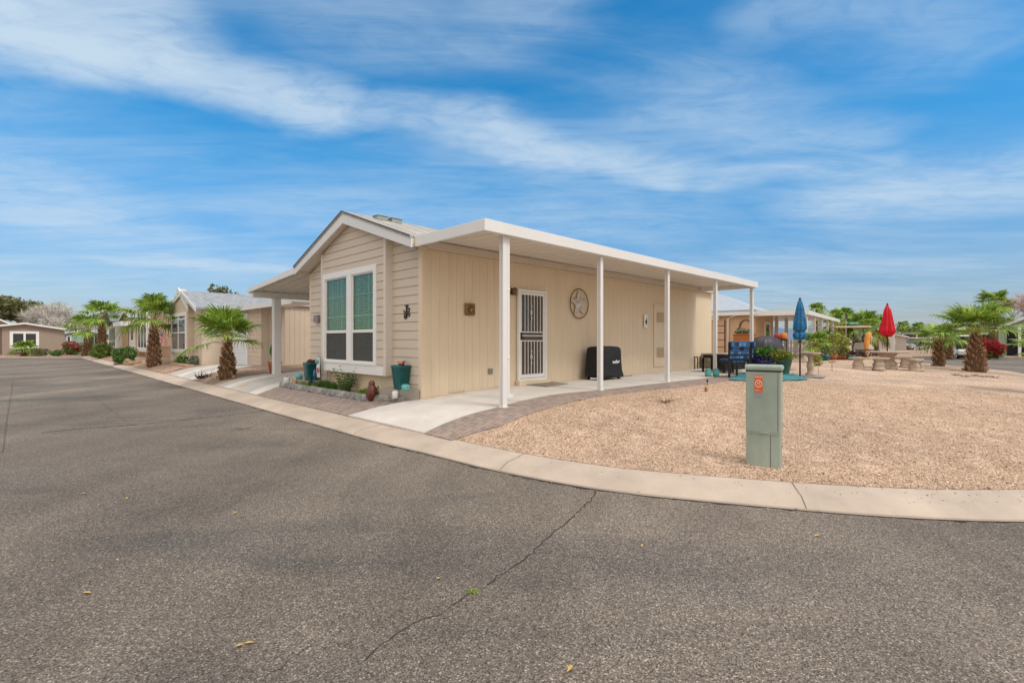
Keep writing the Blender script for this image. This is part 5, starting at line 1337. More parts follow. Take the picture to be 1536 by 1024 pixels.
# ---- patio at the far end
rg = [U(1092, 571), U(1150, 573.5), U(1212, 570), U(1190, 561.5), U(1110, 561)]
o = poly_patch('patio_rug', [(p.x, p.y) for p in rg], mat('rug_teal', (.025, .14, .17), .9, .4, 7, .3, 90, col2=(.06, .23, .26)), .25, .032, side=.012, kind=None); tag(o, 'teal outdoor rug lying on the gravel behind the green box', 'rug')
M['cushion'] = mat('blue_plaid', (.01, .05, .20), .8, .9, 9, .3, 80, col2=(.10, .30, .52))
def brick_cushion():
    m = bpy.data.materials.new('blue_check_cloth'); nt, N, L = nodes_of(m); bs = N['Principled BSDF']; tc = N.new('ShaderNodeTexCoord')
    ck = N.new('ShaderNodeTexBrick'); ck.inputs['Scale'].default_value = 1; ck.inputs['Brick Width'].default_value = .11; ck.inputs['Row Height'].default_value = .12; ck.inputs['Mortar Size'].default_value = .012
    mp = N.new('ShaderNodeMapping'); mp.inputs['Rotation'].default_value = (math.radians(90), 0, 0); L.new(tc.outputs['Object'], mp.inputs[0]); L.new(mp.outputs[0], ck.inputs['Vector'])
    ck.inputs['Color1'].default_value = (.006, .012, .035, 1); ck.inputs['Color2'].default_value = (.09, .24, .42, 1); ck.inputs['Mortar'].default_value = (.008, .05, .20, 1)
    L.new(ck.outputs[0], bs.inputs['Base Color']); bs.inputs['Roughness'].default_value = .85; return m
M['check'] = brick_cushion()
cp_ = U(1106, 567)
ch = thing('patio_chair', 'dark metal patio chair with blue checked cushions seen from behind', 'chair', cp_ + Vector((0, .25, 0)), math.radians(8))
c = MB('L'); c.box(-.27, .27, -.26, .26, .37, .40); c.box(-.29, -.25, -.28, -.24, .36, .64); c.build('seat_frame', M['blackmetal'], ch)
for (x, y) in ((-.28, -.27), (.28, -.27), (-.28, .27), (.28, .27)):
    c = MB('L'); c.box(x - .022, x + .022, y - .022, y + .022, 0, .40 if y > 0 else .93); c.build('leg', M['blackmetal'], ch, bevel=.004)
for x in (-.30, .30): c = MB('L'); c.box(x - .03, x + .03, -.28, .30, .60, .63); c.box(x - .015, x + .015, .25, .28, .38, .60); c.build('armrest', M['blackmetal'], ch, bevel=.008)
c = MB('L'); c.box(-.26, .26, -.24, .27, .40, .50); c.build('seat_cushion', M['check'], ch, bevel=.035)
c = MB('L'); c.box(-.27, .27, -.30, -.19, .48, .97); c.box(-.27, .27, -.345, -.30, .80, .98); c.build('back_cushion', M['check'], ch, bevel=.03)
c = MB('L'); c.box(-.26, .26, -.32, -.302, .50, .53); c.box(-.26, .26, -.32, -.302, .62, .64); c.build('back_rail', M['blackmetal'], ch)
# second chair beyond, partly behind the post
ch2 = copy_tree(ch, cp_ + Vector((.75, 1.35, 0)), math.radians(60), 'dark patio chair with light blue cushion just behind the last cover post')
# fire table
ft = thing('patio_table', 'low dark metal table with pale top behind the blue chair', 'table', gp(1092, 15.6), math.radians(35))
c = MB('L'); c.box(-.85, .85, -.4, .4, .56, .60); c.build('table_top', mat('table_tan', (.42, .34, .28), .6, .2, 6), ft, bevel=.006)
c = MB('L'); c.box(-.80, .80, -.35, .35, .46, .555); c.box(-.6, .6, -.22, .22, .08, .46); c.build('body', M['blackmetal'], ft)
for (x, y) in ((-.8, -.35), (.8, -.35), (-.8, .35), (.8, .35)): c = MB('L'); c.box(x - .025, x + .025, y - .025, y + .025, 0, .46); c.build('leg', M['blackmetal'], ft)
# teal garden stools
for px_, lab in ((1065.5, 'aqua ceramic garden stool left of the fourth cover post'), (1077.5, 'aqua ceramic garden stool right of the fourth cover post')):
    root = thing('garden_stool', lab, 'garden stool', U(px_, 566.5) + Vector((0, .15, .02)), 0)
    c = MB('L'); c.lathe([(.06, 0), (.078, .02), (.088, .10), (.078, .19), (.06, .215), (.001, .22)], n=18); c.build('body', M['aqua'], root)
    c = MB('L'); c.tube([(math.cos(k * math.pi / 10) * .082, math.sin(k * math.pi / 10) * .082, .035) for k in range(21)], .006, 5, cap=False); c.tube([(math.cos(k * math.pi / 10) * .081, math.sin(k * math.pi / 10) * .081, .185) for k in range(21)], .006, 5, cap=False); c.build('bands', M['teal'], root)
# gas meter pipes and a grey stone cabinet at the end of the wall
gm = thing('gas_pipes', 'brown upright gas pipes by the end of the tan wall', 'pipes', W(16.35, B0 - .12, .5), H45)
c = MB('L')
for x in (0, .22, ): c.tube([(x, 0, 0), (x, 0, .40), (x, .04, .44)], .022, 8)
c.tube([(0, 0, .42), (.22, 0, .42)], .018, 8); c.tube([(.22, 0, .22), (.5, 0, .22), (.5, 0, .38)], .018, 8); c.lathe([(.04, .26), (.055, .30), (.04, .36)], (.5, 0, 0), 10); c.build('pipework', mat('pipe_brown', (.10, .07, .05), .6), gm)
c = MB('L'); c.tube([(.62, 0, 0), (.62, 0, .38)], .012, 8); c.build('white_pipe', M['white'], gm)
c = MB(); c.box(17.0, 17.9, 7.05, 7.58, .48, .96); c.box(16.97, 17.93, 7.02, 7.6, .96, .985); tag(c.build('storage_cabinet', mat('lichen_grey', (.20, .18, .13), .9, .5, 7, .4, 40, col2=(.30, .28, .21)), bevel=.01), 'mottled grey box cabinet against the end of the tan wall', 'cabinet')
# big green planter with trailing plant, purple flower pots
bp_ = U(1178, 562); gpz = thing('flower_planter', 'big tapered green planter overflowing with lime trailing leaves', 'planter', bp_ + Vector((0, .1, .03)), 0)
c = MB('L'); c.lathe([(.14, 0), (.15, .02), (.235, .42), (.25, .43), (.25, .46), (.22, .46), (.21, .40)], n=24); c.build('pot_body', mat('dark_green_glaze', (.07, .15, .10), .4, .3, 3), gpz)
c = MB('L'); q = random.Random(21)
for _ in range(330):
    an = q.uniform(0, 6.28); r = math.sqrt(q.random()); p = Vector((math.cos(an) * .32 * r - .10, math.sin(an) * .3 * r, .50 + (1 - r) * .12)); tuft(c, p, 4, .17, q, .008, 1.3)
leaves(c, (-.10, 0, .50), (.44, .36, .15), 1500, .06, q, .4, .3); c.solid = False; c.build('trailing_leaves', M['leaf_lime'], gpz)
pp = gp(1140, 14.6); fpz = thing('flower_planter', 'dark pot of purple flowers and bright green leaves left of the big green planter', 'planter', pp, 0)
c = MB('L'); c.lathe([(.16, 0), (.2, .1), (.3, .38), (.31, .42), (.26, .42), (.25, .36)], n=20); c.build('pot_body', mat('plum_glaze', (.03, .02, .05), .4), fpz)
c = MB('L'); q = random.Random(22); leaves(c, (0, 0, .62), (.36, .3, .20), 700, .11, q, .4, .3); c.solid = False; c.build('leaves', mat('fresh_leaf', (.08, .20, .03), .5, .3, 6, island=.35, transl=.2), fpz)
c = MB('L'); leaves(c, (-.02, -.05, .46), (.40, .32, .12), 420, .06, q, .7, .3, long=1.1); c.solid = False; c.build('purple_flowers', mat('purple_petal', (.05, .01, .16), .6, .3, 6, island=.4), fpz)
# covered black dome (tarp) behind
tb = thing('covered_equipment', 'bulky shape under a wrinkled charcoal tarp behind the flower pots', 'covered grill', gp(1149, 17.5), .3)
c = MB('L'); n_ = 30; rings = []
for (hx, hy, z) in ((.62, .42, .0), (.60, .40, .35), (.55, .38, .70), (.48, .34, .92), (.32, .25, 1.08), (.12, .10, 1.14)):
    rings.append([(x, y, z_ + .02 * math.sin(i * 1.7)) for i, (x, y, z_) in enumerate(ringpts(hx, hy, z, n_, .55, .035 if z < 1 else 0, z * 3))])
vs = [p for r in rings for p in r]; c._add(vs, [(j * n_ + i, j * n_ + (i + 1) % n_, (j + 1) * n_ + (i + 1) % n_, (j + 1) * n_ + i) for j in range(5) for i in range(n_)] + [tuple(5 * n_ + i for i in range(n_))], True)
c.build('tarp', mat('charcoal_tarp', (.035, .035, .045), .45, .3, 4, 1.0, 8), tb)
# red mug-like accent and orange lamp beyond: small table with pots
st_ = thing('plant_stand', 'small dark stand with a red pot between the tarp and the white posts', 'plant stand', gp(1166, 19.5), 0)
c = MB('L'); c.box(-.3, .3, -.2, .2, .98, 1.02); [c.tube([(x, y, 0), (x, y, .98)], .018, 6) for x in (-.27, .27) for y in (-.17, .17)]; c.build('stand_frame', M['blackmetal'], st_)
c = MB('L'); c.lathe([(.07, 1.02), (.12, 1.06), (.13, 1.2), (.10, 1.26), (.09, 1.25)], n=14); c.build('red_pot', mat('brick_red', (.30, .03, .02), .5), st_)
c = MB('L'); c.lathe([(.10, 1.02), (.16, 1.10), (.12, 1.28), (.1, 1.3)], (.25, 0, 0), 14); tag(c.build('orange_pot', mat('clay_orange', (.55, .20, .04), .6), st_))
# ---- parasols
def parasol(name, label, loc, m, pole_m, h, z_bot, rmax, tie, seed, z0=0.0):
    root = thing(name, label, 'parasol', loc, 0); q = random.Random(seed)
    c = MB('L'); c.tube([(0, 0, z0), (0, 0, h - .06)], .021, 10); c.build('pole', pole_m, root)
    c = MB('L'); n = 48; rings = []
    if tie:
        pr_ = [(.02, h), (.05, h - .04), (.085, h - .18), (.115, h - .40), (.145, h - .66), (.155, h - .82), (.12, h - .875), (.085, h - .90), (.15, h - .93), (.165, h - 1.0), (.13, h - 1.09), (.05, h - 1.13)]
    else:
        pr_ = [(.012, h), (.04, h - .03), (.085, h - .16), (.095, h - .17), (.13, h - .40), (.175, h - .70), (.22, h - .95), (.25, h - 1.10), (.19, h - 1.16), (.12, h - 1.22)]
    for j, (r, z) in enumerate(pr_):
        am = .17 if 2 < j < len(pr_) - 1 else .1
        rings.append([(r * (1 + am * math.cos(8 * t + .3 * j * (1 if tie else 0)) + am * .3 * math.cos(5 * t + j)) * math.cos(t), r * (1 + am * math.cos(8 * t + .3 * j * (1 if tie else 0)) + am * .3 * math.cos(5 * t + j)) * math.sin(t), z + (.05 * math.cos(8 * t) if j >= len(pr_) - 3 and not tie else 0)) for t in (2 * math.pi * i / n for i in range(n))])
    vs = [p for r in rings for p in r]; c._add(vs, [(j * n + i, (j + 1) * n + i, (j + 1) * n + (i + 1) % n, j * n + (i + 1) % n) for j in range(len(rings) - 1) for i in range(n)] + [tuple(range(n))], True)
    c.build('canopy', m, root)
    c = MB('L'); c.lathe([(.03, 0), (.035, .03), (.012, .07), (.001, .08)], (0, 0, h - .01), 10); c.build('finial', pole_m, root)
    return root
bu = U(1200, 565.5)
bpar = parasol('patio_parasol', 'closed blue parasol with tied ruffle on a dark bronze pole', bu, mat('blue_canvas', (.012, .11, .27), .8, .3, 7, .5, 12, col2=(.03, .18, .38)), mat('bronze_pole', (.06, .03, .025), .45), 2.17, 0, .3, True, 1)
c = MB('L'); c.box(-.05, .05, -.03, .03, .98, 1.02); c.tube([(0, -.02, .6), (0, -.08, .6), (.0, -.1, .56)], .01, 6); c.build('crank', M['blackmetal'], bpar)
c = MB('W'); u0 = U(1216, 566); c.lathe([(.30, 0), (.34, .01), (.34, .03), (.30, .045), (.001, .05)], (u0.x, u0.y, u0.z), 28); tag(c.build('parasol_base', mat('base_grey', (.20, .20, .20), .7, .2, 8)), 'flat round grey stone disc at the foot of the birdbath', 'stone disc')
# birdbath
M['cast'] = mat('cast_stone', (.42, .34, .27), .9, .25, 7, .5, 40)
bb = thing('birdbath', 'pale stone birdbath on a turned pedestal behind the blue parasol', 'birdbath', U(1217, 563) + Vector((0, .05, .0)), 0)
c = MB('L'); c.lathe([(.13, 0), (.13, .05), (.085, .09), (.075, .16), (.105, .26), (.095, .34), (.065, .42), (.06, .50), (.085, .56), (.10, .58)], n=18); c.build('pedestal', M['cast'], bb)
c = MB('L'); c.lathe([(.10, .58), (.20, .60), (.27, .64), (.275, .68), (.25, .68), (.15, .645), (.001, .63)], n=28); c.build('basin', M['cast'], bb)
# picnic set
T = U(1331, 553.5)
tbl = thing('stone_table', 'round cast stone table with a single thick pedestal', 'table', T, 0)
c = MB('L'); c.lathe([(.66, .63), (.69, .64), (.69, .69), (.67, .70), (.001, .70)], n=36); c.build('table_top', M['cast'], tbl)
c = MB('L'); c.lathe([(.30, 0), (.30, .05), (.25, .08), (.26, .14), (.30, .20), (.27, .27), (.20, .33), (.17, .38), (.19, .46), (.27, .56), (.30, .62), (.30, .63)], n=20, sq=.25); c.build('pedestal', M['cast'], tbl)
parasol('patio_parasol', 'closed red parasol rising from the stone picnic table', T, mat('red_canvas', (.55, .003, .018), .7, .2, 5, .4, 12), M['blackmetal'], 2.50, 0, .3, False, 2, .28)
def bench(label, px_, py_, ang, span):
    p = U(px_, py_); root = thing('stone_bench', label, 'bench', p, ang, 'curved stone benches round the table')
    c = MB('L'); Rb = 1.25; n = 16; vs = []
    for i in range(n + 1):
        t = -span / 2 + span * i / n
        for (r, z) in ((Rb - .19, .40), (Rb - .19, .455), (Rb + .19, .455), (Rb + .19, .40)): vs.append((math.sin(t) * r, Rb - math.cos(t) * r, z))
    c._add(vs, [(i * 4 + k, i * 4 + (k + 1) % 4, (i + 1) * 4 + (k + 1) % 4, (i + 1) * 4 + k) for i in range(n) for k in range(4)] + [(0, 1, 2, 3), tuple(n * 4 + k for k in (3, 2, 1, 0))]); c.build('seat', M['cast'], root, bevel=.012)
    for s in (-1, 1):
        t = s * span * .27; x, y = math.sin(t) * Rb, Rb - math.cos(t) * Rb
        c = MB('L'); c.lathe([(.19, 0), (.19, .05), (.155, .08), (.16, .15), (.175, .20), (.14, .27), (.12, .31), (.16, .37), (.19, .40)], (x, y, 0), 16, sq=.5, ph=t); c.build('leg', M['cast'], root)
    return root
bench('left curved stone bench of the picnic set', 1303, 554.5, math.radians(-20), .95)
bench('right curved stone bench of the picnic set', 1375, 556.5, math.radians(38), .72)
bench('curved stone bench half hidden behind the picnic table', 1347, 550.8, math.radians(150), .7)
# small things in the lot
c = MB('W'); p = U(1059, 588); q = random.Random(3); tuft(c, p, 60, .13, q, .004, .5); c.solid = False; tag(c.build('dry_tuft', mat('orange_grass', (.42, .20, .05), .7, .3, 9, island=.3)), 'small orange dry grass tuft in the gravel', 'grass tuft')
c = MB('W'); p = U(1061, 577.5); c.tube([(p.x, p.y, p.z - .02), (p.x, p.y, p.z + .09)], .006, 6); c.lathe([(.01, .07), (.022, .09), (.022, .12), (.001, .13)], tuple(p), 8); tag(c.build('stake_light', M['dark']), 'tiny black stake light at the paver edge near the fourth post', 'garden light')
c = MB('W'); p = U(997, 604); q = random.Random(4)
for k in range(22): an = q.uniform(0, 6.28); l = q.uniform(.08, .3); c.tube([p, p + Vector((math.cos(an) * l * .5, math.sin(an) * l * .5, .05 * q.random() + .02)), p + Vector((math.cos(an) * l, math.sin(an) * l, q.uniform(0, .10)))], [.004, .003, .0015], 4)
tag(c.build('dead_plant', mat('dead_twig', (.17, .10, .05), .9, .3, 9)), 'flattened dead brown plant in the middle of the gravel', 'dead plant')
for i, (px_, py_, s) in enumerate([(1435, 563, .35), (1447, 565, .4), (1460, 563.5, .3), (1478, 565.5, .42), (1493, 566.5, .3)]):
    c = MB('W'); p = U(px_, py_); q = random.Random(40 + i)
    for k in range(14): an = q.uniform(0, 6.28); l = q.uniform(.08, s); c.tube([p, p + Vector((math.cos(an) * l, math.sin(an) * l * .5, q.uniform(0.0, .09)))], [.012, .004], 4)
    tag(c.build('dry_twigs', M['bark']), ['leftmost clump of dry twigs on the gravel below the thick palm', 'second clump of dry twigs from the left below the thick palm', 'middle clump of dry twigs right below the thick palm trunk', 'second clump of dry twigs from the right below the thick palm', 'rightmost clump of dry twigs below the thick palm'][i], 'twigs', 'dry twig clumps on the gravel')
# dead agave near the neighbour's palm, terracotta pot, boulders
c = MB('W'); p = U(305, 567); q = random.Random(6)
for k in range(40): an = q.uniform(0, 6.28); l = q.uniform(.1, .38); tuft(c, p + Vector((math.cos(an) * .15, math.sin(an) * .15, 0)), 2, l, q, .014, 1.6)
c.solid = False; tag(c.build('dry_agave', mat('maroon_dry', (.10, .05, .04), .9, .3, 9)), 'low dark dried plant left of the young fan palm', 'dead plant')
tp_ = thing('terracotta_pot', 'terracotta pot with a tall banana leaf plant behind the carport column', 'flower pot', U(412, 560), 0)
c = MB('L'); c.lathe([(.14, 0), (.20, .30), (.215, .32), (.215, .37), (.18, .37), (.17, .3)], n=20); c.build('pot_body', mat('terracotta', (.38, .13, .06), .8, .15, 6), tp_)
c = MB('L'); q = random.Random(7)
for k, (dx, lz, l, fl) in enumerate([(-.12, .55, .40, 1), (-.02, .62, .30, -1), (.03, .50, .3, 1), (-.05, .45, .26, -1), (.02, .36, .22, 1)]):
    b = Vector((dx * .3, 0, .33)); m_ = Vector((dx, .02 * k, lz)); e = m_ + Vector((dx * .6 + .08 * fl, .05 * fl, l)); wv_ = Vector((.045, .03 * fl, 0))
    c.tube([b, m_], [.012, .008], 5); c._add([m_, m_.lerp(e, .3) + wv_, m_.lerp(e, .7) + wv_ * .9, e, m_.lerp(e, .7) - wv_ * .9, m_.lerp(e, .3) - wv_], [(0, 1, 2, 3, 4, 5)])
c.solid = False; c.build('banana_leaves', mat('banana_green', (.07, .22, .03), .4, .25, 4, transl=.25), tp_)
M['boulder'] = mat('brown_boulder', (.33, .22, .14), .9, .3, 5, .6, 15)
for (px_, py_, r, lab) in ((193, 547, (.28, .22, .2), 'largest brown boulder in front of the dark green bush'), (203, 546, (.30, .2, .12), 'flat brown boulder right of the largest one'), (176, 546, (.16, .14, .08), 'small boulder left of the largest brown one')):
    p = U(px_, py_); c = MB('W'); c.blob((p.x, p.y, p.z + r[2] * .6), r, px_, .3, 12, 9, smooth=False); tag(c.build('boulder', M['boulder']), lab, 'boulder', 'boulders by the left curb')
# neighbour's low planter with dark shrubs
c = MB(); c.box(5.0, 5.35, 24.6, 27.6, .25, .45); tag(c.build('planter_edging', mat('tan_block', (.40, .27, .19), .9, .2, 6, .5, 30), bevel=.03), 'low tan block edging of the planter before the gabled neighbour home', 'planter edging')
for i, (px_, py_, w2) in enumerate(((259, 545, .32), (272, 546, .34), (283, 545, .26))):
    bush('small_shrub', ['left grey green shrub in the gabled home planter', 'middle grey green shrub in the gabled home planter', 'right grey green shrub in the gabled home planter'][i], W(5.42, (27.2, 26.2, 25.2)[i], .42), (w2, w2, .2), 420, .07, [M['leaf_grey'] if i == 2 else M['leaf']], 90 + i, group='shrubs in the gabled home planter')
# fallen leaves on the road
leafc = mat('fallen_leaf', (.50, .34, .12), .7, .3, 9)
LF = [(658, 868, 'rounded pale leaf beside the long crack'), (352, 770, 'yellow leaf in the middle of the road left of centre'), (176, 840, 'large pale curled leaf on the left'), (80, 841, 'small tan leaf left of the large curled one'), (360, 969, 'tan leaf pair nearest the bottom left'), (855, 1004, 'orange leaf at the bottom edge below the crack'), (963, 819, 'pale leaf right of the crack'), (1225, 804, 'orange leaf close to the curb on the right'), (124, 741, 'bright yellow leaf at far left'), (190, 748, 'pale leaf right of the bright yellow one'), (153, 731, 'small pale leaf above the bright yellow one'), (219, 680, 'small tan leaf high on the left road'), (131, 890, 'tiny white leaf chip lower left'), (772, 739, 'small pale leaf near the curb in the middle')]
q = random.Random(12)
for i, (px_, py_, lab) in enumerate(LF):
    p = U(px_, py_); c = MB('L'); s = q.uniform(.016, .028)
    for s2 in ([0] if i not in (4,) else [0, 1]):
        o2 = Vector((s2 * .035, s2 * .02, 0)); an = q.uniform(0, 6.28); d = Vector((math.cos(an), math.sin(an), 0)); w2 = Vector((-math.sin(an), math.cos(an), 0))
        vs = [o2 + d * -s, o2 + w2 * s * .45 + Vector((0, 0, s * .35)), o2 + d * s * .4 + w2 * s * .4 + Vector((0, 0, s * .3)), o2 + d * s + Vector((0, 0, s * .3)), o2 + d * s * .4 - w2 * s * .4 + Vector((0, 0, s * .25)), o2 - w2 * s * .45 + Vector((0, 0, s * .3)), o2 + Vector((0, 0, .002))]
        c._add(vs, [(0, 6, 1), (6, 2, 1), (6, 3, 2), (6, 4, 3), (6, 5, 4), (6, 0, 5)])
    c.solid = False; o = c.build('fallen_leaf', leafc); o.location = p + Vector((0, 0, .004)); tag(o, lab + ' lying on the asphalt', 'leaf', 'dry leaves on the road')
c = MB('W'); p = U(708, 888); q = random.Random(13)
for k in range(30): tuft(c, p + Vector((q.uniform(-.03, .03), q.uniform(-.012, .012), 0)), 2, .028, q, .003, 1.8)
c.solid = False; tag(c.build('weed', M['grassy']), 'tiny green weed growing in the long road crack', 'weed')
# ------------------------------------------------------------------ neighbouring homes
def gable_home(name, label, loc, rz, w, d, hl, hr, apx, apz, wm, rm, over=.3, base=-.2, lap=False):
    """local x runs to the right along the front, y runs back; the gable faces -y"""
    root = thing(name, label, 'house', loc, rz)
    c = MB('L'); c.prism([(0, 0, base), (w, 0, base), (w, 0, hr), (apx, 0, apz), (0, 0, hl)], (0, d, 0)); c.build('wall', wm, root)
    c = MB('L'); sl = (apz - hl) / apx if apx > 0 else 0; sr = (apz - hr) / (w - apx) if w > apx else 0
    l = (-over, hl - sl * over); r = (w + over, hr - sr * over); t = .07
    c.prism([(l[0], -over, l[1]), (apx, -over, apz), (r[0], -over, r[1]), (r[0], -over, r[1] + t), (apx, -over, apz + t), (l[0], -over, l[1] + t)], (0, d + 2 * over, 0)); ro = c.build('roof', rm, root)
    c = MB('L'); f = .17
    c.prism([(l[0], -over - .03, l[1] + t - f), (apx, -over - .03, apz + t - f), (apx, -over - .03, apz + t), (l[0], -over - .03, l[1] + t)], (0, .028, 0))
    c.prism([(apx, -over - .03, apz + t - f), (r[0], -over - .03, r[1] + t - f), (r[0], -over - .03, r[1] + t), (apx, -over - .03, apz + t)], (0, .028, 0)); c.build('fascia', M['alum'], root)
    if lap:
        c = MB('L'); z = .05
        while z < max(hl, hr):
            c.box(.0, w, -.014, 0.002, z, z + .012); z += .17
        c.build('siding_laps', wm, root)
    return root
def hwin(root, x0, x1, z0, z1, y=0.0, cols=2, rows=1, fr=.10, m=None, glass=None, axis='y', split=None):
    """a framed window; axis y: on a wall facing -y; axis x: on a wall facing +x at x=y"""
    def bx(c, u0, u1, za, zb, o0, o1):
        if axis == 'y': c.box(u0, u1, y - o1, y - o0, za, zb)
        else: c.box(y + o0, y + o1, u0, u1, za, zb)
    c = MB('L'); m = m or M['white']
    bx(c, x0, x0 + fr, z0, z1, 0, .05); bx(c, x1 - fr, x1, z0, z1, 0, .05); bx(c, x0 + fr, x1 - fr, z1 - fr, z1, 0, .05); bx(c, x0 + fr, x1 - fr, z0, z0 + fr, 0, .05)
    for k in range(1, cols): u_ = x0 + fr + (x1 - x0 - 2 * fr) * k / cols; bx(c, u_ - fr * .35, u_ + fr * .35, z0 + fr, z1 - fr, 0, .046)
    for s_ in (split or []): bx(c, x0 + fr, x1 - fr, z0 + (z1 - z0) * s_ - .03, z0 + (z1 - z0) * s_ + .03, 0, .043)
    wo_ = c.build('window', m, root)
    c = MB('L'); bx(c, x0 + fr, x1 - fr, z0 + fr, z1 - fr, .002, .015); c.build('pane', glass or M['glassdark'], wo_)
    return wo_
M['peach'] = mat('peach_stucco', (.60, .41, .27), .8, .07, 1.5, .2, 30)
M['taupe'] = mat('taupe_siding', (.36, .29, .235), .7, .05, 1.5)
M['neigh'] = mat('neighbour_cream', (.60, .50, .39), .7, .05, 1.5)
NE = math.radians(-45)
# --- gabled neighbour (second home along the street)
fa = 5.6
bL, _ = on_a(256, 500, fa); bR, _ = on_a(303, 500, fa)
apb, apz = on_a(272.5, 436, 5.3); gz = G(*W(fa, bR).xy)
n2 = gable_home('mobile_home', 'cream neighbour home with steep front gable and tall white window', W(fa, bL, gz), NE, bL - bR, 12, 2.50, 2.50, bL - apb, apz - gz - .07, M['neigh'], M['roofblue'], .3)
wl = bL - bR
x0 = bL - on_a(267, 500, fa)[0]; x1 = bL - on_a(290, 500, fa)[0]
z1_ = on_a(278, 470, fa)[1] - gz; z0_ = on_a(278, 528, fa)[1] - gz
c = MB('L'); c.box(x0 - .15, x1 + .12, -.25, .0, z0_ - .18, z1_ + .55); c.prism([(x0 - .15, -.25, z1_ + .55), (x1 + .12, -.25, z1_ + .55), ((x0 + x1) / 2, -.25, z1_ + 1.15)], (0, .25, 0)); c.build('bay', M['neigh'], n2)
hwin(n2, x0, x1, z0_, z1_, -.25, 2, fr=.16, split=[.5, .84])
c = MB('L')
for s in (-1, 1):
    xm_ = (x0 + x1) / 2; c.prism([(xm_, -.30, z1_ + 1.20), (xm_ + s * (x1 - x0) * .60, -.30, z1_ + .22), (xm_ + s * (x1 - x0) * .60, -.30, z1_ + .0), (xm_, -.30, z1_ + .95)], (0, .05, 0))
c.build('bay_fascia', M['alum'], n2)
c = MB('L'); c.prism([(wl, 1.1, -.2), (wl, 12, -.2), (wl, 12, 2.5), (wl, 1.1, 2.5)], (4.0, 0, 0)); c.build('garage_wing', M['neigh'], n2)
c = MB('L'); c.box(wl - .2, wl + 7.9, .75, .79, 2.28, 2.46); c.prism([(wl + .0, .79, 2.46), (wl + 7.9, .79, 2.40), (wl + 7.9, .79, 2.36), (wl, .79, 2.42)], (0, 1.2, 0)); c.build('wing_roof', M['alum'], n2)
c = MB('L'); Z_ = apz - gz - .02; ax_ = bL - apb; c._add([(ax_, 5.0, Z_), (ax_, 12.3, Z_), (wl + 4.15, 12.3, 2.47), (wl + 4.15, .80, 2.47), (wl - .9, .80, 2.47)], [(0, 1, 2, 3), (0, 3, 4)]); c.solid = False; c.build('wing_slope', M['roofblue'], n2)
dL = bL - on_a(347, 540, fa + 1.1)[0]; dR = bL - on_a(372, 540, fa + 1.1)[0]
c = MB('L'); c.box(dL, dR, 1.05, 1.098, .0, 2.05); c.build('garage_door', mat('cool_white', (.66, .70, .74), .4, .03, 2), n2)
c = MB('L'); z = .03
for k in range(4): c.box(dL + .05, dR - .05, 1.035, 1.048, .05 + k * .5, .48 + k * .5)
c.build('door_panels', mat('cool_white', (.66, .70, .74)), n2)
c = MB('L')
for xx in (dL - .12, dR): c.box(xx, xx + .12, 1.02, 1.098, 0, 2.17)
c.box(dL, dR, 1.02, 1.098, 2.05, 2.17); c.build('door_trim', M['white'], n2)
c = MB('L'); z = .1
while z < 2.3: c.box(wl + .0, dL - .13, 1.08, 1.1, z, z + .015); c.box(dR + .13, wl + 4.0, 1.08, 1.1, z, z + .015); z += .17
c.build('siding_laps', M['neigh'], n2)
c = MB('L'); y = 1.15
while y < 12: c.box(wl + 3.99, wl + 4.012, y, y + .19, .05, 2.4); y += .205
c.build('panel_siding', M['neigh'], n2)
c = MB('L'); zr_ = apz - gz; c.tube([(bL - apb + .8, 5.5, zr_ - .35), (bL - apb + .8, 5.5, zr_ + .05)], .05, 8); c.lathe([(.09, zr_ + .03), (.09, zr_ + .08), (.01, zr_ + .11)], (bL - apb + .8, 5.5, 0), 10); c.build('roof_vent', M['block'], n2)
# flag on its pole, from the bay of the gabled home
fb, fz = on_a(266, 511, fa); f0 = at(265.5, 510.5, 21.6); f1 = at(233, 492, 22.6)
fl = thing('flag', 'United States flag hanging from a slanted pole beside the second palm', 'flag', f0, 0)
c = MB('W'); c.tube([f0, f1], .018, 6); c.build('pole', mat('pole_brown', (.20, .12, .07), .6), fl)
pa = f0.lerp(f1, .42); pb = f0.lerp(f1, .86); dn = Vector((.10, 0, -1)).normalized(); ax = (pb - pa); flen = 1.0
ms3 = [mat('flag_red', (.55, .01, .02), .8), mat('flag_white', (.72, .70, .70), .8), mat('flag_blue', (.01, .02, .12), .8)]
c = MB('W'); nS = 13; K = 8
def fpt(u_, v_): return pb + (pa - pb) * (u_ * .62) * 1.0 + Vector((.28, 0, -1)).normalized() * v_ * .62 + Vector((0, 1, 0)) * .05 * math.sin(v_ * 7 + u_ * 9)
for i in range(nS):
    for k in range(K):
        u0_, u1_ = i / nS, (i + 1) / nS; v0_, v1_ = k / K, (k + 1) / K
        c.cur = 2 if (u0_ < 7 / 13 and v1_ <= .4) else (i % 2)
        c.cur = 2 if (i < 7 and k < 3) else (i % 2)
        c._add([fpt(u0_, v0_), fpt(u1_, v0_), fpt(u1_, v1_), fpt(u0_, v1_)], [(0, 1, 2, 3)])
c.solid = False; cl_ = c.build('cloth', ms3, fl)
c = MB('W')
for i in range(5):
    for k in range(4):
        p = fpt((i + .6) / 13 * 1.3, .05 + k * .085) + Vector((0, -.012, 0)); r_ = .016
        c._add([p + Vector((math.sin(j * math.pi / 5) * (r_ if j % 2 == 0 else r_ * .4), 0, math.cos(j * math.pi / 5) * (r_ if j % 2 == 0 else r_ * .4))) for j in range(10)], [tuple(range(10))])
c.solid = False; c.build('stars', ms3[1], cl_)
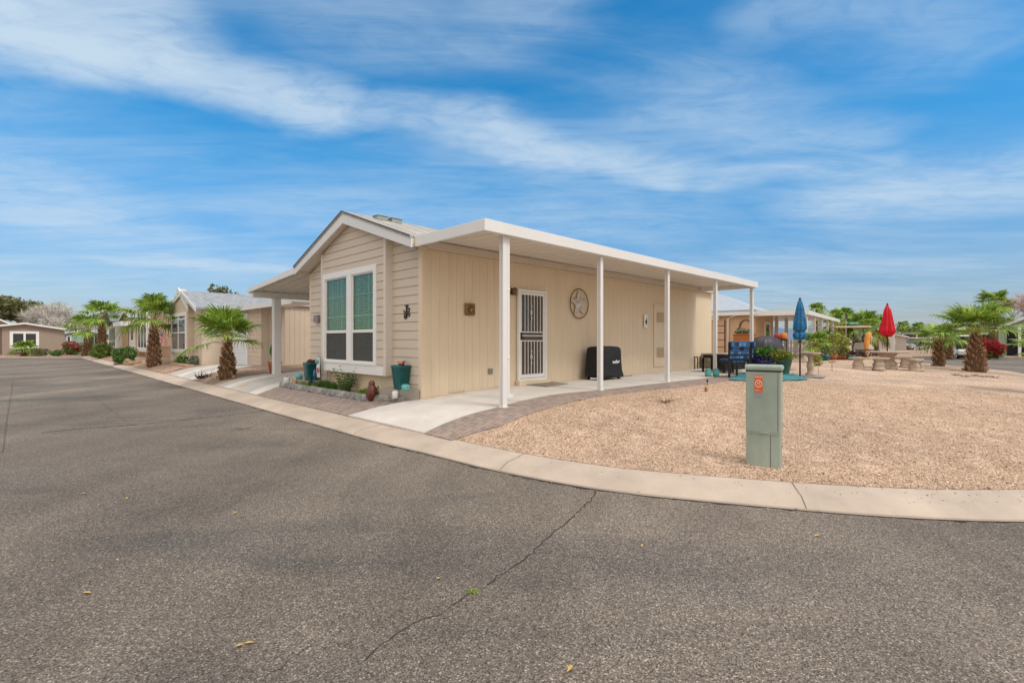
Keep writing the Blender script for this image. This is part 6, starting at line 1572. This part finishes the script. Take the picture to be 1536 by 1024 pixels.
# --- peach home
a3 = 6.1; bL3 = on_a(222, 500, a3)[0]; bR3 = 31.0; g3 = .46
n3 = gable_home('mobile_home', 'peach home with a tall three pane front window behind the flag', W(a3, bL3 + 3, g3), NE, bL3 + 3 - bR3, 12, 2.35, 2.35, (bL3 + 3 - bR3) / 2, 3.0, M['peach'], M['roofblue'], .3)
c = MB('L'); c.box(3.0, bL3 + 3 - bR3, -.03, 0, -.2, .62); c.box(3, bL3 + 3 - bR3, -.07, 0, .62, .70); c.build('wainscot', mat('wainscot_tan', (.42, .27, .17), .85, .1, 3), n3)
ab = 5.6; w0 = on_a(207, 500, ab)[0]; w1 = on_a(221, 500, ab)[0]; xb0 = bL3 + 3 - w0; xb1 = bL3 + 3 - w1
c = MB('L'); c.box(xb0 - .25, xb1 + .15, -.5, 0, .3, 2.6); c.prism([(xb0 - .35, -.5, 2.6), (xb1 + .25, -.5, 2.6), ((xb0 + xb1) / 2, -.5, 3.25)], (0, .5, 0)); c.build('bay', M['white'], n3)
hwin(n3, xb0, xb1, .45, 2.9, -.5, 3, fr=.12, split=[.66])
# --- tan home with the white door
a4 = 5.75; bL4 = 49.0; bR4 = on_a(208, 500, a4)[0]; g4 = .43
n4 = gable_home('mobile_home', 'tan home with a white entry door behind the dark green bush', W(a4, bL4, g4), NE, bL4 - bR4, 12, 2.45, 2.45, (bL4 - bR4) * .45, 3.2, mat('golden_tan', (.50, .33, .18), .8, .06, 2), M['roofblue'], .3)
dl = bL4 - on_a(195, 500, a4)[0]; dr = bL4 - on_a(204, 500, a4)[0]
c = MB('L'); c.box(dl, dr, -.05, 0, .0, 2.0); c.build('door', M['white'], n4)
c = MB('L'); c.box(dl + .9, dr - .9, -.06, -.05, 1.1, 1.8); c.build('door_window', M['glassdark'], n4)
c = MB('L'); c.box(dl - .8, dr + .5, -.9, 0, 2.05, 2.35); c.build('entry_canopy', M['alum'], n4)
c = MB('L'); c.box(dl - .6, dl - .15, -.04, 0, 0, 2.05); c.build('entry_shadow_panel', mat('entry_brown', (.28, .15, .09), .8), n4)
# bay at its left
c = MB('L'); x0 = -4.8; c.box(x0, 0, -.35, 6, -.2, 2.5); c.build('wing', M['white'], n4)
c = MB('L'); c.prism([(x0 - .5, -.8, 2.5), (x0 + 2.4, -.8, 3.7), (.5, -.8, 2.5), (.5, -.8, 2.62), (x0 + 2.4, -.8, 3.82), (x0 - .5, -.8, 2.62)], (0, 8, 0)); c.build('wing_roof', M['roofblue'], n4)
hwin(n4, x0 + .6, -.4, .45, 2.2, -.35, 3, fr=.16, split=[.3])
# --- grey home facing the street end
Yg = 46.0; g0 = gp(3, Yg, .09); wd = (97 - 3) / F * Yg
gh = gable_home('mobile_home', 'taupe home at the street end with a double white framed window', g0, math.radians(45), 4.34, 13, 2.78, 2.50, 1.5, 3.02, M['taupe'], mat('tan_roof', (.45, .40, .36), .85, .1, 2), .35, lap=True)
hwin(gh, .5, 2.5, .62, 2.25, 0, 2, fr=.22)
c = MB('L'); c.box(.5, 2.5, -.25, 0, .25, .55); c.build('window_box', M['taupe'], gh)
gh2 = gable_home('mobile_home', 'dark taupe home cut by the left edge with a higher roof', gp(-60, 48.5, .09), math.radians(45), 3.2, 10, 2.4, 3.25, 2.3, 3.75, M['taupe'], mat('tan_roof', (.45, .40, .36)), .4)
# --- teal house
th_ = gable_home('mobile_home', 'pale teal house behind the short palm at the street end', gp(97, 60, .05), math.radians(42), 3.6, 10, 2.3, 2.3, 1.8, 2.75, mat('teal_wall', (.30, .42, .40), .7, .05, 2), mat('teal_house_roof', (.50, .50, .47), .8), .3)
hwin(th_, .15, .6, .9, 2.0, 0, 1, fr=.12)
c = MB('L'); c.box(2.5, 2.7, -.05, 0, 0, 2.2); c.box(2.8, 3.3, -.05, 0, 0, 2.1); c.build('door', M['glassdark'], th_)
# --- house behind the patio (peach with a covered side)
pY = 25.2; h5 = at(1133, 540, pY); h5.z = .48
r5 = math.radians(-39)
n5 = gable_home('mobile_home', 'orange tan home behind the patio with white covered porch', Vector((h5.x, h5.y, .48)) - Vector((math.cos(r5), math.sin(r5), 0)) * 6.5, r5, 6.5, 4.2, 2.42, 2.42, 3.25, 2.44, mat('orange_tan', (.56, .385, .24), .75, .06, 2, .2, 50, streak=(8, 8, .6)), M['roofblue'], .25)
c = MB('L'); c.prism([(-3, -.3, 2.50), (6.6, -.3, 2.50), (3.9, 2.2, 3.70), (-3, 2.2, 3.70)], (0, 0, .07)); c.prism([(-3, 2.2, 3.70), (3.9, 2.2, 3.70), (6.6, 4.6, 2.5), (-3, 4.6, 2.5)], (0, 0, .07)); c.prism([(3.9, 2.2, 3.70), (6.6, -.3, 2.50), (6.6, 4.6, 2.5)], (0, 0, .07)); sl5 = c.build('roof_slope', mat('pale_blue_roof', (.36, .42, .49), .7, .05, 2), n5)
c = MB('L'); c.lathe([(.12, 0), (.12, .14), (.18, .16), (.02, .24)], (3.6, 1.3, 3.2), 10); c.build('roof_vent', M['block'], sl5)
c = MB('L'); c.box(-.2, 6.72, -.33, -.25, 2.30, 2.47); c.build('gutter', M['alum'], n5)
c = MB('L'); c.tube([(5.75, -.30, 2.36), (5.2, -.06, 2.16), (5.2, -.06, 0)], .045, 8); c.build('downspout', M['white'], n5)
c = MB('L'); c.box(4.35, 4.75, -.14, 0, 2.1, 2.36); c.build('flood_light', M['white'], n5, bevel=.02)
cz5 = 2.46
c = MB('L'); c.box(6.52, 8.9, -.30, -.22, 2.24, 2.48); c.box(8.82, 8.9, -.22, 13, 2.24, 2.44); c.box(6.52, 8.82, -.22, 13, 2.40, 2.46); c.box(2.5, 6.52, 4.6, 13, 2.40, 2.46); por = c.build('porch_roof', M['alum'], n5)
for y in (5.6, 8.6, 11.6): c = MB('L'); c.box(6.3, 6.48, y, y + .16, -.1, 2.40); c.build('post', M['alum'], por)
for y in (0.0, 2.6, 5.2, 7.8, 10.4): c = MB('L'); c.box(8.68, 8.80, y, y + .12, -.1, 2.40); c.build('post', M['alum'], por)
hwin(n5, 2.0, 3.2, .9, 2.0, 6.5, 1, fr=.09, axis='x', glass=M['glassdark'])
wr = thing('wreath', 'twig wreath hanging on the orange tan wall beside the last cover post', 'wreath', at(1119, 489, pY - .7), r5)
c = MB('L'); q = random.Random(5)
for k in range(5): rr = .25 + k * .012; c.tube([(math.cos(t * math.pi / 10) * rr * q.uniform(.93, 1.07), q.uniform(-.03, .03), math.sin(t * math.pi / 10) * rr * 1.1) for t in range(21)], .022, 5, cap=False)
c.build('twigs', mat('wreath_brown', (.16, .08, .04), .9, .4, 9), wr)
oc = thing('wooden_cabinet', 'orange brown wooden cabinet with small plants on top by the porch wall', 'cabinet', gp(1117, 22.8), r5)
c = MB('L'); c.box(-.45, .45, -.2, .2, 0, 1.25); c.box(-.48, .48, -.23, .23, 1.25, 1.29); c.build('case', mat('orange_wood', (.36, .13, .03), .5, .2, 3, streak=(1, 1, 6)), oc, bevel=.01)
c = MB('L'); q = random.Random(6); leaves(c, (-.2, 0, 1.42), (.25, .15, .16), 250, .09, q); leaves(c, (.2, 0, 1.38), (.2, .15, .12), 180, .08, q); c.solid = False; c.build('plants', M['leaf_grey'], oc)
lad = thing('wooden_rack', 'narrow dark wooden rack standing by the orange tan wall', 'rack', gp(1079.5, 24.5), r5)
c = MB('L'); [c.box(x - .03, x + .03, -.03, .03, 0, 2.0 - .0) for x in (-.25, .25)]; [c.box(-.22, .22, -.05, .05, .3 + k * .35, .34 + k * .35) for k in range(5)]; c.build('frame', mat('dark_wood', (.10, .05, .03), .7), lad)
# --- white fence behind the plants
wf = thing('picket_fence', 'white fence panels behind the blue parasol', 'fence', gp(1190, 32.5), math.radians(-6))
c = MB('L')
for k in range(19): c.box(-1.8 + k * .2, -1.68 + k * .2, -.02, .02, .1, 1.02)
c.build('pickets', M['white'], wf)
c = MB('L'); c.box(-1.85, 2.0, .021, .05, .25, .33); c.box(-1.85, 2.0, .021, .05, .8, .88); c.build('rails', M['white'], wf)
# --- white garden bench & row of pots behind the lot
def potplant(label, px_, Y, r, h, potm, leafm, lr, seed, cat='potted plant', n=350, ls=.09):
    root = thing('potted_plant', label, cat, gp(px_, Y), 0); q = random.Random(seed)
    c = MB('L'); c.lathe([(r * .65, 0), (r * .95, h * .6), (r, h), (r * .85, h), (r * .8, h * .8)], n=16); c.build('pot', potm, root)
    c = MB('L'); leaves(c, (0, 0, h + lr[2]), lr, n, ls, q, .3, .35); c.solid = False; c.build('leaves', leafm, root); return root
tc_ = mat('terracotta', (.38, .13, .06))
potplant('teal pot with dark foliage right of the birdbath', 1237, 24.5, .24, .28, M['teal'], M['leaf'], (.35, .3, .35), 1)
potplant('tall bright lime leafed plant right of the teal pot by the birdbath', 1249, 25.2, .22, .26, tc_, M['leaf_lime'], (.42, .35, .62), 2, n=500, ls=.13)
potplant('silver spiky potted plant behind the lime plant', 1243, 27.5, .25, .6, M['block'], M['leaf_grey'], (.45, .4, .5), 3, n=300, ls=.28)
potplant('purple flowering potted plant in front of the golf cart', 1259, 25.6, .22, .22, tc_, mat('mauve_leaf', (.16, .10, .16), .6, .3, 8, island=.4), (.36, .3, .26), 4)
potplant('terracotta pot of mixed plants left of the right teal bowl', 1267, 25.4, .16, .2, tc_, M['leaf_lime'], (.22, .2, .25), 5)
potplant('teal bowl with low dark plant left of the picnic benches', 1277, 25.2, .22, .24, M['teal'], mat('maroon_leaf', (.08, .02, .02)), (.24, .2, .12), 6, n=160)
potplant('leafy yellow green potted shrub below the golf cart roof', 1262, 28.0, .25, .3, M['block'], M['leaf_lime'], (.6, .4, .5), 8, n=500, ls=.15)
tz_ = thing('topiary_sprig', 'small bright green sprig on a thin stem by the birdbath', 'plant', U(1227.5, 561.5), 0)
c = MB('L'); c.tube([(0, 0, 0), (0, 0, .3)], .006, 5); c.build('stem', M['stalk'], tz_); c = MB('L'); leaves(c, (-.03, 0, .42), (.13, .11, .2), 160, .07, random.Random(3)); c.solid = False; c.build('leaves', M['leaf_lime'], tz_)
c = MB('W'); p = U(1248, 556.5); c.tube([p, p + Vector((0, 0, .32))], .008, 5); c.box(p.x - .09, p.x + .09, p.y - .03, p.y + .03, p.z + .30, p.z + .33); tag(c.build('garden_stake', mat('rust_stake', (.18, .09, .06), .8)), 'thin rusty garden stake with a flat top in the gravel', 'garden stake')
# --- golf cart
def golf_cart(label, loc, rz, body, roofm, full=True):
    root = thing('golf_cart', label, 'golf cart', loc, rz)
    c = MB('L')   # x = forward
    c.prism([(-1.15, -.55, .32), (1.15, -.55, .32), (1.2, -.55, .55), (1.02, -.55, .80), (.72, -.55, .86), (.60, -.55, .42), (-.10, -.55, .42), (-.14, -.55, .72), (-1.12, -.55, .76), (-1.2, -.55, .6)], (0, 1.1, 0)); c.build('body', body, root, bevel=.03)
    c = MB('L'); c.prism([(-1.05, -.6, 1.80), (-1.0, -.6, 1.86), (.95, -.6, 1.88), (1.05, -.6, 1.82), (1.05, -.6, 1.79), (-1.05, -.6, 1.77)], (0, 1.2, 0)); c.build('roof', roofm, root, bevel=.02)
    c = MB('L')
    for y in (-.52, .52): c.tube([(.78, y, .84), (.55, y, 1.79)], .02, 6); c.tube([(-.75, y, .72), (-.85, y, 1.78)], .02, 6)
    c.build('roof_posts', M['blackmetal'], root)
    c = MB('L'); c.box(-.55, -.05, -.5, .5, .74, .86); c.prism([(-.62, -.5, .84), (-.50, -.5, .84), (-.58, -.5, 1.22), (-.70, -.5, 1.22)], (0, 1.0, 0)); c.build('seat', mat('seat_dark', (.03, .02, .018), .6), root, bevel=.04)
    c = MB('L'); c.tube([(.52, 0 + .25, .82), (.36, .25, 1.06)], .015, 6); c.tube([(.36 + .1 * math.cos(t * .6), .25 + .17 * math.sin(t * .6), 1.06 + .07 * math.cos(t * .6)) for t in range(12)], .013, 5); c.build('steering_wheel', M['dark'], root)
    c = MB('L'); c.quad((.76, -.5, .88), (.76, .5, .88), (.57, .5, 1.76), (.57, -.5, 1.76)); c.build('windscreen', glass_mat('clear_screen', (.8, .85, .85), .1), root)
    for x in (.78, -.78):
        for y in (-.5, .5):
            c = MB('L'); c.lathe([(.20, -.09), (.235, -.07), (.235, .07), (.20, .09)], n=20); c.v = [(a + x, z_ + y, b + .235) for a, b, z_ in c.v]; wh = c.build('wheel', M['dark'], root)
            c = MB('L'); c.lathe([(.12, -.095), (.12, .095)], n=14); c.v = [(a + x, z_ + y, b + .235) for a, b, z_ in c.v]; c.build('hubcap', M['alum'], wh)
    for y in (-.38, .38): c = MB('L'); c.lathe([(.06, 0), (.05, .02)], n=12); c.v = [(z_ + 1.13, a + y, b + .64) for a, b, z_ in c.v]; c.build('headlight', M['white'], root)
    return root
golf_cart('cream golf cart with a beige roof parked behind the potted plants', gp(1272, 30.5), math.radians(-4), mat('cart_cream', (.62, .58, .48), .35, .04, 2), mat('cart_roof', (.62, .50, .34), .5))
golf_cart('small white golf cart parked right of the silver car far down the road', gp(1376, 72, 0), math.radians(176), mat('cart_lilac', (.55, .52, .56), .35), M['white'])
golf_cart('golf cart half hidden behind the thick palm trunk across the road', gp(1445, 39.5, .03), math.radians(60), M['white'], M['white'])
# --- cars
def car(name, label, loc, rz, body, L_=4.6, Wd=1.85, Hh=1.65, cat='car', pickup=False):
    root = thing(name, label, cat, loc, rz); h = Wd / 2
    c = MB('L')   # x forward
    sec = [(-L_ / 2, .42), (-L_ / 2 + .05, .95), (-L_ * .30, 1.02), (L_ * .22, 1.00), (L_ * .46, .86), (L_ / 2, .62), (L_ / 2, .35), (-L_ / 2 + .05, .30)]
    c.prism([(x, -h, z) for x, z in sec], (0, Wd, 0)); c.build('body', body, root, bevel=.09)
    c = MB('L'); t = h * .82; x0_, x1_, x2_, x3_ = (-L_ * .48, -L_ * .40, L_ * .08, L_ * .25) if not pickup else (-L_ * .12, -L_ * .06, L_ * .10, L_ * .24)
    vs = [(x0_, -h * .95, 1.0), (x3_, -h * .95, 1.0), (x3_, h * .95, 1.0), (x0_, h * .95, 1.0), (x1_, -t, Hh), (x2_, -t, Hh), (x2_, t, Hh), (x1_, t, Hh)]
    c._add(vs, [(0, 3, 2, 1), (4, 5, 6, 7), (0, 1, 5, 4), (1, 2, 6, 5), (2, 3, 7, 6), (3, 0, 4, 7)]); c.build('glasshouse', M['glassdark'], root, bevel=.05)
    c = MB('L'); c.box(x1_ + .02, x2_ - .02, -t + .03, t - .03, Hh - .012, Hh + .02); c.build('roof', body, root, bevel=.02)
    for x in (L_ * .31, -L_ * .30):
        for y in (-h + .10, h - .10):
            c = MB('L'); c.lathe([(.28, -.11), (.33, -.09), (.33, .09), (.28, .11)], n=22); c.v = [(a + x, z_ + y, b + .33) for a, b, z_ in c.v]; wh = c.build('wheel', M['dark'], root)
            c = MB('L'); c.lathe([(.19, -.115), (.19, .115)], n=12); c.v = [(a + x, z_ + y, b + .33) for a, b, z_ in c.v]; c.build('rim', M['alum'], wh)
    for y in (-h * .68, h * .68): c = MB('L'); c.box(L_ / 2 - .08, L_ / 2 + .01, y - .2, y + .2, .66, .80); c.build('headlight', M['white'], root, bevel=.02)
    c = MB('L'); c.box(L_ / 2 - .02, L_ / 2 + .015, -h * .45, h * .45, .50, .74); c.build('grille', M['dark'], root)
    c = MB('L'); c.box(L_ / 2 + .012, L_ / 2 + .02, -.2, .2, .42, .54); c.build('number_plate', M['white'], root)
    return root
silver = mat('silver_paint', (.42, .46, .48), .25, .03, 2, metal=.4, coat=.5)
car('parked_car', 'silver SUV facing the camera under the far grey carport', gp(1354, 80, 0), math.radians(-108), silver)
car('parked_truck', 'dark pickup parked beside the silver SUV', gp(1364.5, 84, 0), math.radians(-100), mat('black_paint', (.015, .015, .018), .25, .1, 2, coat=.5), 5.2, 1.9, 1.8, 'truck', True)
# far carport, trailers and homes across the road
fc = thing('far_carport', 'grey flat roofed carport above the silver SUV', 'carport', gp(1374, 88, 0), math.radians(-8))
c = MB('L'); c.box(-3.4, 3.4, -2, 4, 2.55, 2.75); c.build('roof', mat('carport_grey', (.30, .31, .32), .5), fc)
for x in (-3.2, -1, 1.2, 3.2): c = MB('L'); c.box(x - .07, x + .07, -1.9, -1.76, 0, 2.55); c.build('post', M['white'], fc)
c = MB('L'); c.box(-3.3, 3.3, 3.9, 4, 0, 2.55); c.build('back_wall', mat('brown_wall', (.16, .11, .09), .8), fc)
f1_ = gable_home('park_trailer', 'white trailer home with one dark window left of the red parasol', gp(1306, 60, .0), math.radians(-38), 2.3, 9, 2.7, 2.7, 1.15, 2.9, mat('trailer_white', (.60, .58, .54), .6, .05, 2), M['alum'], .1)
hwin(f1_, .6, 1.05, 1.6, 2.15, 0, 1, fr=.06); hwin(f1_, 1.4, 1.9, .9, 1.3, 0, 1, fr=.05)
f2_ = gable_home('park_trailer', 'pale beige trailer home seen behind the red parasol pole', gp(1327, 70, .0), math.radians(-38), 2.4, 10, 2.0, 2.0, 1.2, 2.3, mat('trailer_beige', (.50, .44, .37), .7, .06, 2), mat('mint_roof', (.40, .50, .45), .7), .3)
hwin(f2_, .4, 1.2, .9, 1.6, 0, 1, fr=.08)
f3_ = gable_home('park_trailer', 'low grey white building left of the far carport', gp(1338, 92, .0), math.radians(-38), 2.2, 10, 2.2, 2.2, 1.1, 2.9, mat('pinkish_wall', (.50, .45, .43), .8), mat('pale_roof', (.52, .54, .56), .7), .4)
f4_ = gable_home('mobile_home', 'long pale home far right of the small golf cart', gp(1388, 95, .0), math.radians(-40), 7, 8, 2.0, 2.0, 3.5, 2.4, mat('pale_sage', (.44, .46, .42), .8), mat('pale_roof', (.52, .54, .56)), .4)
hwin(f4_, 1, 2.4, .9, 1.7, 0, 2, fr=.1)
# tan gabled home and green home across the road
h6 = gable_home('mobile_home', 'tan gabled home with a dark front window behind the crimson bougainvillea', gp(1444, 49, .08), math.radians(-44), 2.9, 12, 2.5, 2.5, 1.9, 3.55, mat('khaki_wall', (.34, .29, .22), .8, .06, 2), mat('tan_roof', (.45, .40, .36)), .4)
hwin(h6, .9, 2.4, 1.05, 2.15, 0, 1, fr=.18)
h7 = gable_home('mobile_home', 'pale green home with grey roof and dark carport at the right edge', gp(1493, 45.5, .08), math.radians(-45), 5.2, 12, 2.45, 2.45, 2.6, 3.75, mat('mint_wall', (.36, .44, .33), .75, .05, 2), mat('slate_roof', (.26, .28, .31), .85, .12, 6), .3, lap=True)
c = MB('L'); c.box(.75, 5, -.2, -.1, 0, 2.4); c.build('carport_shade_panel', mat('carport_shade', (.012, .012, .016), .9), h7)  # flat near-black panel painted as the shade inside the carport
c = MB('L'); c.box(1.45, 1.65, -1.1, -.9, 0, 2.7); c.build('post', M['white'], h7)
# street sign on its post
ss = thing('street_sign', 'green street name sign on a grey post above the golf cart', 'street sign', gp(1269, 36, .1), 0)
c = MB('L'); c.tube([(0, 0, 0), (0, 0, 3.3)], .03, 8); c.build('post', M['block'], ss)
c = MB('L'); c.box(.15, 1.0, -.02, .0, 2.52, 2.74); c.tube([(0, -.01, 2.63), (.15, -.01, 2.63)], .015, 6); sb = c.build('blade', mat('sign_green', (.01, .20, .10), .4), ss)
text_mesh('sign_lettering', 'PALM DR', .15, M['white'], sb, (.575, -.024, 2.63), (math.radians(90), 0, 0), .002, .001)
c = MB('L'); c.box(-.08, .08, -.05, -.032, 2.95, 3.35); c.build('second_blade', M['glassdark'], ss)
# orange carved statue
os_ = thing('carved_statue', 'tall orange carved wooden statue with a rounded head by the golf cart', 'statue', gp(1300, 29, .42), 0)
M['owood'] = mat('carved_orange_wood', (.60, .22, .03), .5, .3, 5, .4, 20, col2=(.72, .33, .08))
c = MB('L'); c.tube([(-.04, 0, 0), (-.03, 0, .35), (-.02, 0, .8), (.05, 0, 1.2), (.12, 0, 1.42), (.19, 0, 1.55)], [.14, .12, .13, .15, .17, .05], 12); c.build('body', M['owood'], os_)
c = MB('L'); c.tube([(.2, -.02, 1.45), (.24, -.05, 1.2), (.2, -.04, .8)], [.05, .06, .02], 8); tag(c.build('beak', mat('cream_wood', (.66, .52, .38), .6), os_))
c = MB('L'); c.box(-.65, .3, -.25, .25, .48, .54); [c.tube([(x, 0, 0), (x, 0, .48)], .02, 6) for x in (-.6, -.25)]; c.build('shelf', mat('dark_wood', (.10, .05, .03)), os_)
# small cart at the plaza: wheelbarrow-like dark arch planter
ap = thing('garden_arch', 'dark arched log beside the orange statue', 'log arch', gp(1290, 27), 0)
c = MB('L'); c.tube([(-.42, 0, -.05), (-.34, 0, .26), (-.1, 0, .40), (.15, 0, .36), (.38, 0, -.05)], [.09, .1, .11, .1, .08], 8); c.build('log', mat('charred', (.05, .035, .03), .9, .4, 8), ap)
# low white wall pieces across the road
for px_, lab in ((1302, 'low white wall segment behind the picnic table, left one'), (1321, 'low white wall segment behind the picnic table, right one')):
    c = MB('W'); p = gp(px_ + 7, 50, 0); c.box(p.x - .55, p.x + .55, p.y - .1, p.y + .1, 0, .55); c.box(p.x - .6, p.x + .6, p.y - .13, p.y + .13, .55, .6); tag(c.build('low_wall', M['trim'], bevel=.01), lab, 'wall')
# hills, with blue distance haze mixed into their colour
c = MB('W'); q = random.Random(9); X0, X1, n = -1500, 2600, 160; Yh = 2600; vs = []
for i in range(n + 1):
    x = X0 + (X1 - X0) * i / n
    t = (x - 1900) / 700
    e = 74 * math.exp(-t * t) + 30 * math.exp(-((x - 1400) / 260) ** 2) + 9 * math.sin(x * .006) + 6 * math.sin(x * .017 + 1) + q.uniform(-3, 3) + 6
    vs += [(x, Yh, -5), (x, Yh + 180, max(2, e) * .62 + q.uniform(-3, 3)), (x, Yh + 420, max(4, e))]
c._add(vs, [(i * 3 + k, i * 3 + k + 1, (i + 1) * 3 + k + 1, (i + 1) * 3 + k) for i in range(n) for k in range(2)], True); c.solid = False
tag(c.build('hills', mat('hazy_hill', (.12, .18, .27), .95, .12, .01), origin=(0, Yh, 0)), kind='structure')
